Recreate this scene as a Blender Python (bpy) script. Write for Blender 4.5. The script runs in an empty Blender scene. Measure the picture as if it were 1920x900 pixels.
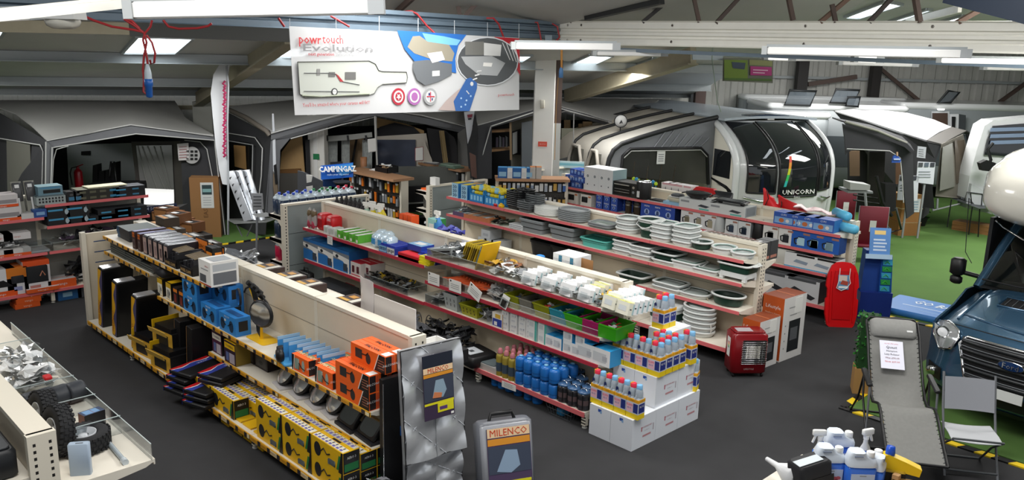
import bpy,math,random
from mathutils import Vector,Matrix,noise
R=math.radians
rnd=random.Random(7)
SC=bpy.context.scene
COL=SC.collection

# ---------------------------------------------------------------- camera
FPX,CXP,CYP=1577.0,960.0,450.0
PITCH,ROLL,YAW,CAMH=0.224176,0.025658,0.794322,4.0
_cp,_sp,_cr,_sr=math.cos(PITCH),math.sin(PITCH),math.cos(ROLL),math.sin(ROLL)
_R=Matrix(((_cr,-_sr,0),(_sr,_cr,0),(0,0,1)))
_down=_R@Vector((0,_cp,_sp));_right=_R@Vector((1,0,0));_fwd=_R@Vector((0,-_sp,_cp))
_X=math.cos(YAW)*_right-math.sin(YAW)*_fwd
_Y=math.sin(YAW)*_right+math.cos(YAW)*_fwd
W3=Matrix((_X,_Y,-_down))
EYE=Vector((0,0,CAMH))
cam=bpy.data.cameras.new('camera');cam_o=bpy.data.objects.new('camera',cam);COL.objects.link(cam_o)
cam.sensor_width=36;cam.lens=FPX*36/1920;cam.clip_end=200;cam.clip_start=.05
_m=Matrix.Identity(4)
for _i,_v in enumerate((W3@Vector((1,0,0)),W3@Vector((0,-1,0)),W3@Vector((0,0,-1)))):
 for _j in range(3):_m[_j][_i]=_v[_j]
_m[0][3],_m[1][3],_m[2][3]=EYE
cam_o.matrix_world=_m
SC.camera=cam_o
cam.dof.use_dof=False

# ---------------------------------------------------------------- world, light, exposure
SC.view_settings.view_transform='Standard';SC.view_settings.look='None'
SC.view_settings.gamma=1.0;SC.view_settings.use_curve_mapping=False
SC.view_settings.exposure=-0.08
SC.cycles.use_denoising=True
SC.cycles.max_bounces=6;SC.cycles.diffuse_bounces=3;SC.cycles.glossy_bounces=3
SC.cycles.transmission_bounces=4;SC.cycles.transparent_max_bounces=12
SC.cycles.caustics_reflective=False;SC.cycles.caustics_refractive=False
world=bpy.data.worlds.new('sky');SC.world=world;world.use_nodes=True
_bg=world.node_tree.nodes['Background'];_bg.inputs[0].default_value=(.93,.965,1,1);_bg.inputs[1].default_value=.78
RH=Vector((math.cos(YAW),math.sin(YAW),0));FH=Vector((-math.sin(YAW),math.cos(YAW),0))
def area(name,s,d,z,sx,sy,power,col=(1,1,1),tilt=0):
 l=bpy.data.lights.new(name,'AREA');l.shape='RECTANGLE';l.size=sx;l.size_y=sy;l.energy=power*1.3;l.color=col
 o=bpy.data.objects.new(name,l);COL.objects.link(o);o.location=s*RH+d*FH+Vector((0,0,z))
 o.rotation_euler=(tilt,0,YAW);return o
def roofL(s,d):
 return 2.68+.18*(21.9-(d*math.cos(.349)-s*math.sin(.349)))
def roofR(s,d):return 4.3+.045*(27-d)
# daylight coming down through the roof lights
for _n,_s,_d,_sx,_sy,_p in(('near',-1.5,4.0,3.4,1.4,190),('mid',2.2,7.0,3.4,1.4,200),('left',-6.5,8.0,3,1.4,110),('centre',-1.0,10.0,3,1.2,110)):
 area('roof_light_'+_n,_s,_d,roofL(_s,_d)-.12,_sx,_sy,_p,(1,.985,.96))
for _n,_s,_d,_p in(('right',7.5,9.5,230),('far_right',10.0,16.0,260),('bay',9.0,21.0,260)):
 area('roof_light_'+_n,_s,_d,roofR(_s,_d)-.12,3.4,1.4,_p,(1,.985,.96))

for _n,_s,_d,_p in(('a',-6.8,14.4,70),('b',-3.9,15.0,70),('c',1.9,17.0,60),('d',-10.5,15.0,60)):
 area('roof_light_far_'+_n,_s,_d,roofL(_s,_d)-.3,1.2,.9,_p,(1,.99,.97))

# ---------------------------------------------------------------- pixel -> place
def _ray(px,py):return W3@Vector(((px-CXP)/FPX,(py-CYP)/FPX,1))
def atZ(px,py,z=0):
 d=_ray(px,py);return EYE+d*((z-CAMH)/d.z)
def atX(px,py,x):d=_ray(px,py);return EYE+d*(x/d.x)
def atY(px,py,y):d=_ray(px,py);return EYE+d*(y/d.y)
DSC=1.0
def atD(px,py,dep):
 dep=dep*DSC;d=_ray(px,py);h=d.dot(FH);p=d*(dep/h);return Vector((p.dot(RH),dep,CAMH+p.z))
def flD(px,py,z=0):
 p=atZ(px,py,z);return Vector((p.dot(RH),p.dot(FH),z))

# ---------------------------------------------------------------- materials
_mats={}
def mat(name,col=(.5,.5,.5),rough=.6,metal=0,emit=0,alpha=1,trans=0,bump=0,bscale=60,var=0,vscale=8,coat=0,ior=1.45,spec=.5):
 if name in _mats:return _mats[name]
 m=bpy.data.materials.new(name);m.use_nodes=True;nt=m.node_tree;p=nt.nodes['Principled BSDF']
 c=(*col,1)
 p.inputs['Base Color'].default_value=c;p.inputs['Roughness'].default_value=rough
 p.inputs['Metallic'].default_value=metal;p.inputs['Alpha'].default_value=alpha
 p.inputs['Transmission Weight'].default_value=trans;p.inputs['Coat Weight'].default_value=coat
 p.inputs['IOR'].default_value=ior;p.inputs['Specular IOR Level'].default_value=spec
 if emit:
  p.inputs['Emission Color'].default_value=c;p.inputs['Emission Strength'].default_value=emit
 if var or bump:
  tc=nt.nodes.new('ShaderNodeTexCoord')
  if var:
   n=nt.nodes.new('ShaderNodeTexNoise');n.inputs['Scale'].default_value=vscale;n.inputs['Detail'].default_value=5
   nt.links.new(tc.outputs['Object'],n.inputs['Vector'])
   mx=nt.nodes.new('ShaderNodeMix');mx.data_type='RGBA'
   mx.inputs[6].default_value=tuple(x*(1-var)for x in col)+(1,);mx.inputs[7].default_value=tuple(min(1,x*(1+var))for x in col)+(1,)
   nt.links.new(n.outputs['Fac'],mx.inputs[0]);nt.links.new(mx.outputs[2],p.inputs['Base Color'])
  if bump:
   n=nt.nodes.new('ShaderNodeTexNoise');n.inputs['Scale'].default_value=bscale;n.inputs['Detail'].default_value=3
   nt.links.new(tc.outputs['Object'],n.inputs['Vector'])
   b=nt.nodes.new('ShaderNodeBump');b.inputs['Strength'].default_value=bump
   nt.links.new(n.outputs['Fac'],b.inputs['Height']);nt.links.new(b.outputs[0],p.inputs['Normal'])
 _mats[name]=m;return m
def hexc(h):
 v=[int(h[i:i+2],16)/255 for i in(0,2,4)]
 return tuple(x/12.92 if x<.04045 else((x+.055)/1.055)**2.4 for x in v)
def H(h,rough=.55,**k):return mat('paint_'+h+('_%d'%int(rough*100))+''.join('_%s%s'%(a,b)for a,b in k.items()),hexc(h),rough,**k)
def glass(name,tint=(1,1,1),op=.12,rough=.05):
 if name in _mats:return _mats[name]
 m=bpy.data.materials.new(name);m.use_nodes=True;nt=m.node_tree;nt.nodes.remove(nt.nodes['Principled BSDF'])
 out=nt.nodes['Material Output'];t=nt.nodes.new('ShaderNodeBsdfTransparent');t.inputs[0].default_value=(*tint,1)
 g=nt.nodes.new('ShaderNodeBsdfGlossy');g.inputs['Roughness'].default_value=rough
 f=nt.nodes.new('ShaderNodeLayerWeight');f.inputs[0].default_value=.25
 a=nt.nodes.new('ShaderNodeMath');a.operation='MULTIPLY_ADD';a.inputs[1].default_value=.6;a.inputs[2].default_value=op
 nt.links.new(f.outputs['Fresnel'],a.inputs[0])
 mx=nt.nodes.new('ShaderNodeMixShader');nt.links.new(a.outputs[0],mx.inputs[0]);nt.links.new(t.outputs[0],mx.inputs[1]);nt.links.new(g.outputs[0],mx.inputs[2])
 nt.links.new(mx.outputs[0],out.inputs[0]);_mats[name]=m;return m
CLEAR=glass('clear_acrylic',(.93,.95,.96),.05)
FILM=glass('clear_film',(.9,.92,.93),.16,.18)
DARKG=glass('tinted_glass',(.05,.06,.07),.22,.03)

# ---------------------------------------------------------------- mesh builder
class B:
 def __init__(s,xf=None):
  s.v=[];s.f=[];s.m=[];s.sm=[];s.mats=[];s.xf=xf or Matrix.Identity(4)
 def mi(s,m):
  if m not in s.mats:s.mats.append(m)
  return s.mats.index(m)
 def add(s,vs,fs,m,smooth=False,xf=None):
  n=len(s.v);X=s.xf@xf if xf is not None else s.xf
  s.v+=[X@Vector(p)for p in vs];i=s.mi(m)
  for f in fs:s.f.append([n+k for k in f]);s.m.append(i);s.sm.append(smooth)
  return s
 def box(s,x0,x1,y0,y1,z0,z1,m,xf=None,tx=0,ty=0,top=None,front=None,side=None):
  """box; tx/ty shrink the top; top/front(-y)/side(+x) give those faces their own material"""
  vs=[(x0,y0,z0),(x1,y0,z0),(x1,y1,z0),(x0,y1,z0),(x0+tx,y0+ty,z1),(x1-tx,y0+ty,z1),(x1-tx,y1-ty,z1),(x0+tx,y1-ty,z1)]
  s.add(vs,[(0,3,2,1),(3,0,4,7),(2,3,7,6)],m,False,xf)
  s.add(vs,[(4,5,6,7)],top or m,False,xf);s.add(vs,[(0,1,5,4)],front or m,False,xf);s.add(vs,[(1,2,6,5)],side or m,False,xf)
  return s
 def rbox(s,x0,x1,y0,y1,z0,z1,m,r=.02,xf=None,seg=3,sm=True):
  """box with rounded vertical edges and softened top"""
  pts=[]
  for cx,cy,a0 in((x1-r,y1-r,0),(x0+r,y1-r,90),(x0+r,y0+r,180),(x1-r,y0+r,270)):
   for k in range(seg+1):a=R(a0+90*k/seg);pts.append((cx+r*math.cos(a),cy+r*math.sin(a)))
  n=len(pts);cxm,cym=(x0+x1)/2,(y0+y1)/2
  q=min(r*.5,(z1-z0)*.3);vs=[]
  for z,k in((z0,q),(z0+q,0),(z1-q,0),(z1,q)):
   for(x,y)in pts:vs.append((x-math.copysign(min(k,abs(x-cxm)),x-cxm),y-math.copysign(min(k,abs(y-cym)),y-cym),z))
  fs=[(j*n+i,j*n+(i+1)%n,(j+1)*n+(i+1)%n,(j+1)*n+i)for j in range(3)for i in range(n)]
  s.add(vs,fs,m,sm,xf);s.add(vs,[tuple(range(3*n,4*n)),tuple(range(n-1,-1,-1))],m,False,xf)
  return s
 def quad(s,p,m,xf=None):return s.add(p,[tuple(range(len(p)))],m,False,xf)
 def lathe(s,prof,m,n=16,c=(0,0,0),sq=1,xf=None,smooth=True,caps=True):
  vs=[]
  for r,z in prof:
   for i in range(n):a=2*math.pi*i/n;vs.append((c[0]+r*math.cos(a),c[1]+r*sq*math.sin(a),c[2]+z))
  k=len(prof);fs=[(j*n+i,j*n+(i+1)%n,(j+1)*n+(i+1)%n,(j+1)*n+i)for j in range(k-1)for i in range(n)]
  s.add(vs,fs,m,smooth,xf)
  if caps:s.add(vs,[tuple(range(n-1,-1,-1)),tuple(range((k-1)*n,k*n))],m,False,xf)
  return s
 def loft(s,rings,m,smooth=True,closed=True,caps=True,xf=None):
  n=len(rings[0]);vs=[p for r in rings for p in r];e=n if closed else n-1
  fs=[(j*n+i,j*n+(i+1)%n,(j+1)*n+(i+1)%n,(j+1)*n+i)for j in range(len(rings)-1)for i in range(e)]
  s.add(vs,fs,m,smooth,xf)
  if caps and closed:s.add(vs,[tuple(range(n-1,-1,-1)),tuple(range((len(rings)-1)*n,len(rings)*n))],m,False,xf)
  return s
 def tube(s,pts,r,m,n=6,xf=None,closed=False):
  pts=[Vector(p)for p in pts];rings=[];up=None;L=len(pts)
  for i,p in enumerate(pts):
   t=((pts[(i+1)%L]if closed or i<L-1 else p)-(pts[i-1]if closed or i>0 else p)).normalized()
   if up is None:up=Vector((0,0,1))if abs(t.z)<.9 else Vector((1,0,0))
   a=t.cross(up).normalized();b=a.cross(t).normalized();up=b
   rr=r[i]if isinstance(r,(list,tuple))else r
   rings.append([p+rr*(math.cos(2*math.pi*k/n)*a+math.sin(2*math.pi*k/n)*b)for k in range(n)])
  if closed:rings.append(rings[0])
  return s.loft(rings,m,True,True,not closed,xf)
 def bar(s,a,b,w,h,m,xf=None,up=(0,0,1)):
  a,b=Vector(a),Vector(b);t=(b-a).normalized();u=Vector(up)
  if abs(t.dot(u))>.95:u=Vector((1,0,0))
  p=t.cross(u).normalized()*w/2;q=p.cross(t).normalized()*h/2
  vs=[a-p-q,a+p-q,a+p+q,a-p+q,b-p-q,b+p-q,b+p+q,b-p+q]
  return s.add(vs,[(0,1,2,3),(7,6,5,4),(0,4,5,1),(1,5,6,2),(2,6,7,3),(3,7,4,0)],m,False,xf)
 def prism(s,poly,t0,t1,m,axis='y',xf=None,smooth=False):
  """poly in the plane across `axis`, pulled from t0 to t1"""
  def P(a,b,t):return{'x':(t,a,b),'y':(a,t,b),'z':(a,b,t)}[axis]
  n=len(poly);vs=[P(a,b,t0)for a,b in poly]+[P(a,b,t1)for a,b in poly]
  s.add(vs,[tuple(range(n)),tuple(range(2*n-1,n-1,-1))],m,False,xf)
  return s.add(vs,[(i,(i+1)%n,n+(i+1)%n,n+i)for i in range(n)],m,smooth,xf)
 def surf(s,grid,m,thick=0,smooth=True,xf=None):
  """grid[i][j] of points -> sheet, with real thickness when asked"""
  a,b=len(grid),len(grid[0]);g=[Vector(p)for r in grid for p in r]
  fs=[(i*b+j,i*b+j+1,(i+1)*b+j+1,(i+1)*b+j)for i in range(a-1)for j in range(b-1)]
  s.add(g,fs,m,smooth,xf)
  if thick:
   nrm=[]
   for i in range(a):
    for j in range(b):
     u=g[min(i+1,a-1)*b+j]-g[max(i-1,0)*b+j];w=g[i*b+min(j+1,b-1)]-g[i*b+max(j-1,0)]
     nrm.append(u.cross(w).normalized()if u.cross(w).length>1e-9 else Vector((0,0,1)))
   h=[p-nn*thick for p,nn in zip(g,nrm)]
   s.add(h,[tuple(reversed(f))for f in fs],m,smooth,xf)
   ring=[j for j in range(b)]+[i*b+b-1 for i in range(1,a)]+[(a-1)*b+j for j in range(b-2,-1,-1)]+[i*b for i in range(a-2,0,-1)]
   n=len(ring);s.add([g[k]for k in ring]+[h[k]for k in ring],[(i,(i+1)%n,n+(i+1)%n,n+i)for i in range(n)],m,False,xf)
  return s
 def text(s,body,m,size,o,u,w,lift=.001,align='CENTER',xf=None,squash=1,bold=0):
  """lettering lying on a face: o = centre, u = reading direction, w = up direction"""
  vs,fs,x0,x1=_glyphs(body,bold);u=Vector(u).normalized();w=Vector(w).normalized();nn=u.cross(w)
  c={'CENTER':(x0+x1)/2,'LEFT':x0,'RIGHT':x1}[align];o=Vector(o)
  s.add([o+u*(x-c)*size*squash+w*(y-.33)*size+nn*lift for x,y in vs],fs,m,False,xf);return s
 def build(s,name,parent=None,loc=None):
  me=bpy.data.meshes.new(name);me.from_pydata([tuple(v)for v in s.v],[],s.f)
  for m in s.mats:me.materials.append(m)
  me.polygons.foreach_set('material_index',s.m);me.polygons.foreach_set('use_smooth',s.sm);me.update()
  o=bpy.data.objects.new(name,me);COL.objects.link(o)
  if parent is not None:o.parent=parent
  if loc is not None:o.location=loc
  return o
_gl={}
def _glyphs(body,bold=0):
 k=(body,bold)
 if k not in _gl:
  c=bpy.data.curves.new('t','FONT');c.body=body;c.size=1;c.resolution_u=1;c.offset=bold
  o=bpy.data.objects.new('t',c);COL.objects.link(o);dg=bpy.context.evaluated_depsgraph_get();dg.update()
  e=o.evaluated_get(dg);me=e.to_mesh();vs=[(v.co.x,v.co.y)for v in me.vertices];fs=[tuple(p.vertices)for p in me.polygons]
  e.to_mesh_clear();bpy.data.objects.remove(o);bpy.data.curves.remove(c)
  _gl[k]=(vs,fs,min([v[0]for v in vs]or[0]),max([v[0]for v in vs]or[0]))
 return _gl[k]
def T(x=0,y=0,z=0,rz=0,rx=0,ry=0):return Matrix.Translation((x,y,z))@Matrix.Rotation(rz,4,'Z')@Matrix.Rotation(rx,4,'X')@Matrix.Rotation(ry,4,'Y')
BF=Matrix.Rotation(YAW,4,'Z')
def tag(o,label=None,cat=None,group=None,kind=None):
 if label:o['label']=label
 if cat:o['category']=cat
 if group:o['group']=group
 if kind:o['kind']=kind
 return o
def empty(name,label,cat,loc=(0,0,0),rz=0,group=None):
 o=bpy.data.objects.new(name,None);COL.objects.link(o);o.location=loc;o.rotation_euler=(0,0,rz);o.empty_display_size=.05
 return tag(o,label,cat,group)
def struct(name,b):return tag(b.build(name),kind='structure')
def kids(o):return list(o.children)
_kid={}
def dup(root,loc=None,rz=None,label=None,group=None,sc=None,rx=None,ry=None):
 def cp(o,par):
  c=o.copy();COL.objects.link(c);c.parent=par
  if o.name not in _kid:_kid[o.name]=kids(o)
  for k in _kid[o.name]:cp(k,c)
  return c
 r=cp(root,None)
 return put(r,loc,rz,label,group,sc,rx,ry)
def put(r,loc=None,rz=None,label=None,group=None,sc=None,rx=None,ry=None):
 if loc is not None:r.location=loc
 e=r.rotation_euler
 r.rotation_euler=(e[0]if rx is None else rx,e[1]if ry is None else ry,e[2]if rz is None else rz)
 if label:r['label']=label
 if group:r['group']=group
 if sc:r.scale=(sc,sc,sc)if not hasattr(sc,'__len__')else sc
 return r
GD=.42;YF=None;PS=1.38
class Kind:
 """first use places the prototype itself, later uses place copies"""
 def __init__(s,root):
  s.root=root;s.used=False;_kid[root.name]=kids(root)
  ms=[o for o in[root]+_kid[root.name]if o.type=='MESH']+[g for k in _kid[root.name]for g in kids(k)]
  ys=[v.co.y+(o.location.y if o is not root else 0)for o in ms if o.type=='MESH' for v in o.data.vertices]or[0]
  s.c=min(ys)<-.07;s.ps=(PS,min(PS,GD/(max(ys)-min(ys)))if max(ys)>.1 else PS,PS);s.h=(max(ys)-min(ys))/2*s.ps[1]
 def at(s,loc,rz=0,label=None,group=None,sc=None,rx=None,ry=None):
  loc=(loc[0],min(max(loc[1],YF+s.h),YF+GD-s.h+.002)if YF and s.c else loc[1],loc[2]+.002)
  k=(1,1,1)if sc is None else sc if hasattr(sc,'__len__')else(sc,sc,sc);sc=tuple(a*b for a,b in zip(k,s.ps))
  if not s.used:s.used=True;return put(s.root,loc,rz,label,group,sc,rx,ry)
  return dup(s.root,loc,rz,label,group,sc,rx,ry)
ORD=['first','second','third','fourth','fifth','sixth','seventh','eighth','ninth','tenth','eleventh','twelfth','thirteenth','fourteenth','fifteenth','sixteenth','seventeenth','eighteenth','nineteenth','twentieth']
def nth(i,n,words=('leftmost','rightmost')):
 if n==1:return 'only'
 return words[0]if i==0 else words[1]if i==n-1 else ORD[i]+' from the left'
# ================================================================ SETTING
CARPET=mat('charcoal_carpet',(.027,.027,.029),.95,var=.25,vscale=3,bump=.35,bscale=400)
GRASS=mat('green_carpet',(.075,.155,.032),.95,var=.25,vscale=1.3,bump=.5,bscale=300)
ROOFM=mat('roof_lining',(.52,.52,.50),.7,var=.08,vscale=1.5)
STEELG=mat('grey_steel',(.36,.39,.40),.45,var=.06)
BLUEST=mat('blue_steel',(.12,.165,.21),.45,var=.08)
CREAMST=mat('cream_steel',(.82,.81,.74),.35,var=.05)
TANST=mat('tan_steel',(.38,.34,.24),.6,var=.1)
BROWNST=mat('brown_steel',(.09,.06,.05),.6)
CLAD=mat('wall_cladding',(.52,.52,.49),.6,var=.06)
WHITE=mat('white_paint',(.78,.78,.76),.45)
COLM=mat('column_paint',(.74,.73,.69),.5,var=.03)
b=B();b.box(-30,14,-6,34,-.1,0,CARPET);struct('floor',b)
b=B();b.box(-30,-15.85,3.0,34,0,.012,GRASS);b.box(-15.85,14,13.3,34,0,.012,GRASS);b.box(-3.75,14,9.28,13.3,0,.012,GRASS)
tag(b.build('grass_carpet'),'green artificial grass carpet under the caravans and awnings','carpet')
# black and yellow edge tape, one run per edge
def tape(name,a,c,lab):
 a,c=Vector((*a,0)),Vector((*c,0));L=(c-a).length;n=int(L/.16);u=(c-a).normalized();w=Vector((-u.y,u.x,0))*.045;sk=u*.05
 b=B();Yl,Bk=H('e8c520',.5),H('141414',.5)
 for i in range(n):
  p,q=a+u*(L*i/n),a+u*(L*(i+1)/n);up=Vector((0,0,.016))
  b.quad([p-w+up,q-w+up,q+w+up+sk,p+w+up+sk],Yl if i%2 else Bk)
  b.quad([p-w,q-w,q-w+up,p-w+up],Yl if i%2 else Bk)
 tag(b.build('floor_tape'),lab,'floor tape')
tape('t',(-3.82,9.2),(3,9.2),'black and yellow hazard tape beside the folding chair and the blue van')
tape('t',(-3.8,9.2),(-3.8,11.0),'black and yellow hazard tape behind the reclining chair')
tape('t',(-5.2,13.2),(-3.3,13.3),'black and yellow hazard tape in front of the blue slogan board')
tape('t',(-15.8,5.5),(-15.8,9.6),'black and yellow hazard tape by the tall cardboard carton on the left')

def P2(s,d,z):return BF@Vector((s,d,z))
# roof: two planes with openings' glazing lying just under them
def roof_slab(name,poly,zf):
 b=B(BF);lo=[(s,d,zf(s,d))for s,d in poly];hi=[(s,d,zf(s,d)+.12)for s,d in poly];n=len(poly)
 b.add(lo+hi,[tuple(range(n)),tuple(range(2*n-1,n-1,-1))]+[(i,(i+1)%n,n+(i+1)%n,n+i)for i in range(n)],ROOFM)
 o=struct(name,b);return o
roof_slab('ceiling_low',[(-26,-6),(5,-6),(5,24.9),(-26,13.6)],roofL)
roof_slab('ceiling_high',[(5,-6),(22,-6),(22,27.2),(5,27.2)],roofR)
def hit(px,py,zf):
 d=_ray(px,py);lo,hi=3.0,30.0
 for _ in range(50):
  m=(lo+hi)/2;p=d*(m/d.dot(FH));s=p.dot(RH)
  if CAMH+p.z<zf(s,m):lo=m
  else:hi=m
 return Vector((s,m,zf(s,m)))
SKY=mat('roof_light',(.88,.95,1),.5,emit=5.5)
n_sky=0
def skylight(pts,zf,lab,framed=True):
 b=B(BF);q=[hit(x,y,zf)for x,y in pts]
 b.add([p-Vector((0,0,.02))for p in q]+[p+Vector((0,0,.03))for p in q],[(0,1,2,3),(7,6,5,4),(0,4,5,1),(1,5,6,2),(2,6,7,3),(3,7,4,0)],SKY)
 o=b.build('roof_light');tag(o,lab,'skylight')
 f=B(BF)
 for i in range(4):f.bar(q[i]-Vector((0,0,.02)),q[(i+1)%4]-Vector((0,0,.02)),.05,.05,STEELG)
 f.build('frame',o)
skylight([(228,97),(330,97),(362,69),(256,66)],roofL,'bright roof light in the grey roof above the left awning')
skylight([(514,105),(570,104),(600,86),(530,86)],roofL,'bright roof light partly behind the hanging banner')
skylight([(960,112),(982,112),(998,102),(960,102)],roofL,'small bright roof light left of the white column')
skylight([(1064,120),(1110,121),(1149,103),(1105,101)],roofL,'bright roof light just right of the white column')
skylight([(1186,122),(1194,123),(1229,108),(1224,107)],roofL,'thin sliver of roof light above the sloping strut')
skylight([(0,67),(-20,67),(-8,54),(8,54)],roofL,'roof light cut off by the left picture edge')
skylight([(1584,30),(1612,32),(1692,6),(1660,0)],roofR,'first bright roof light above the cream beam on the right')
skylight([(1663,40),(1674,41),(1747,16),(1738,15)],roofR,'middle narrow roof light above the cream beam')
skylight([(1751,42),(1772,43),(1821,30),(1805,27)],roofR,'rightmost roof light above the cream beam')
skylight([(1490,14),(1498,15),(1530,0),(1518,0)],roofR,'short roof light strip at the top edge above the beam')
skylight([(1385,0),(1400,5),(1440,1),(1430,-6)],roofR,'roof light cut off by the top edge near the middle')
# purlins of the low roof
def seg(px0,px1,v,name='purlin'):
 c,sn=math.cos(.349),math.sin(.349);out=[]
 for px in(px0,px1):
  k=(px-CXP)/FPX/1.0*.975
  d=v/(c-k*sn);out.append((k*d,d))
 return out
for i,(v,h)in enumerate(((20.75,.12),(18.9,.16),(15.9,.16))):
 (s0,d0),(s1,d1)=seg(-260,1345,v);b=B(BF)
 b.bar((s0,d0,roofL(s0,d0)-h/2),(min(s1,5),d1,roofL(s1,d1)-h/2),.08,h,STEELG)
 b.bar((s0,d0-.05,roofL(s0,d0)-h),(min(s1,5),d1-.05,roofL(s1,d1)-h),.12,.02,STEELG)
 tag(b.build('purlin'),['lowest','middle','highest'][i]+' grey steel purlin crossing under the low roof','roof beam')
# low back wall and gutter board
c,sn=math.cos(.349),math.sin(.349)
def uv(u,v):return(u*c-v*sn,u*sn+v*c)
b=B(BF);pts=[]
u=-19.0
while u<13.4:
 for du,dv in((0,0),(.14,0),(.17,.035),(.27,.035)):pts.append(uv(u+du,21.9+dv))
 u+=.3
b.surf([[(s,d,0)for s,d in pts],[(s,d,2.75)for s,d in pts]],CLAD,smooth=False)
struct('wall_back_low',b)
b=B(BF);a,e=uv(-19,21.8),uv(13,21.8);b.bar((*a,2.42),(*e,2.42),.06,.1,TANST);struct('trim_1',b)
b=B(BF);pts=[];s=4.8
while s<24:
 for du,dv in((0,0),(.18,0),(.22,.05),(.34,.05)):pts.append((s+du,26.6+dv))
 s+=.38
b.surf([[(s,d,0)for s,d in pts],[(s,d,4.4)for s,d in pts]],CLAD,smooth=False);struct('wall_back_high',b)
b=B(BF);b.box(21.6,21.75,4,26.6,0,4.7,CLAD);struct('wall_right',b)
b=B(BF);b.box(-17.2,-17,-6,17.5,0,6.9,CLAD);struct('wall_left_unseen',b);b=B(BF);b.box(-17,-1.5,-6.2,-6,0,6.0,CLAD);struct('wall_near_unseen',b)  # unseen walls, added to hold sky light off the left side
b=B(BF)
for z in(1.2,2.3,3.3):b.box(4.9,21.6,26.45,26.58,z,z+.08,STEELG)
struct('trim_2',b)
# wall braces and dark stanchions
for p0,p1,dd,w,lab in(((1650,128),(1722,188),26.3,.1,'dark diagonal wall brace behind the caravans'),((1515,158),(1606,144),26.3,.13,'dark tie bar crossing the cladding between two stanchions'),((1865,198),(1925,155),26.3,.1,'dark diagonal wall brace near the right edge')):
 b=B(BF);b.bar(atD(*p0,dd),atD(*p1,dd),w,w,BROWNST);tag(b.build('wall_brace'),lab,'steel brace')
def stanchion(px0,px1,dd,ztop,m,lab,m2=None,dep=.3):
 a,e=atD(px0,200,dd),atD(px1,200,dd);b=B(BF);b.box(a.x,e.x,dd,dd+dep,0,ztop,m)
 if m2:b.box(e.x,e.x+(e.x-a.x)*.25,dd+.02,dd+dep,0,ztop,m2)
 tag(b.build('steel_stanchion'),lab,'column')
stanchion(1294,1301,24.0,4.2,STEELG,'thin grey post left of the dark brown stanchion')
stanchion(1303,1322,23.5,4.2,mat('purple_brown',(.10,.065,.06),.6),'dark brown steel stanchion above the grey awning')
stanchion(1491,1510,26.0,4.4,H('181414'),'near black stanchion against the cladding above an open roof vent')
stanchion(1630,1646,26.0,4.4,H('1c1716'),'dark stanchion on the cladding left of the diagonal brace')
# columns
def column(px0,px1,dd,ztop,lab,brown=None,pale=None):
 a,e=atD(px0,200,dd),atD(px1,200,dd)
 r=empty('column',lab,'column',P2((a.x+e.x)/2,dd+.2,0),YAW);w=(e.x-a.x)/2
 b=B();b.rbox(-w,w,-.2,.2,0,ztop,COLM,.02,sm=False);b.build('shaft',r)
 return r,w
r1,w1=column(575,606,18,3.35,'white painted column standing behind the blue gas board')
b=B();b.box(-.05,.03,-.225,-.2,0,3.3,WHITE);b.build('conduit',r1)
b=B();z=atD(587,294,18).z;b.box(-.06,.07,-.235,-.224,z-.05,z+.07,H('1f7a4a'));b.build('sign',r1)['label']='small green safety sign'
r2,w2=column(1001,1040,17,4.05,'wide cream column with a brown strip beside the banner')
b=B();b.box(w2,w2+.14,-.16,.12,2.55,4.05,BROWNST);b.box(w2,w2+.14,-.16,.12,0,2.55,H('b9bbb6'));b.build('side_strip',r2)
b=B();z=atD(1012,270,17).z;b.box(-.1,.08,-.21,-.2,z-.05,z+.05,H('d4533f'));b.text('FIRE ACTION',WHITE,.02,(-.01,-.212,z),(1,0,0),(0,0,1));b.build('notice',r2)['label']='red notice'
b=B();z=atD(1014,195,17).z;b.rbox(-.08,0,-.26,-.2,z-.08,z+.08,H('cfcabb'),.01);b.build('control_box',r2)
# strut braces on the columns (tan rafters)
for p0,d0,p1,d1,lab in(((372,186),19.5,(548,62),13,'tan steel rafter sloping up from the wall behind the feather flag'),((1062,180),20.5,(1300,104),15.5,'tan steel rafter sloping up to the right of the white column')):
 b=B(BF);b.bar(atD(*p0,d0),atD(*p1,d1),.12,.3,TANST);b.bar(atD(*p0,d0)-Vector((0,.04,.15)),atD(*p1,d1)-Vector((0,.04,.15)),.22,.03,TANST)
 tag(b.build('rafter'),lab,'roof beam')
b=B(BF);p=atD(381,190,19.6);b.box(p.x-.22,p.x+.22,19.5,19.8,0,2.62,H('a9aaa2'));tag(b.build('wall_post'),'grey post at the wall behind the feather flag','column')
# ---- main beams, ribbed cream one and blue one meeting at the corner
C0,C2=Vector((.66,13.5,0)),Vector((5.6,9.6,0));bd=(C2-C0).normalized();bn=Vector((-bd.y,bd.x,0))
def beam(name,o,u,L,m,lab,ribs,bolts=None):
 ang=math.atan2(u.y,u.x);X=BF@T(o.x,o.y,0,ang);b=B(X)
 prof=[(0,4.10),(0,4.17),(.03,4.19),(.03,4.215),(0,4.23),(0,4.27),(.03,4.285),(.03,4.31),(0,4.325),(0,4.41),(-.03,4.43),(.12,4.44),(.12,4.08),(-.02,4.08)]
 if not ribs:prof=[(0,4.16),(0,4.22),(.05,4.235),(.05,4.255),(0,4.27),(0,4.32),(.05,4.33),(.05,4.35),(0,4.37),(0,4.42),(.1,4.42),(.1,4.15),(-.03,4.15)]
 b.prism([(y,z)for y,z in prof],0,L,m,'x');o_=b.build(name);tag(o_,lab,'roof beam')
 if bolts:
  for x in bolts:
   for z in(4.145,4.37):
    k=B(X);k.lathe([(.0,-.02),(.012,-.02),(.02,-.012),(.02,0)],BROWNST,10,xf=T(x,0,z,0,-math.pi/2)@Matrix.Scale(-1,4,(0,0,1)));k.build('bolt',o_)
 return o_
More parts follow.
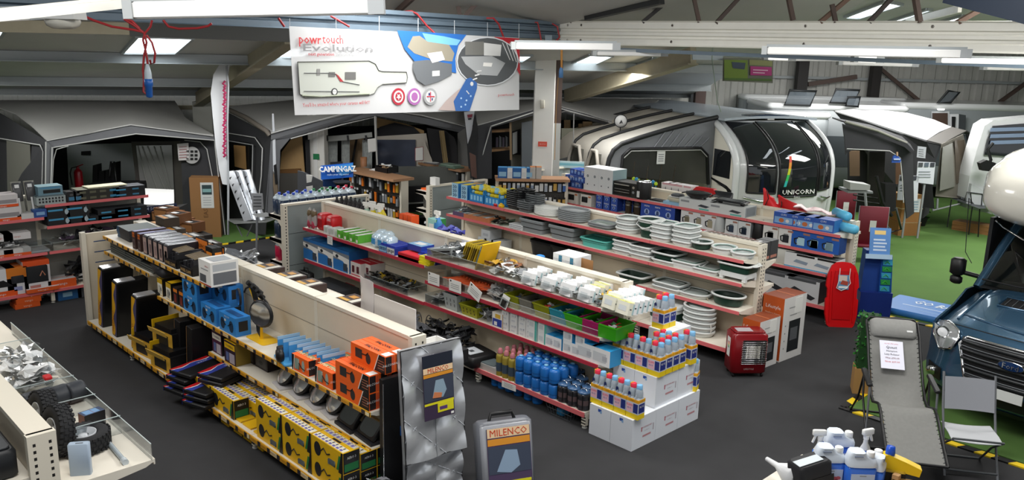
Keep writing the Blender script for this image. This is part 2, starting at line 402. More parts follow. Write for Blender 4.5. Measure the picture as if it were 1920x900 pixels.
beam('steel_beam',C0,bd,9,CREAMST,'long ribbed cream steel beam crossing the upper right',True,[.15,.4,1.95,3.85,5.35,6.6])
e=C0-bn*9;beam('steel_beam',Vector((e.x,e.y,0)),bn,9.0,BLUEST,'blue grey steel beam behind the banner, running to the corner',False)
# brown plate and web members above the beams
def along(px):k=(px-CXP)/FPX*.985;t=(k*C0.y-C0.x)/(bd.x-k*bd.y);return C0+bd*t
b=B(BF);q=C0+bd*.12+bn*.1;b.box(q.x-.12,q.x+.38,q.y,q.y+.04,4.42,4.9,H('6b5648'));tag(b.build('gusset_plate'),'brown gusset plate standing on the corner of the two beams','steel plate')
WEB=H('5a4a42',.6)
for(x0,y0),(x1,y1),m,w in(((1064,42),(1052,-12),WEB,.07),((1068,42),(1108,-8),BROWNST,.09),((1204,42),(1262,-6),H('2b2725'),.09),((1311,42),(1300,-8),WEB,.06),((1342,44),(1386,-4),H('4a3d36'),.07),((1487,38),(1478,-6),WEB,.08),((1537,42),(1592,-4),H('6d5547'),.08),((1629,42),(1672,-3),H('322a27'),.06),((1724,42),(1716,-6),WEB,.09),((1567,42),(1560,8),H('4a3d36'),.05),((1795,42),(1835,20),H('6d5547'),.08)):
 p=along(x0);b=B(BF);b.bar(atD(x0,y0,p.y+.1),atD(x1,y1,p.y+.1),w,.05,m)
 tag(b.build('truss_member'),'brown truss member above the cream beam, %s'%{1064:'upright at the corner',1068:'sloping off the corner plate',1204:'darkest one sloping right',1311:'thin upright before mid beam',1342:'thin sloping one near mid beam',1487:'upright at the white bracket',1537:'wide one sloping across the first roof lights',1629:'dark one crossing a roof light',1724:'thick upright between two roof lights',1567:'short upright beside the wide sloping one',1795:'short sloping one by the rightmost roof light'}[x0],'truss member')
for(x0,y0,d0),(x1,y1,d1),w,m,lab in(((1100,22,13),(1240,-10,12),.25,H('2e2f2f'),'dark rafter above the cream beam'),((1260,36,17),(1470,-6,13),.1,STEELG,'grey tie running up to the right above the cream beam'),((740,26,12),(775,-6,11),.08,BROWNST,'dark strut rising above the banner'),((862,28,12),(856,-8,12),.06,BROWNST,'thin upright strut above the banner'),((872,30,12),(906,-8,12),.06,BROWNST,'thin sloping strut above the banner'),((1478,42,15),(1590,-2,13),.1,CREAMST,'pale purlin slanting between the right roof lights'),((1700,42,15),(1800,16,12),.1,CREAMST,'pale purlin slanting beside the rightmost roof light'),((1780,-14,8.5),(1990,38,7.5),.2,H('16202e',.5),'dark blue beam cutting the upper right corner'),((1450,30,16),(1600,-10,13),.12,STEELG,'grey angle slanting behind the middle truss members'),
 ((85,150,18),(180,63,13),.05,STEELG,'thin diagonal tie under the left roof'),((1165,160,20),(1300,122,18),.05,STEELG,'thin tie under the roof beside the brown stanchion')):
 b=B(BF);b.bar(atD(x0,y0,d0),atD(x1,y1,d1),w*.5,w,m);tag(b.build('roof_tie'),lab,'roof beam')
# frontal beam top left
b=B(BF);b.bar(atD(-40,48,11.6),atD(245,54,11.8),.12,.16,TANST);b.bar(atD(245,54,11.8),atD(560,66,12.2),.12,.2,H('4b4c4a'));tag(b.build('roof_beam'),'cream and grey beam crossing left behind the red cables','roof beam')
b=B(BF);b.bar(atD(-40,34,5.2),atD(420,-12,6.6),.1,.06,CREAMST);b.bar(atD(-40,26,5.25),atD(400,-20,6.65),.06,.04,CREAMST);tag(b.build('ceiling_rail'),'pale metal rail slanting across the top left corner','rail')
# ---- lamps and battens
LAMP=mat('lamp_diffuser',(.9,.9,.88),.4)
def batten(p0,p1,h,lab,endw=.06,lit=0):
 """p = (px, py, depth): tube fitting between two points"""
 a,e=atD(*p0),atD(*p1);u=e-a;L=u.length;ang=math.atan2(u.y,u.x);tilt=-math.asin(u.z/L)
 r=empty('strip_light',lab,'strip light',BF@a,YAW+ang);r.rotation_euler[1]=tilt
 b=B();b.rbox(endw,L-endw,-.06,.06,-h/2,h/2,LAMP if not lit else mat('lit_tube',(1,.98,.93),.4,emit=lit),.02,sm=False);b.build('diffuser',r)
 b=B();b.box(0,endw,-.062,.062,-h/2,h/2+.01,H('b8bcbd'));b.build('end_cap',r);b=B();b.box(L-endw*1.8,L,-.062,.062,-h/2,h/2+.01,H('a9adaf'));b.build('end_cap',r)
 b=B();b.box(.05,L-.05,-.05,.05,h/2,h/2+.03,STEELG);b.build('spine',r);return r
batten((236,20,5.8),(721,11,5.9),.11,'large white strip light hanging close at the top left')
batten((-60,33,6.5),(82,27,6.8),.08,'short white strip light end at the left edge')
batten((958,86,11.5),(1162,88,11.6),.09,'white strip light crossing in front of the cream column')
batten((1110,100,12.5),(1251,102,12.6),.06,'thin pale strip light below the left end of the cream beam')
batten((1430,95,9.9),(1823,102,8.9),.085,'long white strip light under the cream beam on the right')
batten((1440,110,12.3),(1600,111,12.3),.06,'strip light behind the long one, ending at the brass box')
batten((1598,110,11.5),(1655,112,11.5),.09,'short glowing strip light piece behind the long one',lit=.8)
batten((1570,118,13.5),(1720,122,13.5),.06,'low thin strip light over the open roof vents')
batten((1755,113,10.5),(1960,117,10),.06,'strip light running to the right edge',lit=.8)
batten((1430,107,12),(1490,109,12),.07,'small lit strip light at the foot of the poster',lit=.8)
batten((1840,128,14),(1960,130,14),.05,'lowest strip light at the right edge')
b=B(BF);b.bar(atD(1130,92,12.8),atD(1960,126,10.2),.1,.05,BLUEST);tag(b.build('cable_tray'),'blue grey tray running below the cream beam','cable tray')
# bulkhead lamp
p=atD(117,31,6.6);r=empty('bulkhead_lamp','white box lamp with a clear domed cover at the top left','lamp',BF@p,YAW)
b=B();b.box(-.155,.14,-.1,.1,-.02,.065,H('c9cac8'),tx=.01);b.build('housing',r)
b=B();b.lathe([(.13,0),(.135,-.02),(.12,-.05),(.08,-.07),(.01,-.075)][::-1],mat('frosted_dome',(.72,.70,.62),.25,trans=.3),20,(0,0,-.02),.7);b.build('dome',r)
# ================================================================ SHELVING
SHELF=mat('shelf_cream',(.76,.71,.61),.45,var=.02)
PANEL=mat('panel_cream',(.68,.60,.47),.5,var=.03)
POST=mat('post_cream',(.72,.67,.56),.45)
GREYP=mat('panel_grey',(.26,.30,.30),.5)
RAILR=mat('rail_red',(.45,.03,.055),.4);RAILP=mat('rail_pink',(.68,.15,.16),.4)
YEL,BLK,NAVY=hexc('e0a81e'),None,None
YTAG=H('dda42a',.5);DTAG=H('2a2730',.5);CTAG=H('e8dcb4',.5)
class Run:
 """shelving run along X (axis 0) facing -Y, or along Y (axis 1) facing +X; built in its own local frame:
       local x along the run, local -y towards the shopper"""
 def __init__(s,label,loc,rz,L,bays,top,back_t=.1,base_h=.18,panel=PANEL,base_back=0,low=0):
  s.r=empty('shelving_unit',label,'shelving',loc,rz);s.top=top;s.L=L
  n=len(bays)-1
  for i in range(n):
   b=B();a,e=bays[i]+.006,bays[i+1]-.006
   b.box(a,e,0,back_t,base_h-.06,top-.035,panel);b.box(a,e,-.012,back_t+.012,top-.035,top,POST)
   for k in range(1,4):b.box(a,e,-.004,0,base_h+(top-base_h)*k/4-.004,base_h+(top-base_h)*k/4,H('8a8274'))
   b.build('back_panel',s.r)
  for i,x in enumerate(bays):
   b=B();w=.03;b.box(x-w,x+w,-.02 if i in(0,n)else-.004,back_t+.02 if i in(0,n)else back_t+.004,.02,top-(.0 if i in(0,n)else.04),POST)
   if i in(0,n):
    z=.12;sx=x+w if i==n else x-w
    while z<top-.06:
     b.box(x-.0305,x+.0305,.012,.03,z,z+.022,H('1c1a18'));b.box(x-.0305,x+.0305,back_t-.03,back_t-.012,z,z+.022,H('1c1a18'));z+=.05
   b.build('upright',s.r)
   b=B();b.lathe([(.03,0),(.03,.012),(.012,.016),(.012,.045)],H('8f8f8a'),12,(x,back_t/2,0));b.build('foot',s.r)
 def shelf(s,x0,x1,z,dep,rail='red',back=False,bt=.1,lip=.04,bays=None):
  """one row, split into boards at the seams in bays"""
  cut=[x0]+[q for q in(bays or[])if x0+.05<q<x1-.05]+[x1]
  for a,e in zip(cut,cut[1:]):
   b=B();g=.004;y0,y1=(-dep,-.002)if not back else(bt+.002,bt+dep)
   b.box(a+g,e-g,y0,y1,z-.022,z,SHELF)
   for x,sg in((a+g,1),(e-g,-1)):
    yy=[(y1,z-.022),(y1,z-.12),(y0+.06,z-.045),(y0+.01,z-.022)]if not back else[(y0,z-.022),(y0,z-.12),(y1-.06,z-.045),(y1-.01,z-.022)]
    b.prism(yy,x,x+sg*.006,SHELF,'x')
   o=b.build('shelf',s.r);r=B();f=y0 if not back else y1;d=-1 if not back else 1
   if rail in('red','pink'):r.box(a+g,e-g,min(f,f+d*.012),max(f,f+d*.012),z-lip,z+.004,RAILR if rail=='red' else RAILP)
   elif rail=='tags':
    r.box(a+g,e-g,f-.012,f,z-lip,z+.004,YTAG);x=a+.02;k=0
    while x<e-.04:
     w=.14;q=min(x+w,e-.01);r.box(x+.01,q-.005,f-.014,f-.012,z-lip+.006,z-.004,CTAG if k%3==2 else YTAG)
     r.text('MILENCO',H('b06a20',.5),.032,((x+q)/2,f-.015,z-lip/2+.002),(1,0,0),(0,0,1),squash=.9)if q-x>.12 else None
     r.box(q-.002,min(q+.05,e-g),f-.0145,f-.012,z-lip+.003,z+.001,DTAG);x+=.19;k+=1
   else:r.box(a+g,e-g,f-.01,f,z-lip,z+.003,SHELF)
   r.build('price_rail',o)
 def base(s,x0,x1,z,dep,rail,bays,back=False,bt=.1,leg=True):
  s.shelf(x0,x1,z,dep,rail,back,bt,.05,bays)
  if leg:
   for q in[q for q in bays if x0-.05<q<x1+.05]:
    b=B();y=-dep+.04 if not back else bt+dep-.04
    b.box(q-.028,q+.028,y-.025,y+.025,.03,z-.024,POST)
    for k in range(3):b.box(q-.0285,q+.0285,y-.026,y-.02,.05+.035*k,.065+.035*k,H('1c1a18'))
    b.lathe([(.03,0),(.03,.012),(.012,.016),(.012,.035)],H('9a9a95'),12,(q,y,0));b.bar((q,y,z-.07),(q,0 if not back else bt,z-.07),.03,.06,POST);b.build('base_leg',s.r)
XE=-5.42
# --- A: centre run, two heights of shelf
AB=[0,1.52,3.04,4.54,6.05];AX=-11.47
gA=Run('middle cream shelving run with red rails holding boxed spares, baskets and gas',(AX,7.05,0),0,6.05,AB,1.555)
gA.shelf(0,3.04,1.185,.37,'red',bays=AB);gA.shelf(3.06,6.05,1.325,.37,'red',bays=AB)
gA.shelf(0,3.04,.68,.37,'red',bays=AB);gA.shelf(3.06,6.05,.99,.37,'red',bays=AB);gA.shelf(3.04,6.05,.69,.37,'red',bays=AB)
gA.base(4.27,6.05,.19,.56,'pink',[4.3,6.02]);gA.base(0,4.27,.19,.56,'plain',[0.02,1.52,3.04])
gA.shelf(0,6.05,1.18,.37,'plain',True,bays=AB)
gA.shelf(0,6.05,.8,.37,'plain',True,bays=AB);gA.base(0,6.05,.19,.5,'plain',AB,True,leg=False)
# --- its end unit (faces -X): grey panel, three curved bottle shelves
def end_unit(label,x,y0,y1,top,zs,dep=.5,h=.11):
 r=empty('end_shelving_unit',label,'shelving',(x,(y0+y1)/2,0),0);L=(y1-y0)/2
 b=B();b.box(.0,.035,-L,L,.1,top-.03,GREYP)
 for k in(.34,.68):b.box(.035,.038,-L,L,top*k-.006,top*k,H('20262a'))
 b.build('back_panel',r)
 b=B();b.box(-.03,.06,-L,L,top-.03,top,POST);b.build('top_rail',r)
 for y in(-L,L):
  b=B();b.box(-.05,.05,y-.035,y+.035,.0,top-.005,POST);z=.1
  while z<top-.06:b.box(.05,.0508,y-.008,y+.008,z,z+.025,H('1c1a18'));z+=.05
  b.build('upright',r)
 for z in zs:
  b=B();prof=[(-.05,z),(-dep,z),(-dep,z-.05),(-dep*.45,z-.07),(-.05,z-.2)]
  b.box(-dep,-.05,-L,L,z-.05,z,SHELF)
  for y in(-L,L-.02):b.prism(prof,y,y+.02,SHELF,'y')
  b.build('shelf',r)
 return r
EA=end_unit('cream end unit with grey back panel holding blue and pink bottles',-11.82,6.55,8.1,1.52,[.16,.52,.9,1.29])
EB=end_unit('cream end unit with grey back panel left of the sponge boxes',-12.0,9.62,11.0,1.5,[.2,.62,1.02,1.36],.42)
# --- B
BB=[0,1.5,3.0,4.5,6.0];BX=-11.44
gB=Run('cream shelving run with pink rails stacked with folding bowls and tubs',(BX,9.97,0),0,6.0,BB,1.545)
gB.shelf(0,6.0,1.385,.4,'pink',bays=BB);gB.shelf(0,6.0,1.07,.4,'pink',bays=BB)
gB.shelf(4.3,6.0,.69,.4,'pink',bays=BB);gB.shelf(0,4.28,.62,.4,'plain',bays=BB);gB.base(0,6.0,.23,.62,'pink',BB)
for z in(1.27,.93,.56):gB.shelf(0,6.0,z,.36,'plain',True,bays=BB)
gB.base(0,6.0,.2,.5,'plain',BB,True,leg=False)
# --- C
CB=[0,1.5,3.0,4.5,6.08];CX=-11.46
gC=Run('rear cream shelving run with pink rails holding kettles and grills',(CX,12.68,0),0,6.08,CB,1.53)
gC.shelf(0.1,6.08,1.37,.45,'pink',bays=CB);gC.shelf(0.1,6.0,1.055,.45,'pink',bays=CB);gC.shelf(0.1,5.95,.74,.5,'pink',bays=CB);gC.base(0,6.05,.27,.62,'pink',CB)
gC.shelf(0,6.0,1.3,.36,'plain',True,bays=CB);gC.base(0,6.0,.2,.5,'plain',CB,True,leg=False)
EC=end_unit('white end panels at the far end of the rear shelving run',-11.75,12.15,13.3,1.62,[.25,.8],.3)
# --- D near run with yellow name tags
DB=[0,1.6,3.22,4.83,6.45];DX=-12.18
gD=Run('near cream shelving run with yellow name tags holding mirrors and orange boxes',(DX,4.40,0),0,6.45,DB,1.45,back_t=.12)
gD.shelf(0.0,3.22,1.3,.45,'tags',bays=DB);gD.shelf(0.0,1.58,1.08,.45,'tags',bays=DB);gD.shelf(1.6,6.45,.845,.45,'tags',bays=DB)
gD.shelf(3.22,6.45,.5,.45,'tags',bays=DB);gD.base(.1,6.45,.15,.78,'tags',DB)
gD.shelf(0,4.85,1.3,.4,'plain',True,.12,bays=DB);gD.shelf(4.85,6.45,1.0,.4,'plain',True,.12,bays=DB);gD.base(0,4.83,.2,.5,'plain',DB,True,.12,leg=False)
b=B();b.box(-12.35,-12.3,3.75,4.9,.05,1.33,PANEL);e=b.build('slotted_divider');tag(e,'slatted cream end panel with blue slots left of the tall black bags','panel')
b=B()
for z in(.9,1.05,1.2):b.box(-12.3,-12.297,3.85,4.9,z,z+.012,H('2a4a7a'))
b.build('slot',e);b=B();b.box(-12.37,-12.28,3.69,3.75,0,1.35,POST);b.build('upright',e)
# --- D0 foreground run, seen from above its end
FB=[0,1.6,3.2,4.8];FX=-10.72
gF=Run('foreground cream shelving run with trailer wheels at the lower left',(FX,1.48,0),math.pi,4.8,[-4.8,-3.2,-1.6,0],1.4,back_t=.14)
gF.shelf(-4.8,0,.95,.66,'plain',bays=[-3.2,-1.6]);gF.base(-4.8,0,.3,.7,'plain',[-4.8,-3.2,-1.6,0],leg=False)
gF.shelf(-4.8,0,1.1,.5,'plain',True,.14,bays=[-3.2,-1.6]);gF.shelf(-4.8,0,.6,.5,'plain',True,.14,bays=[-3.2,-1.6])
# --- E left run faces +X
gE=Run('left cream shelving run with pink rails facing the aisle',(-14.2,1.7,0),math.pi/2,3.5,[0,1.96,3.5],1.62,panel=H('8d8d89'))
EBY=[1.96]
for z in(1.35,.81):gE.shelf(0,1.94,z,.45,'pink')
gE.shelf(0,3.5,.22,.48,'pink',bays=EBY)
for z in(1.53,1.2,.81):gE.shelf(1.96,3.5,z,.45,'pink')
for q in(.05,1.96,3.45):
 b=B();b.box(q-.025,q+.025,-.44,-.39,.03,.2,POST);b.lathe([(.03,0),(.03,.012),(.012,.016),(.012,.035)],H('9a9a95'),12,(q,-.415,0));b.build('base_leg',gE.r)
# ================================================================ PRODUCTS: helpers
W3T=W3.transposed()
def proj(v):
 c=W3T@(Vector(v)-EYE);return(CXP+FPX*c.x/c.z,CYP+FPX*c.y/c.z)
def xat(px,y,z):
 X=-7.0
 for _ in range(30):
  q=proj((X,y,z))[0];g=(proj((X+.01,y,z))[0]-q)/.01;X=max(-25,min(0,X+max(-2,min(2,(px-q)/g))))
 return X
def yat(px,x,z):
 Yv=5.0
 for _ in range(30):
  q=proj((x,Yv,z))[0];g=(proj((x,Yv+.01,z))[0]-q)/.01;Yv=Yv+max(-2,min(2,(px-q)/g))
 return Yv
def one(b,name,label,cat,loc,rz=0,group=None):
 o=b.build(name);o.location=loc;o.rotation_euler=(0,0,rz);return tag(o,label,cat,group)
def mk(b,name,cat):return tag(b.build(name),None,cat)
def mke(name,cat):return empty(name,None,cat)
WH=H('e9e8e4',.5);WH2=H('d8d9d8',.5);OFFW=H('cfccc2',.55);BK=H('131315',.45);DK=H('222226',.55)
ORA=H('f0641e',.45);ORA2=H('d8521a',.5);YLW=H('e8b818',.45);BLU=H('1f63b4',.4);BLU2=H('2f86cf',.4);NAV=H('1b2a66',.5);RED=H('b8141c',.4);GRN=H('2c7a3c',.5)
CARD=H('a87c4c',.8);CARD2=H('8a623a',.8);SILV=mat('chrome',(.75,.76,.78),.18,1.0);GRY=H('8a8d90',.5);DGRY=H('4a4d50',.5);TEAL=H('58b0a4',.5);DGRN=H('1f4a36',.5);PINK=H('d8306a',.35)
def ptext(b,s,m,size,x,y,z,face='front',**k):
 u,w={'front':((1,0,0),(0,0,1)),'top':((1,0,0),(0,1,0)),'side':((0,1,0),(0,0,1)),'left':((0,-1,0),(0,0,1))}[face]
 return b.text(s,m,size,(x,y,z),u,w,**k)
def panel(b,x0,x1,z0,z1,m,y=-.001):return b.quad([(x0,y,z0),(x1,y,z0),(x1,y,z1),(x0,y,z1)],m)
def tpanel(b,x0,x1,y0,y1,m,z):return b.quad([(x0,y0,z),(x1,y0,z),(x1,y1,z),(x0,y1,z)],m)
def spanel(b,y0,y1,z0,z1,m,x):return b.quad([(x,y0,z0),(x,y1,z0),(x,y1,z1),(x,y0,z1)],m)
def disc(b,cx,cz,rx,rz,m,y=-.0015,n=18):return b.quad([(cx+rx*math.cos(2*math.pi*i/n),y,cz+rz*math.sin(2*math.pi*i/n))for i in range(n)],m)
def carton(name,cat,w,d,h,body,top=None,side=None,front=None,art=None):
 b=B();b.box(-w/2,w/2,0,d,0,h,body,top=top,side=side,front=front)
 b.box(-w/2+.002,w/2-.002,d*.49,d*.51,h,h+.0015,OFFW if body in(CARD,CARD2)else body)
 if art:art(b,w,d,h)
 return mk(b,name,cat)
def spread(kind,pxs,y,z,desc,group=None,dz=0,rz=0,jit=.004,where='',words=('leftmost','rightmost'),sc=None):
 """items whose centres are seen in the given image columns, on line (y, z)"""
 out=[];n=len(pxs)
 for i,px in enumerate(pxs):
  x=xat(px,y,z);w=nth(i,n,words)
  lab=desc if n==1 else desc+', '+w+where
  out.append(kind.at((x+rnd.uniform(-jit,jit),y,z),rz+rnd.uniform(-.015,.015),lab,group,sc))
 return out
def lin(a,b,n):return[a+(b-a)*i/max(1,n-1)for i in range(n)]
def heap(b,w,d,h,m,n=26,seed=1,sz=.05,sq=.5,mats=None):
 """crumpled packets lying over each other inside w x d"""
 r=random.Random(seed)
 for i in range(n):
  x,y=r.uniform(-w/2+sz,w/2-sz),r.uniform(sz,d-sz);z=h*(.25+.65*(i/n));q=sz*r.uniform(.7,1.3)
  X=T(x,y,z,r.uniform(0,6.3),r.uniform(-.5,.5),r.uniform(-.4,.4));mm=r.choice(mats)if mats else m;g=[]
  for a in range(4):g.append([(q*(a/1.5-1),q*sq*(c/1.5-1)*(1+r.uniform(-.2,.2)),r.uniform(-.25,.25)*q)for c in range(4)])
  b.surf(g,mm,.003,False,X)
 return b
def packets(name,cat,w,d,h,mats,n,seed,sz=.05):b=B();heap(b,w,d,h,None,n,seed,sz,.6,mats);return mk(b,name,cat)

# ================================================================ NEAR RUN: yellow tagged shelves
YD=3.955
# top row
b=B();b.box(-.17,.17,0,.3,0,.018,DK,top=H('3a4a48'));b.box(-.172,-.1,-.001,.302,.004,.014,H('2b5a80'));k=Kind(mk(b,'flat_pack','flat pack'))
for i in range(6):k.at((xat(232,YD+.12,1.3)+rnd.uniform(-.01,.01),YD+.12,1.3+.0255*i),rnd.uniform(-.04,.04),'dark flat pack in the pile left of the brown boxes, %s from the bottom'%ORD[i],'dark flat packs on the near run')
def art(b,w,d,h):
 panel(b,-w/2+.01,w/2-.01,h*.68,h*.95,H('c8641e'));ptext(b,'LOCK',H('2a1a10'),.03,0,-.002,h*.8);panel(b,-w*.3,w*.3,h*.1,h*.55,H('6a5a58'));disc(b,0,h*.33,w*.2,h*.16,H('30282c'))
 tpanel(b,-w/2+.01,w/2-.01,.01,d*.5,H('8a8ab8'),h+.002)
k=Kind(carton('lock_box','box',.075,.36,.17,H('3a2420'),top=H('5a5a80'),art=art))
spread(k,[252,262],YD+.03,1.3,'brown and orange printed box on the near top shelf','brown printed boxes',jit=0)
def art(b,w,d,h):
 panel(b,-w/2+.005,w/2-.005,.01,h-.01,H('a89088'));panel(b,-w*.2,w*.3,h*.2,h*.7,H('7a6468'))
 b.rbox(-w/2+.004,w/2-.004,.01,d-.01,h,h+.012,mat('foil_film',(.62,.64,.68),.22,.6,bump=.6,bscale=30),.01)
k=Kind(carton('wrapped_box','box',.085,.34,.17,H('26242a'),art=art))
spread(k,lin(273,312,5),YD+.03,1.3,'film wrapped black box with silvery top on the near top shelf','film wrapped boxes',jit=0)
def tray_disp(txt,w=.27):
 r=mke('display_tray','display tray');b=B();d,h=.34,.085
 b.box(-w/2,w/2,0,.006,0,h*.75,BK);b.box(-w/2,w/2,d-.006,d,0,h+.13,BK);b.box(-w/2,-w/2+.006,0,d,0,h,BK);b.box(w/2-.006,w/2,0,d,0,h,BK);b.box(-w/2,w/2,0,d,0,.006,BK)
 panel(b,-w/2+.01,w/2-.01,.012,.05,H('1b1712'));ptext(b,txt,H('c8a468'),.036,0,-.002,.03,squash=.85);b.build('tray',r)
 b=B();b.box(-w/2+.01,w/2-.01,d-.012,d-.007,h+.01,h+.115,H('e07a28'));ptext(b,'MILENCO',H('3a2010'),.045,0,d-.013,h+.06);b.build('header_card',r)
 b=B();rr=random.Random(3)
 for i in range(7):
  x=-w/2+.03+(w-.06)*i/6;b.box(x-.014,x+.014,.03,d-.04,.01,h+rr.uniform(.0,.05),DK,xf=T(0,0,0,0,rr.uniform(-.08,.08)))
  b.bar((x-.012,.05,h+.05),(x+.012,.2,h+.07),.008,.008,H('8a7a60'))
 b.build('belt',r)['label']='black straps packed in rows';return Kind(r)
k=tray_disp('WHEEL CLAMP',.24);spread(k,[320,349],YD+.02,1.3,'open black display tray with orange header card','black display trays',jit=0)
def art(b,w,d,h):
 panel(b,-w*.42,w*.1,h*.1,h*.42,H('55585c'));panel(b,-w*.3,w*.3,h*.62,h*.66,GRY);ptext(b,'milenco',H('c02030'),.022,w*.2,-.002,h*.8);panel(b,-w/2,w/2,0,h*.05,H('a8201c'))
 spanel(b,.02,d-.02,h*.08,h*.55,H('6a6d72'),w/2+.001);spanel(b,.02,d-.02,h*.62,h*.9,H('b4b8bc'),w/2+.001);tpanel(b,-w*.3,w*.4,.04,d-.04,H('a8acb0'),h+.002)
k=Kind(carton('alarm_box','box',.22,.24,.205,WH,art=art));spread(k,[385],YD-.01,1.3,'white and grey printed box at the right end of the near top shelf')
def art(b,w,d,h):panel(b,-w*.4,w*.4,h*.3,h*.8,H('e88a2c'));ptext(b,'MILENCO',BK,.03,0,-.002,h*.55);spanel(b,.02,d-.02,.05,h-.04,H('e88a2c'),w/2+.001)
k=Kind(carton('lock_box','box',.14,.1,.21,BK,art=art));spread(k,[394],YD+.3,1.3,'black and orange box standing behind the white printed box')
# far side of the near run, seen over its top
def art(b,w,d,h):tpanel(b,-w*.45,w*.45,.02,d*.35,H('d8902c'),h+.002);tpanel(b,-w*.3,w*.4,d*.5,d*.8,WH2,h+.002);ptext(b,'LOCK',BK,.03,0,d*.2,h+.003,'top')
k=Kind(carton('lock_box','box',.3,.22,.13,H('3a3026'),art=art))
for i,(px,zz)in enumerate(((288,1.3),(312,1.3),(300,1.43),(345,1.3),(378,1.3))):k.at((xat(px,4.56,zz),4.56,zz),0,'black and amber box on the far side of the near run, %s from the left'%ORD[i],'amber boxes behind the near run',.72)
b=B();heap(b,.5,.3,.05,None,14,5,.09,.6,[H('8a8c90'),FILM,H('60646a')]);k=Kind(mk(b,'wrapped_parts','packets'));k.at((xat(430,4.62,1.3),4.6,1.3),0,'loose film packets lying behind the near run, upper left')
def art(b,w,d,h):tpanel(b,-w*.45,w*.1,.02,d*.3,H('c89a40'),h+.002);tpanel(b,-w*.3,w*.05,d*.5,d*.8,H('b88438'),h+.002);tpanel(b,w*.15,w*.4,.02,d*.9,H('c8c4b8'),h+.002)
k=Kind(carton('hitch_box','box',.22,.18,.07,H('3a2a26'),art=art))
for i,px in enumerate((490,530,566)):k.at((xat(px,4.62,1.3),4.6,1.3),0,'flat brown and cream box on the far side, %s along the near run'%ORD[i],'flat boxes behind the near run')
k.at((xat(655,4.62,.87)-.1,4.62,1.3),0,'amber topped box leaning by the clear panels behind the near run','flat boxes behind the near run')
# clear panels standing behind the run
b=B(BF.inverted()@Matrix.Identity(4))if False else B()
b.box(-.33,.33,0,.012,0,.3,mat('pinkish_sheet',(.62,.58,.56),.25));b.box(-.34,.34,-.004,.016,0,.008,POST)
one(b,'acrylic_screen','bare clear backed panel standing on the near run behind its top','panel',(xat(722,4.6,1.4)+.12,4.62,1.3),R(0))
b=B();g=[[(-.15+.1*j,.012*math.sin(j*2+i),.14*i)for j in range(4)]for i in range(4)];b.surf(g,mat('cloudy_film',(.7,.66,.66),.2,alpha=.75,bump=.5,bscale=15),.004)
one(b,'plastic_sleeve','crumpled clear plastic sleeve beside the bare panel','plastic sleeve',(xat(676,4.6,1.4)+.05,4.64,1.3),R(-10))
# white mesh basket at the end, on the lower far shelf
def basket(name,w,d,h,m,fill=None,n=8,seed=1,slots=True,fm=None):
 r=mke(name,'basket');b=B();t=.005;f=.82
 for i in range(4):
  X=T(0,d/2,0,i*math.pi/2);L=w if i%2==0 else d;o=d/2 if i%2==0 else w/2
  b.add([(-L/2*f,-o*f,0),(L/2*f,-o*f,0),(L/2,-o,h),(-L/2,-o,h),(-L/2*f,-o*f+t,0),(L/2*f,-o*f+t,0),(L/2,-o+t,h),(-L/2,-o+t,h)],[(0,1,2,3),(7,6,5,4),(3,2,6,7)],m,False,X)
  if slots:
   for k in range(n):
    x=-L/2*.8+L*.8*(k+.5)/n
    for zz in(.25,.55):b.quad([(x-L*.02,-o*(f+(1-f)*zz)-.0015,h*zz),(x+L*.02,-o*(f+(1-f)*zz)-.0015,h*zz),(x+L*.02,-o*(f+(1-f)*(zz+.2))-.0015,h*(zz+.2)),(x-L*.02,-o*(f+(1-f)*(zz+.2))-.0015,h*(zz+.2))],DK,X)
  b.bar((-L/2-.004,-o,h),(L/2+.004,-o,h),.012,.01,m,X)
 b.box(-w/2*f,w/2*f,d/2*(1-f),d-d/2*(1-f),0,.005,m);b.build('tub',r)
 if fill:
  b=B();heap(b,w*.85,d*.9,h,None,fill,seed,min(w,d)*.16,.6,fm or[FILM,WH2,GRY]);tag(b.build('contents',r),kind='stuff')
 return r
k=Kind(basket('plastic_basket',.24,.3,.13,WH));k.at((-5.98,4.62,1.02),0,'white slotted basket just behind the right end of the near run')
b=B();b.box(-.0,.45,0,.4,0,.1,BK);heap(b,.5,.4,.25,None,26,9,.09,.5,[BK,DK,H('33353a')]);k=Kind(mk(b,'black_grill_parts','equipment'));k.at((-6.7,5.0,.86),0,'black metal camping equipment lying behind the near run end')
# row 2 -- lower shelf of the left bay, thin packs
b=B();b.box(-.2,.2,0,.36,0,.022,DK,top=H('2a302e'));b.box(-.201,.201,-.001,.02,.006,.016,H('5a625c'));k=Kind(mk(b,'flat_pack','flat pack'))
for c,px in enumerate((222,250,272)):
 for i in range(5-c):k.at((xat(px,YD+.03,1.08)+rnd.uniform(-.02,.02),YD+.03,1.08+.031*i),rnd.uniform(-.03,.03),'dark thin pack under the near top shelf, pile %s, layer %s'%(('one','two','three')[c],ORD[i]),'thin dark packs')
b=B();b.rbox(-.2,.2,0,.34,0,.09,DK,.05);b.rbox(-.1,.12,-.005,.2,.06,.1,H('2e3034'),.03);k=Kind(mk(b,'soft_pouch','pouch'));k.at((xat(287,YD,1.08),YD+.02,1.08),-.1,'soft dark pouch at the end of the short lower shelf')
def art(b,w,d,h):
 panel(b,-w*.46,w*.46,h*.05,h*.72,H('e8e4d4'));panel(b,-w*.3,w*.25,h*.1,h*.6,BK);disc(b,w*.2,h*.4,w*.12,h*.12,H('5a5a5a'));tpanel(b,-w*.45,w*.45,.01,d*.4,YLW,h+.002);tpanel(b,-w*.45,w*.45,d*.6,d*.9,H('d8c070'),h+.002)
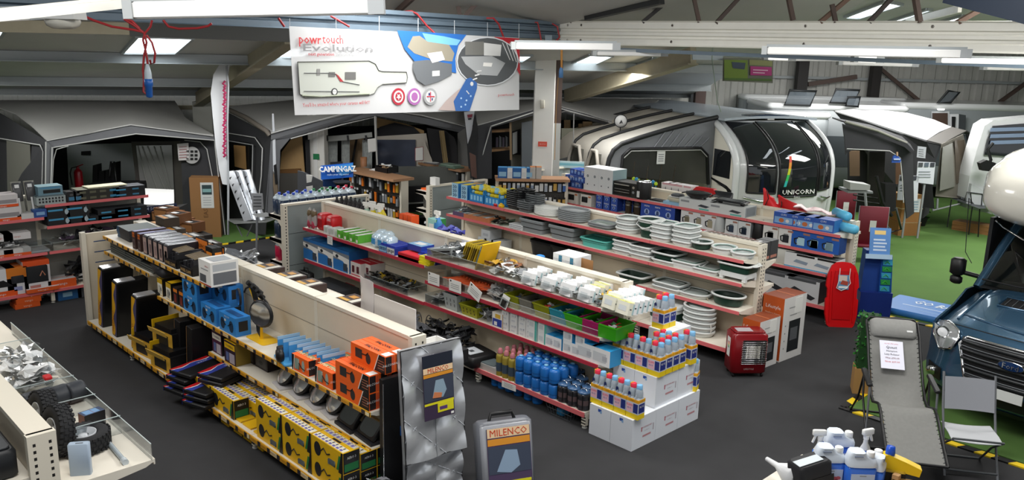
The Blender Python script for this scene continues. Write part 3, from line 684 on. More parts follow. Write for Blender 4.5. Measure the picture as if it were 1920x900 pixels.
k=Kind(carton('light_box','box',.11,.3,.16,H('c8a020'),side=BK,top=BK,art=art));spread(k,[301,317],YD+.02,.845,'small yellow and black box on the middle shelf of the near run','yellow black boxes',jit=0)
def art(b,w,d,h):panel(b,-w*.45,w*.45,h*.72,h*.92,H('d87a20'));panel(b,-w*.3,w*.2,h*.1,h*.6,H('7a2a20'));
k=Kind(carton('light_box','box',.09,.3,.15,H('241c1c'),art=art));spread(k,[330,341],YD+.02,.845,'dark box with orange band beside the blue boxes','orange band boxes',jit=0)
def art(b,w,d,h):
 for sx,sg in((-w*.28,1),(w*.24,-1)):
  disc(b,sx,h*.45,w*.13,h*.32,H('16324e'));b.bar((sx,-.002,h*.62),(sx+sg*w*.2,-.002,h*.42),.012,.002,BK)
 ptext(b,'FALCON',WH,.022,0,-.002,h*.9);panel(b,-.02-w*.1,.01-w*.1,h*.62,h*.74,WH2)
 spanel(b,d*.2,d*.8,h*.25,h*.8,H('1a1c20'),w/2+.001);disc(b,0,0,0,0,BK);tpanel(b,-w*.4,w*.4,d*.3,d*.7,H('1d4f86'),h+.002)
kb=Kind(carton('mirror_box','box',.285,.13,.152,BLU2,side=H('2878c0'),top=H('2b7cc4'),art=art))
kb2=[(358,0,0),(358,0,1),(361,.185,0),(361,.185,1),(392,.0,0),(388,.185,0),(388,.185,1),(427,-.0,0)]
for i,(px,dy,l)in enumerate(kb2):kb.at((xat(px,YD+.01,.845),YD+.01+dy,.845+.211*l),0,['blue mirror box, front left of the blue group','blue mirror box, front left on top','blue mirror box behind the front left one','blue mirror box behind on the upper layer','blue mirror box, second along the front','blue mirror box behind the second one','blue mirror box behind the second, upper layer','blue mirror box standing alone at the right'][i],'blue mirror boxes')
# mirror on yellow display stand
r=empty('mirror_display','round clamp-on towing mirror shown on a yellow stand','mirror display',(xat(490,4.15,.845),4.15,.845));r.scale=(1.35,1.2,1.3)
b=B();b.rbox(-.14,.16,-.08,.1,0,.006,YLW,.03);b.box(-.012,.012,-.012,.012,0,.2,YLW);b.prism([(-.02,.15),(.05,.14),(.07,.3),(-.12,.42),(-.19,.44),(-.07,.3)],-.01,.0,YLW,'y');b.build('stand',r)
b=B();b.prism([(-.05,.06),(.0,.02),(.03,.3),(-.02,.4),(-.14,.45),(-.08,.32)],-.014,-.012,BK,'y');b.box(-.06,.0,-.016,-.014,.17,.23,YLW);b.box(-.06,-.0,-.016,-.014,.27,.33,H('c88a5a'));b.build('card',r)
b=B();rm=[(.0,0),(.1,.004),(.12,.02),(.115,.035),(.08,.05),(.0,.06)];b.lathe(rm,BK,24,xf=T(.1,-.03,.26,.4,math.pi/2));b.build('mirror_shell',r)
b=B();b.lathe([(0,.061),(.07,.056),(.1,.045)][::-1],SILV,24,xf=T(.1,-.03,.26,.4,math.pi/2),caps=False);b.build('glass',r)
b=B();b.tube([(-.13,-.02,.43),(-.08,-.03,.46),(0,-.03,.44),(.04,-.03,.42),(.16,-.02,.36),(.2,-.02,.28)],.009,BK);b.tube([(-.13,-.02,.43),(-.19,-.02,.4),(-.22,-.02,.36)],.009,BK)
for x,z in((-.1,.46),(-.02,.45),(.05,.43),(.08,.4)):b.lathe([(.022,-.03),(.022,.03)],BK,10,xf=T(x,-.03,z,0,.8))
b.lathe([(.0,0),(.075,.006),(.08,.015),(.075,.025),(0,.02)],DK,24,xf=T(-.29,-.02,.3,-.3,math.pi/2));b.lathe([(0,.027),(.068,.026)][::-1],SILV,24,xf=T(-.29,-.02,.3,-.3,math.pi/2),caps=False);b.build('clamp_arm',r)
# blister packs
r=mke('blister_pack','blister pack');b=B();b.box(-.002,.002,0,.22,.02,.2,H('3f8fd0'));b.box(-.003,.003,.0,.22,.17,.2,H('9ac0e0'));b.build('card',r)
b=B();b.rbox(-.035,-.004,.02,.2,.02,.17,CLEAR,.02);b.build('bubble',r)
b=B();b.lathe([(.0,-.015),(.05,-.012),(.055,0),(.05,.012),(0,.015)],DK,16,xf=T(-.02,.09,.08,0,0,math.pi/2));b.tube([(-.02,.12,.1),(-.02,.17,.14)],.008,BK);b.build('mirror',r)
k=Kind(r)
for i in range(8):k.at((xat(520+i*10.5,YD+.05,.845),YD+.06+.03*(i//3),.845),R(-6),'clear blister pack with blue card and small mirror, '+nth(i,8),'blue blister packs',.8)
b=B();b.rbox(-.12,.14,0,.1,0,.02,H('4aa0d8'),.02);b.lathe([(.02,0),(.035,.03),(.035,.07),(.01,.08)],DK,12,(-.05,.04,.02));b.lathe([(.0,0),(.045,.01),(.05,.03),(.045,.05),(0,.06)],BK,16,xf=T(.04,.03,.06,0,math.pi/2));one(b,'clamp_mirror','small black clamp mirror lying on a blue card at the shelf edge','mirror',(xat(522,YD,.845),YD-.0,.847),-.2).scale=(1.4,1.4,1.4)
# orange boxes
def art_o(txt,open_):
 def art(b,w,d,h):
  b.prism([(-w*.5,h*.0),(-w*.42,0),(-w*.34,h),(-w*.5,h)]if open_ else[(w*.5,0),(w*.2,0),(w*.34,h),(w*.5,h)],-.0015,-.001,BK,'y')
  e=[(-w*.42,0),(-w*.40,0),(-w*.32,h),(-w*.34,h)]if open_ else[(w*.2,0),(w*.18,0),(w*.32,h),(w*.34,h)]
  b.prism(e,-.002,-.001,WH,'y')
  if open_:b.rbox(-w*.26,-w*.05,-.003,-.001,h*.15,h*.85,H('8a9a90'),.01);disc(b,w*.2,h*.5,w*.09,h*.36,H('9aa8a0'));b.tube([(-w*.05,-.002,h*.6),(w*.1,-.002,h*.35),(w*.3,-.002,h*.3)],.004,BK,4)
  else:
   panel(b,-w*.36,-w*.16,h*.28,h*.82,H('2a2c2e'),-.0015);disc(b,w*.02,h*.45,w*.07,h*.3,H('2a2a2c'));b.tube([(-w*.16,-.002,h*.6),(-w*.05,-.002,h*.62),(w*.02,-.002,h*.8)],.004,BK,4)
   for i in range(4):panel(b,w*.3,w*.47,h*(.2+.15*i),h*(.25+.15*i),H('a06048'),-.002)
  ptext(b,txt,BK if not open_ else H('d8d8a8'),.04,0,d*.5,h+.002,'top',bold=.02)
  if open_:tpanel(b,-w*.4,w*.4,d*.62,d*.8,H('8a8a60'),h+.0015)
  else:tpanel(b,w*.34,w*.49,.01,d-.01,WH,h+.002)
  spanel(b,.004,d*.62,.004,h-.004,H('1c1416'),w/2+.001);ptext(b,'FALCON',WH2,.022,w/2+.0015,d*.3,h*.5,'side');spanel(b,d*.66,d*.9,h*.05,h*.95,H('c8502a'),w/2+.001)
 return art
ko=Kind(carton('mirror_box','box',.215,.1,.118,ORA,art=art_o('SUPER STEADY',True)));ko2=Kind(carton('mirror_box','box',.385,.083,.118,ORA,art=art_o('FALCON',False)))
spread(ko,[563,607],YD+.01,.845,'orange mirror box with pale glass picture in the front row','orange boxes with pale glass',jit=0)
for i,(px,dy)in enumerate(((585,.145),(632,.145),(622,.29))):ko.at((xat(px,YD+.16,.845),YD+.01+dy,.845),0,'orange mirror box behind the front row, '+['left one','right one','rearmost by the panel'][i],'orange boxes with pale glass')
x0=xat(693,YD,.845)-.27
for i,(dx,dy,l)in enumerate(((0,0,0),(0,0,1),(0,.12,0),(0,.12,1),(0,.24,0),(0,.24,1),(.06,.13,2),(.06,.25,2))):
 ko2.at((x0+dx,YD+dy,.845+.164*l),0,'orange black ended mirror box of the end pile, %s'%['front bottom','front upper','middle bottom','middle upper','rear bottom','rear upper','topmost front','topmost rear'][i],'orange boxes in the end pile')
# row 3: dark boxes, round mirrors, square mirrors
def art(b,w,d,h):panel(b,-w*.45,w*.45,h*.66,h*.92,H('d8d4c0')if 1 else YLW);ptext(b,'TOWING',H('5a3a6a'),.03,0,-.002,h*.79);panel(b,-w*.05,w*.4,h*.05,h*.5,H('b0a8b0'));panel(b,-w*.35,-w*.1,h*.1,h*.5,H('5a6a98'))
k=Kind(carton('brake_light_box','box',.17,.16,.185,H('4a2038'),top=H('b8b0a0'),side=BK,art=art));spread(k,[408],YD+.03,.5,'purple and white box on the lowest raised shelf')
def art(b,w,d,h):panel(b,-w*.45,w*.45,h*.66,h*.92,YLW);ptext(b,'TOWING',H('3a2a10'),.03,0,-.002,h*.79);panel(b,-w*.05,w*.4,h*.05,h*.5,H('b0a8b0'));panel(b,-w*.35,-w*.1,h*.1,h*.5,H('5a6a98'))
k=Kind(carton('brake_light_box','box',.19,.16,.185,H('2a1828'),top=YLW,side=H('7a6420'),art=art));spread(k,[432],YD+.0,.5,'dark box with yellow band beside the purple box')
def art(b,w,d,h):panel(b,-w*.4,w*.4,h*.1,h*.7,H('4a4846'));disc(b,0,h*.35,w*.15,h*.12,BK)
k=Kind(carton('camera_box','box',.2,.16,.15,H('241c1c'),art=art));spread(k,[465,490],YD+.18,.5,'dark box with grey picture behind the yellow banded box','dark camera boxes')
MIR=mat('mirror_face',(.86,.87,.88),.1,.75)
r=mke('round_mirror','mirror');X=T(0,.07,.1,0,R(52));b=B();b.lathe([(.0,-.03),(.09,-.025),(.105,0),(.1,.012),(.0,.008)],BK,28,xf=X@T(0,0,0));b.build('shell',r)
b=B();b.lathe([(.096,.012),(.07,.022),(.04,.027),(0,.029)],MIR,28,xf=X,caps=False);b.build('glass',r);b=B();b.box(-.09,.09,-.02,.1,0,.012,H('c8c4c4'));b.box(-.03,.03,.05,.1,0,.09,BK);b.build('base',r);kr=Kind(r)
X9=Matrix.Identity(4)
for i,px in enumerate((522,553,584,614)):kr.at((xat(px,YD+.08,.5),YD+.08,.5),R(-8)+rnd.uniform(-.05,.05),'round convex towing mirror on a small base, '+nth(i,4),'round mirrors')
r=mke('square_mirror','mirror');X=T(0,.07,.1,0,R(-38));b=B();b.rbox(-.105,.105,-.02,.005,-.1,.1,BK,.004,xf=X);b.box(-.11,.11,-.02,.12,0,.02,DK);b.build('shell',r)
b=B();q=[(.09*math.copysign(1,c_)*(abs(c_)**.35),-.021,.085*math.copysign(1,s_)*(abs(s_)**.35))for c_,s_ in((math.cos(a),math.sin(a))for a in lin(0.01,2*math.pi-.2,28))];b.quad(q,mat('mirror_dull',(.5,.52,.52),.12,1.0),X);b.box(.05,.075,-.023,-.0215,.05,.075,WH2,xf=X);b.build('glass',r);k=Kind(r)
for i,px in enumerate((648,686)):k.at((xat(px,YD+.06,.5),YD+.05,.5),R(-5),['square towing mirror, left of two beside the round mirrors','square towing mirror nearest the shelf end'][i],'square mirrors')
b=B();b.box(-.02,.02,0,.2,0,.26,BK,xf=T(0,0,0,0,R(-20)));b.box(-.005,.022,.02,.12,.12,.2,BLU,xf=T(0,0,0,0,R(-20)));one(b,'mirror_pack','black carded mirror pack leaning at the end of the low shelf','blister pack',(xat(720,YD+.1,.5),YD+.1,.5),-.3).scale=(1.3,1.3,1.1)
# base: tall bags with printed edges
BY=3.64
def tallbag(w,d,h,c1,c2):
 b=B();b.rbox(-w/2,w/2,0,d,0,h,BK,.015,sm=False);n=14
 z=lin(.02,h-.02,n);a=[-w/2+w*(.55+.2*math.sin(i*1.1))for i in range(n)]
 b.surf([[(-w/2+.004,-.0015,zz)for zz in z],[(x,-.0015,zz)for x,zz in zip(a,z)]],c1,smooth=False);b.surf([[(x,-.0015,zz)for x,zz in zip(a,z)],[(w/2-.004,-.0015,zz)for zz in z]],c2,smooth=False)
 b.text('MILENCO',H('a84a1c'),.07,(-w*.22,-.003,h*.28),(0,0,1),(-1,0,0));b.rbox(-w/2+.01,w/2-.01,.01,d*.6,h-.005,h+.015,mat('foil_film',(0,0,0)),.01)
 b.surf([[(w/2+.002,.03+.04*j,.05+(h-.1)*i/3)for j in range(int(d/.04)-1)]for i in range(4)],H('101114',.3),smooth=False);return b
for i,(px,h,dx,dz)in enumerate(((192,.86,.0,0),(222,.78,.02,0),(262,.74,.04,0))):
 o=one(tallbag(.14,.42,h,H('d8a21c'),H('4a4668')),'bagged_screen','tall black bagged panel with yellow printed edge, %s of three'%['leftmost','middle','rightmost'][i],'bagged panel',(xat((178,204,240)[i]+8,BY,.15),BY+.02,.15),R(4),'tall black bagged panels');o.rotation_euler[1]=R(9)
for i,px in enumerate((330,352)):
 b=B();b.rbox(-.07,.07,0,.4,0,.6,BK,.01,sm=False);b.box(-.072,-.068,-.002,.0,.01,.59,CARD);o=one(b,'bagged_screen','plain black bagged panel right of the printed ones, %s'%('left','right')[i],'bagged panel',(xat(px-28,BY,.15),BY+.2,.15),0,'plain black bagged panels');o.rotation_euler[1]=R(6)
r=mke('open_carton','carton');b=B();b.box(-.17,.17,0,.45,0,.15,BK,front=H('d8a838'));b.box(-.17,-.16,-.002,.45,.15,.22,YLW);b.box(-.15,.15,.0,.006,.15,.2,H('d8b050'),xf=T(0,0,0,0,.5));b.box(-.1,.1,-.003,-.001,.02,.12,H('2a2620'));b.build('box',r);b=B();b.box(-.14,.14,.02,.43,.1,.19,BK);b.build('contents',r);k=Kind(r)
for i,(px,y,z)in enumerate(((262,.02,.15),(300,.0,.15),(288,.1,.37))):k.at((xat(px,BY,z)+.03,BY+y,z),R(6),'opened black and yellow carton at the foot of the near run, %s'%['left','right','upper'][i],'opened cartons')
def art(b,w,d,h):
 g=[(-w*.5+w*i/8,d*(.22+.08*math.sin(i*1.3)))for i in range(9)]
 b.surf([[(x,.0,h+.002)for x,y in g],[(x,y*.6,h+.002)for x,y in g]],RED,smooth=False);b.surf([[(x,y*.6,h+.002)for x,y in g],[(x,y*.75,h+.002)for x,y in g]],WH,smooth=False);b.surf([[(x,y*.75,h+.002)for x,y in g],[(x,d*.4,h+.002)for x,y in g]],H('2a3a90'),smooth=False)
 ptext(b,'XTRA',WH,.05,-w*.2,d*.32,h+.003,'top');panel(b,-w*.5,w*.5,0,h,H('1c2a70'))
b=B();w,d,h=.46,.5,.045;b.rbox(-w/2,w/2,0,d,0,h,BK,.02,sm=False);art(b,w,d,h);k=Kind(mk(b,'step_mat','packed mat'))
for i in range(4):k.at((xat(338,BY,.3)+.02*(i%2),BY+.03+.02*i,.15+.065*i),R(-78)+.08*(i%2),'black packed mat with blue and red end, left pile, %s from bottom'%ORD[i],'packed mats',.82)
for i in range(3):k.at((xat(372,BY,.3),BY+.02+.01*i,.15+.065*i),R(-72)+.06*(i%2),'black packed mat with blue and red end, right pile, %s from bottom'%ORD[i],'packed mats',.82)
for i in range(2):k.at((xat(380,BY,.3)-.1,BY+.2,.36+.06*i),R(-70),'black packed mat with blue and red end, %s of the two highest'%('lower','upper')[i],'packed mats',.82)
# yellow mirror boxes
def art_y(b,w,d,h):
 panel(b,-w*.5,w*.5,0,h,YLW,-.0005);disc(b,-w*.3,h*.5,w*.11,h*.34,H('1c1e22'));b.tube([(-w*.19,-.002,h*.5),(-w*.1,-.002,h*.7),(0,-.002,h*.5),(w*.1,-.002,h*.6)],.004,BK,4)
 b.rbox(w*.06,w*.26,-.003,-.001,h*.12,h*.4,H('5c6468'),.008);b.prism([(w*.3,h*.1),(w*.36,h*.1),(w*.44,h*.8),(w*.38,h*.8)],-.002,-.001,GRN,'y');b.prism([(w*.36,0),(w*.5,0),(w*.5,h),(w*.45,h)],-.002,-.001,BK,'y')
 tpanel(b,-w*.48,w*.48,.006,d*.45,H('e8e4d0'),h+.0015);tpanel(b,-w*.48,w*.48,d*.7,d*.97,H('d4d0c0'),h+.0015)
 for i in range(8):
  x=-w*.45+w*.9*i/8;tpanel(b,x,x+w*.07,.01,d*.22,H('6a62a8'),h+.002);tpanel(b,x+.01,x+w*.06,d*.26,d*.42,H('3a3a48'),h+.002);tpanel(b,x,x+w*.07,d*.74,d*.93,H('7a72b0'),h+.002)
 tpanel(b,-w*.1,w*.14,d*.5,d*.64,BK,h+.002)
 spanel(b,.002,d-.002,.002,h-.002,BK,w/2+.0008);spanel(b,.01,d-.01,h*.1,h*.45,H('1c6a3a'),w/2+.0015);ptext(b,'AERO 3',WH2,.02,w/2+.002,d/2,h*.72,'side')
ky=Kind(carton('mirror_box','box',.37,.125,.122,YLW,art=art_y));n=0
def pile(x0,y0,z0,nx,ny,nz,dx,dy,dz,where,k=1):
 global n
 for i in range(nx):
  for j in range(ny):
   for l in range(nz):ky.at((x0+dx*i,y0+dy*j,z0+dz*k*l),0,'yellow mirror box %s, %s along, %s, %s'%(where,ORD[i],('front','second row','third row','back row')[j],('bottom','upper','top')[l]),'yellow mirror boxes',(1,1,k))
xa=xat(358,BY,.15)+.25
pile(xa,BY+.01,.15,2,1,1,.52,.176,.169,'in the left pile',1.25);pile(xa+.24,BY+.19,.15,2,2,1,.52,.176,.169,'in the left pile behind')
xb=xat(482,BY,.15)+.24
pile(xb,BY+.01,.15,3,1,2,.52,.176,.169,'in the right pile',1.2);pile(xb,BY+.19,.15,3,2,2,.52,.176,.169,'in the right pile behind')
# boxes on the floor beneath the base shelf
k=Kind(carton('lock_box','box',.2,.12,.2,H('7a4a24'),side=BK,art=lambda b,w,d,h:panel(b,-w*.4,w*.4,h*.3,h*.5,H('a86a30'))))
for i,(px,z)in enumerate(((272,0),(287,0),(304,0),(280,-1),(318,0))):
 if z<0:continue
 k.at((xat(px,BY+.1,.0),BY+.12,0),0,'brown box on the floor beneath the near run, %s from the left'%ORD[i],'brown boxes under the near run')
for i,px in enumerate((344,372)):ky.at((xat(px,BY+.1,0),BY+.1,0.0),0,'yellow mirror box on the floor under the near run, %s'%('left','right')[i],'yellow boxes under the near run',(1,1,.75))
b=B();b.box(-.065,.065,0,.3,0,.12,YLW,side=H('b89018'));panel(b,-.04,.03,.02,.05,H('4a7a2a'));b.tube([(-.03,-.002,.09),(0,-.004,.1),(.03,-.002,.09)],.006,BK,4);k=Kind(mk(b,'small_box','box'))
for i,px in enumerate((425,449,467,488)):k.at((xat(px,BY+.05,0),BY+.03,0),0,'small yellow box on the floor under the near run, '+nth(i,4),'small yellow boxes on the floor')
b=B();heap(b,.9,.3,.12,None,14,4,.14,.5,[H('1c2440'),H('141a2c')]);one(b,'navy_cover','crumpled navy fabric pushed under the near run','cover',(-6.9,BY+.12,0),0)
b=B();b.rbox(-.28,.2,0,.35,0,.1,H('a8a8b0',.3),.03);ptext(b,'MILENCO',H('3a3a80'),.07,0,.1,.102,'top');heap(b,.5,.35,.2,None,12,8,.11,.5,[FILM,H('5a5c80'),BK]);one(b,'bagged_cover','film bagged silver and blue cover on the base shelf end','bagged cover',(xat(700,BY,.2)-.12,BY+.05,.15),0)

# ---- silver quilted screens at the end of the near run
FOIL=mat('quilted_foil',(.82,.84,.87),.25,.7,bump=.3,bscale=14)
def quilt(x0,x1,z0,z1,nx,nz,y=0,dep=.018):
 g=[];
 for i in range(nz*4+1):
  row=[]
  for j in range(nx*4+1):
   u,v=j/4,i/4;q=abs(math.sin(math.pi*(u+v)/2))*abs(math.sin(math.pi*(u-v)/2+.001));row.append((x0+(x1-x0)*j/(nx*4),y-dep*q**.7,z0+(z1-z0)*i/(nz*4)))
  g.append(row)
 return g
def screen(label,loc,rz,rx,w,h,cardy=True):
 r=empty('thermal_screen',label,'thermal screen',loc,rz);r.rotation_euler[0]=rx
 b=B();b.box(-w/2,w/2,0,.05,0,h,FOIL);b.surf(quilt(-w/2,w/2,.0,h,3,5,0,.035),FOIL)
 for k in range(-4,9,2):
  for sg in(1,-1):
   q=[(u,(k-u)if sg>0 else(u-3+k))for u in lin(0,3,13)];q=[(-w/2+w*u/3,-.006,h*v/5)for u,v in q if 0<=v<=5]
   if len(q)>1:b.tube(q,.005,H('b8bcc2',.3),4)
 b.build('quilt',r)
 b=B()
 for a,c_ in(((-w/2,-.004,0),(-w/2,-.004,h)),((w/2,-.004,0),(w/2,-.004,h)),((-w/2,-.004,h),(w/2,-.004,h)),((0,-.02,0),(0,-.02,h*.4)),((-w/2,-.004,h*.0),(w/2,-.004,h*.0))):b.tube([a,c_],.005,BK if a[0]!=0 else GRY)
 b.build('edging',r)
 if cardy:
  b=B(T(0,-.035,0));cw=w*.5;x=.02;b.box(x-cw/2,x+cw/2,-.028,-.024,h*.36,h*.93,H('3a2c44'));b.box(x-cw/2,x+cw/2,-.029,-.028,h*.82,h*.93,H('1c2230'))
  panelz=lambda a,c_,m,y=-.03:b.quad([(x-cw/2+.004,y,h*a),(x+cw/2-.004,y,h*a),(x+cw/2-.004,y,h*c_),(x-cw/2+.004,y,h*c_)],m)
  panelz(.77,.82,H('e8c8a0'));b.text('MILENCO',H('c8401c'),.06,(x,-.031,h*.795),(1,0,0),(0,0,1),squash=.85);panelz(.735,.765,H('d8902c'));panelz(.52,.73,H('3a4050'))
  b.prism([(x-.07,h*.55),(x+.04,h*.54),(x+.08,h*.6),(x+.05,h*.7),(x-.03,h*.7)],-.032,-.03,H('8aa0b0'),'y');b.prism([(x-.07,h*.55),(x+.02,h*.54),(x+.03,h*.58),(x-.05,h*.6)],-.034,-.032,H('c87a50'),'y')
  panelz(.49,.51,H('d8d020'));b.box(x-.02,x+cw/2-.01,-.031,-.03,h*.41,h*.49,H('d8d020'));b.box(x,x+.08,-.032,-.031,h*.43,h*.46,H('5a3a70'));b.box(x+cw/2-.04,x+cw/2-.01,-.031,-.03,h*.37,h*.39,WH);b.build('card',r)
 return r
p=atX(880,880,-5.3)
screen('tall silver quilted thermal screen with purple card hung at the near run end',(-5.38,4.4,.42),R(84),R(-5),.63,1.03)
screen('lower silver quilted screen standing beneath the hanging one',(-5.42,4.42,.0),R(84),R(-2),.6,.62,False)
b=B();b.box(-.2,.2,0,.05,0,1.15,BK);b.tube([(-.2,-.01,0),(-.2,-.01,1.12)],.006,SILV);one(b,'folded_screen','black backed folded screen on edge behind the silver ones','thermal screen',(-5.62,4.2,.02),R(88))
r=empty('screen_bag','grey zipped bag with a printed card standing on the floor','bag',(-5.02,4.98,0),R(66));r.rotation_euler[0]=R(-14);r.scale=(1.15,1.15,1.2)
b=B();b.rbox(-.24,.24,0,.16,0,.55,H('6a6d74',.35),.05);b.rbox(-.22,.22,-.01,.05,.02,.53,H('9a9ca2',.25),.03);b.build('body',r)
b=B();b.tube([(-.12,.06,.54),(-.1,.06,.6),(.08,.06,.6),(.1,.06,.54)],.016,BK,8);b.build('handle',r)
b=B();b.box(-.17,.2,-.018,-.012,.02,.5,H('4a3a58'));b.box(-.165,.195,-.02,-.018,.43,.5,H('e8c8a0'));b.text('MILENCO',H('c8401c'),.075,(.015,-.021,.465),(1,0,0),(0,0,1));b.box(-.165,.195,-.02,-.018,.37,.42,H('d8902c'));b.box(-.165,.195,-.02,-.018,.15,.36,H('3c4456'));b.prism([(-.1,.17),(.02,.15),(.1,.2),(.08,.32),(-.02,.33)],-.022,-.02,H('8aa0b8'),'y');b.box(-.16,.19,-.021,-.018,.07,.09,H('d8d020'));b.build('card',r)
# ================================================================ CENTRE RUN (A)
YA=6.69;GD=.345
def acrylic(b,x0,x1,y0,y1,z0,h,m=None):
 m=m or CLEAR;t=.004
 b.box(x0,x1,y0,y0+t,z0,z0+h,m);b.box(x0,x1,y1-t,y1,z0,z0+h,m);b.box(x0,x0+t,y0,y1,z0,z0+h,m);b.box(x1-t,x1,y0,y1,z0,z0+h,m)
 e=H('b8c4c4',.2)
 for a,c_ in(((x0,y0,z0+h),(x1,y0,z0+h)),((x0,y0,z0+h),(x0,y1,z0+h)),((x1,y0,z0+h),(x1,y1,z0+h))):b.bar(a,c_,.003,.003,e)
# top left bay
b=B();b.rbox(-.07,.07,0,.14,0,.185,H('c41820',.35),.03);panel(b,-.04,.04,.13,.165,H('e89098'),-.001);ptext(b,'GAS',WH,.03,0,-.002,.147);panel(b,-.045,.045,.03,.12,H('a0101a'));k=Kind(mk(b,'red_canister','canister'));spread(k,[600,617],YA+.08,1.185,'square red canister at the left of the centre run','red canisters',jit=0,words=('front left','front right'))
b=B();b.lathe([(.03,0),(.04,.05),(.04,.12),(.03,.2),(.0,.24)],mat('smoky_bag',(.5,.48,.46),.2,alpha=.7),10,sq=.7);b.lathe([(.02,.12),(.035,.16),(.03,.2),(0,.22)],H('6a5a40'),10);b.lathe([(.02,.0),(.038,.03),(.03,.09),(0,.1)],H('a03048'),10);k=Kind(mk(b,'bagged_tap','bagged part'));spread(k,[582,590],YA+.06,1.185,'bagged tap part hanging left of the red canisters','bagged parts')
def art(b,w,d,h):panel(b,-w*.4,w*.3,h*.2,h*.8,H('b8c0b8'));tpanel(b,-w*.4,w*.4,.01,d-.01,H('c8ccc8'),h+.001)
k=Kind(carton('small_box','box',.085,.12,.085,WH2,art=art));spread(k,[611,623],YA+.01,1.185,'small white box before the red canisters','small white boxes',jit=0)
def art(b,w,d,h):panel(b,-w*.1,w*.45,h*.1,h*.45,WH);tpanel(b,-w*.4,w*.4,.01,d-.01,H('d0d4cc'),h+.001)
k=Kind(carton('bulb_box','box',.06,.09,.085,H('5fae3a'),top=WH2,art=art))
for i in range(4):
 for j in range(3):k.at((xat(634+11*i,YA,1.185),YA+.01+.126*j,1.185),0,'small green and white box, %s along, %s deep'%(ORD[i],ORD[j]),'green white bulb boxes')
b=B();b.rbox(-.06,.06,0,.14,0,.15,mat('wipe_film',(.55,.68,.78),.2,.2,bump=.5,bscale=25),.05);b.box(-.03,.03,-.003,0,.04,.1,H('3f8fc8'));k=Kind(mk(b,'roll_pack','wrapped rolls'));spread(k,[700,712,722],YA+.05,1.185,'glossy wrapped roll pack, light blue','roll packs');spread(k,[706,718],YA+.2,1.185,'glossy wrapped roll pack behind, light blue','roll packs')
def art(b,w,d,h):
 for i in range(4):ptext(b,'0123'[i]+'7',H('1b3070'),.03,-w*.38+w*.12*i,-.003,h*.6)
 panel(b,-w*.48,-w*.02,h*.08,h*.95,H('8cc0e0'));panel(b,w*.02,w*.48,h*.08,h*.95,H('d8dce0'))
 for i in range(5):panel(b,-w*.44+w*.08*i,-w*.4+w*.08*i,h*.3,h*.8,H('16306a'),-.0015)
 for i in range(4):panel(b,w*.07+w*.1*i,w*.13+w*.1*i,h*.2+.01*(i%2),h*.7,H('2a2a30'),-.0015)
 for i in range(5):b.box(-w*.45+w*.19*i,-w*.3+w*.19*i,.02,d-.02,h,h+.015,H('24389a'))
k=Kind(carton('number_tray','display tray',.27,.28,.07,H('1d2f86'),art=art))
spread(k,[725],YA+.0,1.185,'navy tray of stick-on numbers with pale front, left one','navy trays');o=spread(k,[800],YA+.1,1.185,'navy tray of stick-on numbers with pale front, right one','navy trays')
k=Kind(carton('lidded_tray','display tray',.22,.2,.06,H('2240a0'),top=H('7aa4c8'),art=lambda b,w,d,h:tpanel(b,-w*.3,w*.3,.04,d*.6,WH2,h+.002)));k.at((xat(778,YA+.15,1.29),YA+.14,1.283),0,'small blue tray with pale top set on the right navy tray')
b=B();b.box(-.16,.16,0,.26,0,.03,RED);b.box(-.16,.16,0,.26,.0,.055,H('c01824'));tpanel(b,-.14,.14,.02,.24,H('d83038'),.056);k=Kind(mk(b,'red_tray','tray'));k.at((xat(766,YA,1.185),YA-.01,1.185),0,'flat red packet tray at the shelf edge')
b=B();b.box(-.08,.08,0,.12,0,.012,H('e0d21c'));b.box(-.05,.06,.02,.1,.012,.014,H('6a80a8'));k=Kind(mk(b,'yellow_pack','packet'))
for i in range(6):k.at((xat(793,YA,1.185)+.012*(i%3),YA+.0+.004*i,1.185+.018*i),.1*(i%2),'flat yellow packet, %s from the bottom, left of the taller shelf'%ORD[i],'flat yellow packets')
b=B();b.box(-.05,.05,0,.002,0,.09,WH)
for i in range(5):panel(b,-.035,.035-.01*(i%2),.075-.014*i,.079-.014*i,GRY,-.0008)
kt=Kind(mk(b,'price_card','price card'))
kt.at((xat(619,6.66,1.12),6.655,1.06),0,'white price card hanging under the top left red rail')
# second row left
def art(b,w,d,h):
 panel(b,-w*.5,w*.5,h*.0,h*.5,H('2270b8'));panel(b,-w*.5,w*.5,h*.5,h*.86,H('7a8088'));b.prism([(w*.1,h*.5),(w*.5,h*.2),(w*.5,h*.66),(-w*.5,h*.8),(-w*.5,h*.62)],-.002,-.001,WH,'y')
 b.rbox(w*.16,w*.38,-.004,-.002,h*.06,h*.42,H('3a4450'),.008);disc(b,-w*.25,h*.66,w*.09,h*.08,H('16202a'),-.003);tpanel(b,-w*.4,w*.4,.03,d-.03,H('2a76b4'),h+.0015);panel(b,w*.42,w*.5,0,h*.5,WH,-.0025)
k=Kind(carton('cool_box_pack','box',.31,.3,.235,H('2066a8'),top=H('1f5f9e'),art=art));spread(k,[583,611,640],YA+.02,.68,'blue and white appliance box with photo front','blue appliance boxes',jit=0)
def art(b,w,d,h):
 for sx in(-w*.22,w*.22):b.rbox(sx-w*.09,sx+w*.09,-.003,-.001,h*.25,h*.75,H('5a1c28'),.008)
 panel(b,-w*.45,w*.45,h*.04,h*.12,H('c04050'))
k=Kind(carton('heater_pack','box',.19,.3,.15,H('d8d0cc'),top=H('b0202c'),art=art));k.at((xat(665,YA,.68),YA+.02,.68),0,'white box with red top on the second shelf, front one','red topped boxes');k.at((xat(685,YA+.1,.68),YA+.1,.68),0,'white box with red top on the second shelf, right one','red topped boxes')
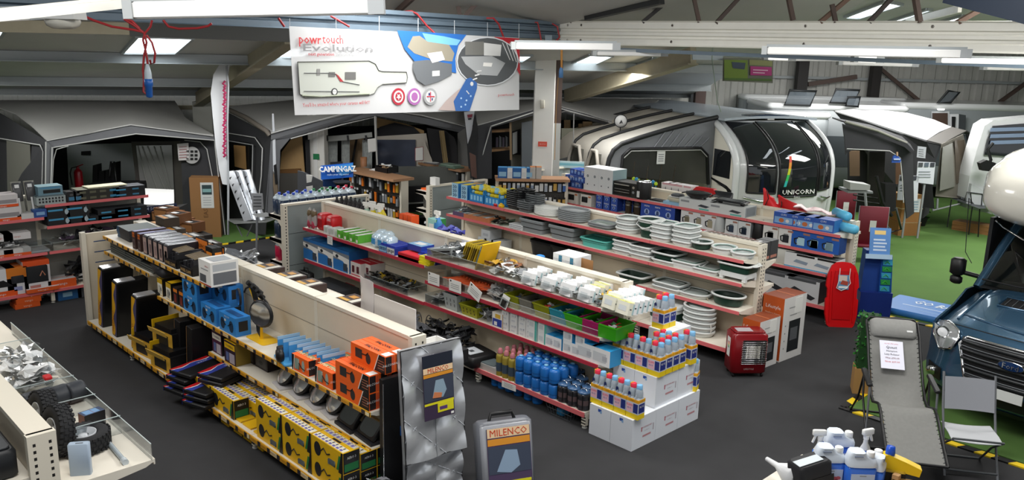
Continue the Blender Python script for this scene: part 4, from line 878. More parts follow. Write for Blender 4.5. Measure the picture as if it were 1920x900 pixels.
k.at((xat(618,YA-.1,.19),YA-.05,.19),0,'white box with red top on the bottom shelf','red topped boxes')
# long acrylic divider with tools
r=empty('acrylic_bin','long clear bin of dark tools and cables on the second shelf','bin',(xat(683,YA,.68),YA,.68));b=B();acrylic(b,0,1.02,.0,.34,0,.1);b.box(.45,.454,0,.34,0,.1,CLEAR);b.build('walls',r)
b=B(X9.copy());heap(b,1.0,.33,.14,None,90,11,.06,.4,[DGRY,BK,H('4a4438'),H('5a5448'),H('c0a028'),GRY,H('2a3a34'),DK]);o=b.build('contents',r);o.location=(.51,0,0);tag(o,kind='stuff')
for i,px in enumerate((712,808,820)):pass
r=empty('acrylic_bin','clear bin of blue and clear packets beside the white basket','bin',(xat(797,YA,.69),YA,.69));b=B();acrylic(b,0,.28,.0,.34,0,.11);b.build('walls',r);b=B();heap(b,.26,.32,.12,None,20,12,.07,.6,[FILM,GRY,H('2a4a80'),WH2]);o=b.build('contents',r);o.location=(.14,0,0);tag(o,kind='stuff')
k=Kind(basket('plastic_basket',.2,.3,.15,H('a8b0b0'),12,3,fm=[BK,GRY,SILV,WH2]));spread(k,[843],YA+.01,.69,'grey slotted basket of small parts on the centre run')
k=Kind(basket('plastic_basket',.24,.3,.1,H('9a9c20',.3),12,4,fm=[FILM,GRY,WH2]));spread(k,[877],YA+.01,.69,'olive yellow basket beside the grey slotted basket')
b=B();heap(b,.24,.26,.1,None,16,14,.09,.8,[FILM,GRY,WH2]);k=Kind(mk(b,'film_packets','packets'));spread(k,[903],YA+.02,.69,'clear film packets between the olive basket and the navy box')
def art(b,w,d,h):panel(b,-w*.45,w*.45,h*.1,h*.6,H('2a3f98'));panel(b,-w*.2,w*.3,h*.65,h*.92,H('d8b040'));panel(b,-w*.3,-.0,h*.15,h*.4,WH,-.0015)
k=Kind(carton('filter_box','box',.13,.2,.135,H('e8e4dc'),side=H('b08a48'),art=art));spread(k,[932],YA+.0,.69,'navy and gold printed box on the lower row');
def art(b,w,d,h):panel(b,-w*.38,w*.38,h*.52,h*.53,GRY);panel(b,-w*.3,w*.1,h*.6,h*.75,H('c0c4c8'));panel(b,-w*.3,w*.2,h*.15,h*.3,H('c8ccd0'));panel(b,w*.2,w*.34,h*.6,h*.8,H('a0a4ac'),-.0015)
k=Kind(carton('plain_box','box',.083,.22,.09,H('dfe0de'),art=art));gA_='small white boxes on the lower row'
for i,px in enumerate((947,963,979,993)):
 for l in range(2):k.at((xat(px-2,YA,.69),YA+.01,.69+.125*l),0,'small white box on the lower row, %s, %s'%(ORD[i]+' from the left',('lower','upper')[l]),gA_)
def art(b,w,d,h):panel(b,w*.25,w*.5,0,h,TEAL);panel(b,-w*.4,w*.1,h*.3,h*.7,H('c8d0d0'),-.0015)
k=Kind(carton('plain_box','box',.095,.22,.094,H('e2e4e2'),side=H('b8d8d4'),art=art))
for i,px in enumerate((994+8,1020)):
 for l in range(2):k.at((xat(px,YA,.69)-.04,YA+.005,.69+.131*l),0,'white box with teal edge, %s pile, %s'%(('left','right')[i],('lower','upper')[l]),'teal edged boxes')
def art(b,w,d,h):panel(b,-w*.4,w*.3,h*.2,h*.75,H('c8cdd0'));panel(b,w*.1,w*.35,h*.3,h*.6,H('b0b4ba'),-.0015)
k=Kind(carton('plain_box','box',.095,.3,.1,H('e8eaea'),top=H('2b9ad8'),side=H('3a9ad0'),art=art))
for i,(px,l)in enumerate(((1038,0),(1052,0),(1071,0),(1087,0),(1071,1),(1094,1))):k.at((xat(px-8,YA,.69),YA+.0,.69+.139*l),0,'white box with bright blue top on the lower row, %s%s'%(ORD[i],'' if l==0 else ' (stacked)'),'blue topped boxes')
k=Kind(carton('plain_box','box',.19,.3,.135,H('e8eaea'),top=H('2b9ad8'),side=H('2f8fc8'),art=art))
spread(k,[1096,1125],YA+.0,.69,'larger white box with bright blue top near the run end','large blue topped boxes',jit=0)
# upper right bay shelves: z .99 bins
def bin_(px,w,m,seed,label,fm,h=.11,slots=False,z=.99):
 k=Kind(basket('plastic_basket',w,.34,h,m,16,seed,slots=slots,fm=fm));return k.at((xat(px,YA,z),YA+.01,z),rnd.uniform(-.02,.02),label)
r=empty('hose_coils','coiled orange gas hoses on the middle shelf of the centre run','hose',(xat(862,YA,.99),YA+.03,.99));b=B()
for i in range(13):
 rr=.15+.004*(i%3);a0=i*.5;x=-.36+.06*i;b.tube([(x+rr*.9*math.cos(a),.17+rr*math.sin(a),.07+.05*math.cos(a+.5)+.01*math.sin(a*2+i))for a in lin(0,2*math.pi*.97,26)],.012,mat('orange_hose',(.85,.13,.03),.4),6)
b.build('coil',r)
r=empty('acrylic_bin','clear front bin holding the orange hoses','bin',(xat(808,YA,.99),YA,.99));b=B();acrylic(b,0,.88,0,.35,0,.11);b.box(.28,.284,0,.35,0,.11,CLEAR);b.box(.58,.584,0,.35,0,.11,CLEAR);b.build('walls',r)
b=B();b.box(-.085,.085,0,.003,0,.11,WH);disc(b,-.06,.095,.01,.01,DK,-.001)
for i in range(3):panel(b,-.06,.06,.065-.018*i,.07-.018*i,GRY,-.001)
k=Kind(mk(b,'price_card','price card'));spread(k,[813,853],6.66,.975,'white price card on the middle red rail below the hoses','hose price cards')
o=k.at((xat(887,6.66,1.0),6.655,.99),0,'white card tilted askew on the middle red rail');o.rotation_euler[1]=R(24)
b=B();heap(b,.3,.3,.12,None,18,17,.09,.7,[FILM,WH2,GRY]);k=Kind(mk(b,'film_packets','packets'));spread(k,[920],YA+.02,.99,'clear film packets right of the orange hoses')
b=B();b.box(-.06,.06,0,.003,0,.16,WH);b.box(-.05,.05,-.03,0,.02,.12,CLEAR);b.box(-.03,.03,-.02,-.004,.02,.1,BK);o=one(b,'blister_pack','white carded blister pack propped at the middle red rail','blister pack',(xat(942,6.66,.99),6.66,.98),0);o.rotation_euler=(R(-12),R(14),0)
OLV=H('8f9418',.3)
bin_(957,.17,OLV,21,'olive basket of clear packets, left one on the middle shelf',[FILM,GRY,H('c0a860'),NAV]);bin_(982,.15,mat('smoke_plastic',(.25,.24,.2),.3,alpha=.85),22,'smoky basket between two olive baskets',[DGRY,H('8a8040'),BK])
bin_(1012,.19,OLV,23,'olive basket of packets left of the blue basket',[WH2,H('b89a50'),FILM,RED]);bin_(1043,.19,H('2f93a8',.3),24,'teal blue basket of white parts',[WH2,GRY,WH])
LIM=H('3fae1c',.3);bin_(1072,.2,LIM,25,'bright green basket, left of the pink one',[DGRY,H('2c7a1c'),GRN]);bin_(1101,.2,H('b01c68',.3),26,'pink basket of small dark parts',[BK,DGRY,GRY]);bin_(1133,.21,LIM,27,'bright green basket at the end of the middle shelf',[GRN,LIM,RED,WH2])
r=empty('acrylic_bin','clear lip running before the coloured baskets','bin',(xat(947,YA,.99),YA-.012,.99));b=B();x1=XE-.03-xat(947,YA,.99);b.box(0,x1,0,.004,0,.085,CLEAR);b.bar((0,0,.085),(x1,0,.085),.004,.004,H('b8c4c4',.2));b.build('lip',r)
# top right bay
r=empty('acrylic_bin','clear bins along the top shelf of the centre run','bin',(AX+3.08,YA,1.325));b=B();acrylic(b,0,2.9,0,.34,0,.1)
for x in(.45,.62,.95,1.3):b.box(x,x+.004,0,.34,0,.1,CLEAR)
b.build('walls',r)
k=Kind(basket('plastic_basket',.32,.3,.09,H('b0b6b8'),14,31,fm=[FILM,SILV,GRY]));o=k.at((xat(825,YA,1.36),YA+.02,1.34),0,'tilted grey basket with foil packets at the left of the top shelf');o.rotation_euler=(0,R(-12),0)
b=B();heap(b,.4,.34,.16,None,22,32,.09,.6,[H('b4b8bc'),FILM,GRY,WH2]);k=Kind(mk(b,'film_packets','packets'));k.at((xat(838,YA,1.36),YA+.02,1.33),0,'silvery film packets heaped at the left of the top shelf')
b=B()
for i in range(9):
 X=T(-.1+.028*i,.1,.02,0,0,R(24));b.box(-.004,.004,0,.2,0,.19,[H('b89a1c'),H('8a7420'),H('5a4c18')][i%3],xf=X);b.box(-.0045,.005,-.001,.02,.15,.19,H('d8c040'),xf=X)
k=Kind(mk(b,'gold_packets','packets'));k.at((xat(862,YA,1.36),YA,1.33),0,'row of gold foil packets leaning on the top shelf')
b=B();b.box(-.005,.008,0,.22,0,.26,YLW,xf=T(0,0,0,0,0,R(22)));b.box(-.007,.0,-.003,.1,.06,.24,H('2a6a9a'),xf=T(0,0,0,0,0,R(22)));k=Kind(mk(b,'yellow_pouch','packet'));k.at((xat(888,YA,1.36),YA+.02,1.33),0,'tall yellow pouch leaning at the right of the gold packets')
b=B();b.box(-.05,.05,0,.12,0,.1,H('5a2048'));b.box(-.06,.06,0,.004,.1,.16,H('c8c8d0'));ptext(b,'LED',H('5a2048'),.03,0,-.001,.13);b.box(.05,.12,.02,.14,0,.1,H('22306a'));k=Kind(mk(b,'plum_tray','display tray'));k.at((xat(868,YA+.2,1.4),YA+.25,1.36),0,'plum coloured box with grey card behind the gold packets',None,1)
r=empty('packet_heap','heaped clear packets of white and brass fittings on the top shelf','packets',(xat(925,YA,1.36),YA+.02,1.33));b=B();heap(b,.52,.36,.15,None,60,33,.075,.7,[FILM,FILM,WH2,WH,H('b89030'),FILM,H('8a5a3a')]);tag(b.build('packets',r),kind='stuff')
# tilted file rows of small white boxes
def art(b,w,d,h):tpanel(b,-w*.12,w*.12,d*.4,d*.6,H('3a4a6a'),h+.001);panel(b,-w*.3,w*.3,h*.3,h*.7,H('cdd2d4'));spanel(b,d*.7,d*.98,h*.1,h*.9,H('a8c4c8'),w/2+.001);spanel(b,d*.2,d*.5,h*.45,h*.55,DGRY,w/2+.001)
k=Kind(carton('fitting_box','box',.13,.062,.1,H('e9eaea'),art=art));k2=Kind(carton('fitting_box','box',.13,.062,.1,H('e2e0cf'),top=H('c8c83a'),art=art))
for q,(px,n_)in enumerate(((985,4),(1022,4),(1058,5),(1092,5),(1138,6))):
 x=xat(px,YA,1.36)
 for i in range(n_):
  kk=k2 if(q,i)in((3,3),(3,2),(4,0))else k
  o=kk.at((x+.008*i,YA+.0+.073*i,1.345+.012*(i%2)+.006*i),R(-6),'small %s box in file %s of the top shelf, %s from the front'%('yellow topped' if kk is k2 else 'white',('one','two','three','four','five')[q],ORD[i]),'filed fitting boxes');o.rotation_euler[0]=R(-14)
  if q==4 and i<5:kk.at((x+.19+.008*i,YA+.073*i,1.33),R(-6),'small box in the outermost file at the run end, %s from the front'%ORD[i],'filed fitting boxes')
for q,(px,c_)in enumerate(((1005,7),(1043,8),(1074,9),(1118,10),(960,11))):
 b=B();heap(b,.16,.34,.08,None,14,40+q,.06,.6,[FILM,WH2,FILM,H('d8b040')if q==3 else GRY]);kk=Kind(mk(b,'film_packets','packets'));kk.at((xat(px,YA,1.36),YA+.01,1.33),0,'clear film packets between white box files, %s'%('first','second','third','fourth','left of the first file')[q])
# back side of A seen over the top
def art(b,w,d,h):panel(b,w*.0,w*.3,h*.1,h*.9,H('3a7a98'));panel(b,-w*.45,w*.45,h*.48,h*.5,GRY,-.0015)
k=Kind(carton('soft_pack','box',.13,.2,.09,H('dfe2e4'),art=art))
for i,(px,l)in enumerate(((1047,0),(1047,1),(1068,0),(1068,1))):k.at((xat(px,7.2,1.5),7.2,1.385+.122*l),0,'white pack with blue stripe standing behind the top board, %s'%('left lower','left upper','right lower','right upper')[i],'striped white packs')
b=B();b.rbox(-.17,.17,0,.012,0,.27,CARD2,.005);one(b,'brown_board','rounded brown board standing behind the white packs','board',(xat(1090,7.3,1.5),7.3,1.35),0)
b=B();b.rbox(-.16,.16,0,.25,0,.2,H('23262a'),.04);b.rbox(-.17,.17,-.01,.26,.2,.22,H('2e3338'),.04);one(b,'storage_tub','dark tub behind the centre run near the brown board','tub',(xat(1122,7.35,1.5)+.1,7.3,1.2),0)

b=B();b.rbox(-.05,.05,0,.09,0,.06,H('2f86cf'),.02);one(b,'blue_pot','small blue pot behind the centre run top board','pot',(xat(1010,7.2,1.5),7.18,1.49),0)
# base shelf, gas
b=B();b.box(-.4,.45,0,.45,0,.09,H('b8b4ae'),top=H('9a9a98'));b.rbox(-.3,.38,.02,.42,.09,.105,H('596466',.4),.08);k=Kind(mk(b,'scale_box','box'));k.at((xat(862,6.52,.19)+.3,6.5,.19),0,'flat white box with grey rounded plate on the bottom shelf',None,.62)
b=B();b.lathe([(.036,0),(.036,.17),(.03,.19),(.012,.195)],H('8a7a2a'),12);b.lathe([(.0365,.04),(.0365,.12)],H('3a4a5a'),12,caps=False);r_=mk(b,'aerosol_can','can');b=B();b.lathe([(.022,.195),(.022,.225),(.012,.24)],H('b87078'),10);b.build('cap',r_);b=B();b.lathe([(.024,.19),(.026,.2)],SILV,10);b.build('collar',r_);k=Kind(r_)
x0=xat(936,6.54,.19)
for i in range(4):
 for j in range(4):k.at((x0+.105*i+.01*j,6.55+.105*j,.19),0,'slim gas can with pink cap, %s from left, row %s back'%(ORD[i],('one','two','three','four','five')[j]),'slim gas cans')
b=B();b.lathe([(.0,.0),(.045,0),(.047,.01),(.047,.095),(.04,.11),(.02,.118),(.012,.118)],H('1f66b0',.3),16);b.lathe([(.0475,.03),(.0475,.034)],H('123f78'),16,caps=False);r_=mk(b,'gas_cartridge','gas cartridge');b=B();b.lathe([(.012,.118),(.018,.12),(.018,.126),(.0,.128)],H('7fb8d8'),10);b.build('valve',r_);k=Kind(r_)
x0=xat(974,6.54,.19);n_=0
for i in range(5):
 for j in range(3):
  for l in range(2):
   k.at((x0+.134*i+.012*j,6.555+.136*j,.19+.17*l),0,'blue gas cartridge, column %s, row %s back, %s'%(ORD[i],('one','two','three','four')[j],('bottom','second up','top')[l]),'blue gas cartridges on the shelf')
for i,px in enumerate((931,943,957,973,992,1008)):k.at((xat(px,6.62,0),6.62,0),0,'blue gas cartridge on the floor under the shelf, '+nth(i,6),'blue cartridges on the floor',1.0)
b=B();b.lathe([(.05,0),(.052,.01),(.05,.02),(.05,.1),(.053,.11),(.05,.125),(.03,.135)],mat('smoke_black',(.03,.03,.035),.15),12);b.lathe([(.0505,.04),(.0505,.08)],H('5a4a4c'),12,caps=False)
for a in range(6):b.bar((.052*math.cos(a*1.047),.052*math.sin(a*1.047),.01),(.052*math.cos(a*1.047),.052*math.sin(a*1.047),.12),.006,.006,BK)
r_=mk(b,'camp_lantern','lantern');b=B();b.lathe([(.045,.125),(.052,.13),(.05,.14),(.02,.145)],H('3a5a80',.2),12);b.tube([(-.03,0,.14),(-.015,0,.16),(.015,0,.16),(.03,0,.14)],.004,SILV,5);b.build('cap',r_);k=Kind(r_)
for i,(px,j,l)in enumerate(((1057,0,0),(1075,0,0),(1094,0,0),(1064,1,0),(1083,1,0),(1102,1,0),(1070,2,0),(1090,2,0),(1064,3,0),(1084,3,0))):
 k.at((xat(px,6.57+.14*j,.19),6.57+.14*j,.19+(.0 if j<2 else.0)),0,'small black camping lantern, %s of the cluster at the shelf end, row %s'%(ORD[i],('one','two','three','four','five')[j]),'black lanterns',1.05)
o=kt.at((xat(954,6.47,.17),6.47,.1),R(4),'pale blue price card clipped on the bottom pink rail',None,(1.6,1,.6))
# wire basket on floor
b=B()
for z,k_ in((.0,.8),(.07,.9),(.14,1.)):
 b.tube([(-.2*k_,-.12*k_,z),(.2*k_,-.12*k_,z),(.2*k_,.12*k_,z),(-.2*k_,.12*k_,z)],.004,DGRY,5,closed=True)
for i in range(9):b.tube([(-.16+.04*i,-.096,0),(-.2+.05*i,-.12,.14)],.003,DGRY,4)
for i in range(5):b.tube([(.16,-.09+.045*i,0),(.2,-.12+.06*i,.14)],.003,DGRY,4)
r_=mk(b,'wire_basket','basket');b=B();b.rbox(-.07,.03,-.08,.06,.005,.09,H('2f86b8'),.02);b.build('pouch',r_);put(r_,(xat(1058,6.6,.05),6.62,.0),0,'wire basket with a blue pouch on the floor under the gas shelf')
# dark gear at the left foot of A
def art(b,w,d,h):pass
b=B();b.rbox(-.16,.16,0,.12,.0,.3,BK,.03);b.tube([(-.06,.06,.3),(-.05,.06,.36),(.05,.06,.36),(.06,.06,.3)],.012,BK,6);b.box(.06,.12,-.003,0,.12,.18,WH2);one(b,'tool_case','black carry case with a handle at the left foot of the centre run','case',(xat(567,6.6,.3)+.02,6.6,.19),0)
def art(b,w,d,h):panel(b,-w*.4,0,h*.2,h*.8,H('b0a8a8'));panel(b,w*.05,w*.2,h*.2,h*.8,H('8a1c28'));panel(b,w*.25,w*.4,h*.2,h*.8,H('8a8890'))
k=Kind(carton('dark_box','box',.3,.3,.16,H('3a3c40'),art=art))
for i,px in enumerate((598,625,690,720)):k.at((xat(px,6.6,.19),6.58,.19),0,'dark box with pale label on the bottom shelf, %s from the left'%ORD[i],'dark boxes on the bottom shelf')
b=B();heap(b,1.1,.5,.3,None,60,51,.1,.35,[BK,DK,DGRY,BK]);
for i in range(5):b.tube([(-.4+.2*i+.07*math.cos(a),.1+.02*i,.25+.12*math.sin(a))for a in lin(0,6,14)],.006,DK,5)
one(b,'cable_gear','black cables and grill gear piled on the bottom shelf middle','equipment',(xat(815,6.55,.2),6.5,.19),0)
b=B();b.rbox(-.22,.22,0,.4,0,.14,BK,.04);b.box(-.12,.1,.06,.26,.142,.145,H('b8bcc0'));tpanel(b,-.04,.03,.12,.18,DGRY,.146);one(b,'grill_case','black folded case with a grey leaflet on top','case',(xat(882,6.5,.3)-.05,6.4,.2),R(-8))
for i,px in enumerate((530-4,548)):pass
# ================================================================ end unit bottles
def bottle(name,w,d,h,body,cap,liquid=None,hw=.5):
 b=B();f=liquid or body
 b.rbox(-w/2,w/2,-d/2,d/2,0,h*.72,f,min(w,d)*.22);b.loft([[(p[0]*k,p[1]*k*q,z)for p in[(w/2*c_,d/2*s_)for c_,s_ in((math.copysign(abs(math.cos(a))**.5,math.cos(a)),math.copysign(abs(math.sin(a))**.5,math.sin(a)))for a in lin(.1,2*math.pi+.1-2*math.pi/14,14))]]for z,k,q in((h*.71,.97,1),(h*.78,.92,.9),(h*.86,.55,.7),(h*.9,.3,.6))],body)
 r=mk(b,name,'bottle');b=B();b.lathe([(w*.17,0),(w*.17,h*.09),(w*.14,h*.1)],cap,12,(w*.12,0,h*.9));b.build('cap',r)
 b=B();b.tube([(-w*.36,0,h*.72),(-w*.3,0,h*.88),(-w*.05,0,h*.93)],w*.08,body,6);b.build('handle',r);return r
SLATE=H('2c3c54',.25);POLY=H('c8d4dc',.35)
kbl={c:Kind(bottle('fluid_bottle',.11,.11,.25,POLY,H(hx),SLATE if c!='pink' else H('c02048',.3)))for c,hx in(('blue','2448b8'),('green','2a7a48'),('red','c83048'),('pink','c83048'))}
yl=lin(6.68,7.95,9)
for i,y in enumerate(yl):
 for j,x in enumerate((-12.22,-12.05)):
  c='blue' if i<4 else 'green' if i<7 else 'red';kbl[c].at((x,y,1.29),R(90),'dark fluid bottle with %s cap on the end unit top, place %s, row %s'%(c,ORD[i],('one','two','three')[j]),'capped bottles on the end unit')
for i,y in enumerate(lin(6.68,7.65,6)):kbl['blue'].at((-12.2,y,.9),R(90),'dark fluid bottle on the second end shelf, place %s'%ORD[i],'bottles on the second end shelf');kbl['pink'].at((-12.2,y,.52),R(90),'pink fluid bottle on the lowest visible end shelf, place %s'%ORD[i],'pink bottles on the end shelf')
# on the far side of A: dark small bottles, sprays, tubs
b=B();b.lathe([(.03,0),(.032,.01),(.032,.16),(.014,.19)],H('1c1418'),12);b.lathe([(.0325,.05),(.0325,.13)],H('b85a90'),12,caps=False);r_=mk(b,'dark_bottle','bottle');b=B();b.lathe([(.014,.19),(.015,.22),(.0,.225)],BK,10);b.build('cap',r_);k=Kind(r_)
for i in range(7):
 for j in range(3):k.at((xat(632+8*i,7.22,1.45),7.22+.09*j,1.34),0,'small black bottle with pink label behind the centre run, %s, row %s'%(ORD[i],('one','two','three')[j]),'black pink bottles',.95)
b=B();b.rbox(-.03,.03,-.03,.03,0,.14,H('e4e6e2'),.02);r_=mk(b,'white_pot','pot');b=B();b.lathe([(.02,.14),(.02,.17)],H('c8ccc8'),10);b.build('cap',r_);k=Kind(r_)
for i in range(6):k.at((xat(658+7*i,7.42,1.35),7.42,1.3),0,'small white bottle behind the centre run, '+nth(i,6),'small white bottles')
def spray(body,liq,name='spray_bottle'):
 b=B();b.lathe([(.05,0),(.055,.02),(.055,.15),(.03,.19),(.018,.21)],liq,14,sq=.7);r=mk(b,name,'spray bottle');b=B();b.lathe([(.02,.2),(.022,.23)],WH,10);b.box(-.05,.03,-.012,.012,.23,.27,WH);b.prism([(-.05,.235),(-.06,.25),(-.05,.27)],-.01,.01,WH,'y');b.bar((-.02,0,.235),(-.035,0,.19),.012,.01,WH);b.build('trigger',r);return Kind(r)
ks,ky2=spray(None,H('a8c8b8',.3)),spray(None,H('d8c41c',.3))
for i,(px,kk)in enumerate(((688,ks),(700,ky2),(712,ky2),(700,ks),(716,ky2))):kk.at((xat(px,7.25+.12*(i>2),1.35),7.25+.12*(i>2),1.28),R(20),'%s spray bottle behind the centre run, %s'%('pale green' if kk is ks else 'yellow',ORD[i]),'spray bottles',1.0)
b=B();b.rbox(-.042,.042,-.04,.04,0,.13,WH,.02);r_=mk(b,'white_tub','tub');b=B();b.rbox(-.043,.043,-.042,.042,.13,.15,WH2,.02);b.build('lid',r_);k=Kind(r_)
for i in range(5):
 for j in range(2):k.at((xat(713+9.5*i,7.22,1.35),7.21+.09*j,1.26),0,'white lidded tub behind the centre run, %s, %s row'%(ORD[i],('near','far')[j]),'white lidded tubs',1.0)
def art(b,w,d,h):panel(b,-w*.5,w*.5,h*.75,h,H('e0521c'));panel(b,-w*.1,w*.1,h*.1,h*.6,H('a8a8b0'))
k=Kind(carton('orange_can_box','box',.06,.1,.24,WH2,top=H('e0521c'),side=H('e0521c'),art=art));spread(k,[752,760,768],7.22,1.29,'white box with orange band behind the centre run','orange banded boxes',jit=0)
b=B();heap(b,.5,.3,.12,None,16,61,.09,.6,[H('6aa0c8'),WH2,H('2a5a9a'),FILM]);one(b,'blue_packets','blue and white packets lying behind the centre run','packets',(xat(795,7.25,1.3),7.2,1.33),0)
def art(b,w,d,h):panel(b,-w*.4,w*.2,h*.2,h*.7,WH);spanel(b,.01,d-.01,.01,h*.9,GRN,w/2+.001)
k=Kind(carton('green_box','box',.13,.13,.17,H('9ccfc8'),side=GRN,art=art));k.at((xat(810,7.3,1.5),7.3,1.4),0,'mint and green box behind the centre run')
k=spray(None,H('3a7ab8',.3));k.at((xat(821,7.35,1.5),7.35,1.38),0,'blue spray bottle beside the mint box',None,1)
b=B();heap(b,.45,.25,.16,None,16,62,.09,.6,[H('2a2a80'),H('5a60a8'),WH2]);one(b,'navy_packets','navy packets behind the gold packets','packets',(xat(840,7.2,1.45),7.14,1.45),0)

# ================================================================ white carton stack with twin bottles
def art(b,w,d,h):
 spanel(b,d*.45,d*.8,h*.3,h*.36,H('c08a90'),w/2+.001);b.text('BIODEGRADABLE',H('b04a58'),.022,(w/2+.0015,d*.62,h*.62),(0,1,0),(0,0,1));b.text('2 LITRE X 6',H('a8a0a8'),.018,(w/2+.0015,d*.62,h*.5),(0,1,0),(0,0,1));b.box(w/2,w/2+.001,d*.38,d*.42,h*.5,h*.64,H('b05a68'));b.box(w/2,w/2+.001,d*.88,d*.92,h*.4,h*.62,H('b0a8b0'))
 panel(b,-w*.1,w*.06,h*.84,h*.93,H('2a50a8'));panel(b,0,w*.08,h*.8,h*.88,H('8ab0d8'),-.0015)
 b.box(-w/2,w/2,-.0008,0,h*.997,h,WH2);tpanel(b,-.002,.002,0,d,H('b8bcc4'),h+.001)
PS=1;GD=.5;k=Kind(carton('white_carton','carton',.283,.4,.345,H('dfe3ea',.5),top=H('e6e9ee',.5),art=art))
CX0,CY0=-4.9,6.46;cp=[]
for i in range(2):
 for j in range(3):cp.append((CX0-.287*i,CY0+.403*j,0,'bottom layer',i,j))
for i in range(2):
 for j in range(1,3):cp.append((CX0-.03-.287*i,CY0+.403*j-.0,.346,'second layer',i,j))
cp.append((CX0-.2,CY0+.84,.692,'third layer',0,2));
for x,y,z,l,i,j in cp:k.at((x,y,z),0,'white carton of the stack at the centre run end, %s, %s, %s'%(l,('right','left')[i],('front','middle','back')[j]),'white cartons')
# twin pack of toilet fluid bottles
r=mke('bottle_twin_pack','bottle pack')
for sx in(-.036,.04):
 b=B();b.rbox(-.037,.037,-.048,.048,0,.2,H('a2acb6',.35),.02);b.loft([[(.037*k*math.cos(a),.045*k*math.sin(a),z)for a in lin(0,2*math.pi*13/14,14)]for z,k in((.2,1),(.235,.96),(.26,.84),(.275,.72))],H('a2acb6',.35));b.tube([(.0,-.04,.17),(0,-.048,.21),(0,-.02,.255)],.008,H('a8b0b8',.35),6);o=b.build('bottle',r);o.location=(sx,.05,0)
 b=B();b.lathe([(.03,0),(.03,.036),(.026,.04)],H('e0304a')if sx<0 else H('7ab0d8'),12,(sx,.05,.272));
 if sx<0:b.box(-.064,-.052,.03,.07,.275,.312,YLW);b.box(-.052,-.044,.029,.07,.275,.313,H('f08a20'))
 b.build('cap',r)
b=B();b.box(-.074,.078,.0,.1,.0,.05,H('e8c818'));b.box(-.0745,.0785,-.001,.101,.05,.155,H('c8ccd8'),side=H('c8ccd8'));b.box(-.0745,.0785,-.001,.101,.155,.185,H('e8a820'))
panel(b,-.068,.01,.06,.14,H('e8b8c4'),-.002);b.text('ELSAN',H('d0305a'),.026,(-.03,-.003,.125),(1,0,0),(0,0,1));b.text('BLUE',H('3a70b0'),.022,(-.03,-.003,.095),(1,0,0),(0,0,1));panel(b,.016,.074,.06,.145,H('22307a'),-.002)
b.text('2 FOR 1',H('7a2a10'),.02,(0,-.003,.17),(1,0,0),(0,0,1));spanel(b,.008,.092,.06,.145,H('1f2c78'),.0795);b.text('BLUE',WH,.026,(.0803,.05,.12),(0,1,0),(0,0,1));b.text('2 FOR 1',H('7a2a10'),.018,(.0803,.05,.17),(0,1,0),(0,0,1));disc(b,-.04,.225,.018,.022,H('1f2c60'),-.002);b.build('sleeve',r);PS=1.05;kp=Kind(r);kp.ps=(1.0,1.12,1.16)
GP='twin packs of toilet fluid'
for i in range(4):kp.at((CX0-.38+.159*i,CY0+.03,.346),0,'twin pack of grey bottles, lowest tier front row, '+nth(i,4),GP)
for i in range(4):kp.at((CX0-.425+.159*i,CY0+.42,.692),0,'twin pack of grey bottles, middle tier front row, '+nth(i,4),GP)
for j in range(3):
 for i in range(2 if j else 1):kp.at((CX0+.046-.159*i,CY0+.545+.122*j,.692),0,'twin pack of grey bottles, middle tier side, %s behind the corner, %s'%(ORD[j],('outer','inner')[i]),GP)
for i in range(2):kp.at((CX0-.25+.0*i,CY0+.87+.12*i,1.038),0,'twin pack of grey bottles on the topmost carton, %s'%('front','back')[i],GP)
kp.at((CX0+.06,CY0+.98,.692),0,'twin pack of grey bottles at the back right of the middle tier',GP)
kp.at((CX0+.075,CY0+1.09,.346),R(20),'twin pack of bottles standing at the right rear of the lowest cartons',GP)
# ================================================================ BOWL RUN (B)
YB=9.58;PS=1.38;GD=.375;YF=9.58
BW=H('d4d8d6',.35);BG=H('1c3c30',.4);BGS=H('3f5f52',.4)
def rr_ring(w,d,z,n=28,p=.42):return[(w/2*math.copysign(abs(math.cos(a))**p,math.cos(a)),d/2*math.copysign(abs(math.sin(a))**p,math.sin(a)),z)for a in lin(0,2*math.pi*(n-1)/n,n)]
def tub(name,cat,w,d,prof,body,rim,inner,p=.42,foot=None,handles=False,inz=None):
 """prof: (scale, z, mat) rings going up; rim ring; open top with inner floor"""
 b=B()
 for(k0,z0,m0),(k1,z1,m1)in zip(prof,prof[1:]):b.loft([rr_ring(w*k0,d*k0,z0,p=p),rr_ring(w*k1,d*k1,z1,p=p)],m1,caps=False)
 h=prof[-1][1];z_in=inz if inz is not None else prof[0][1]+.012;b.loft([rr_ring(w*.96,d*.96,h,p=p),rr_ring(w*.84,d*.84,z_in,p=p)],inner,caps=False);b.add(rr_ring(w*.84,d*.84,z_in,p=p),[tuple(range(28))],inner)
 b.add(rr_ring(w*prof[0][0],d*prof[0][0],prof[0][1],p=p),[tuple(range(27,-1,-1))],body)
 r=mk(b,name,cat);b=B();rw=.018
 b.loft([rr_ring(w*.96-.0,d*.96,h-.004,p=p),rr_ring(w+rw,d+rw,h-.008,p=p),rr_ring(w+rw*1.4,d+rw*1.4,h+.002,p=p),rr_ring(w+rw*.6,d+rw*.6,h+.012,p=p),rr_ring(w*.93,d*.93,h+.01,p=p),rr_ring(w*.92,d*.92,h-.004,p=p)],rim,caps=False);b.build('rim',r)
 if handles:
  for sg in(1,-1):
   b=B();x=sg*(w/2+.01);b.tube([(x,-d*.22,h+.004),(x+sg*.035,-d*.2,h+.008),(x+sg*.035,d*.2,h+.008),(x,d*.22,h+.004)],.009,rim,6);b.build('handle',r)
 if foot:
  b=B()
  for sx in(-1,1):
   for sy in(-1,1):b.box(sx*w*.36-.02,sx*w*.36+.02,sy*d*.34-.02,sy*d*.34+.02,0,foot,rim)
  b.build('foot',r)
 return r
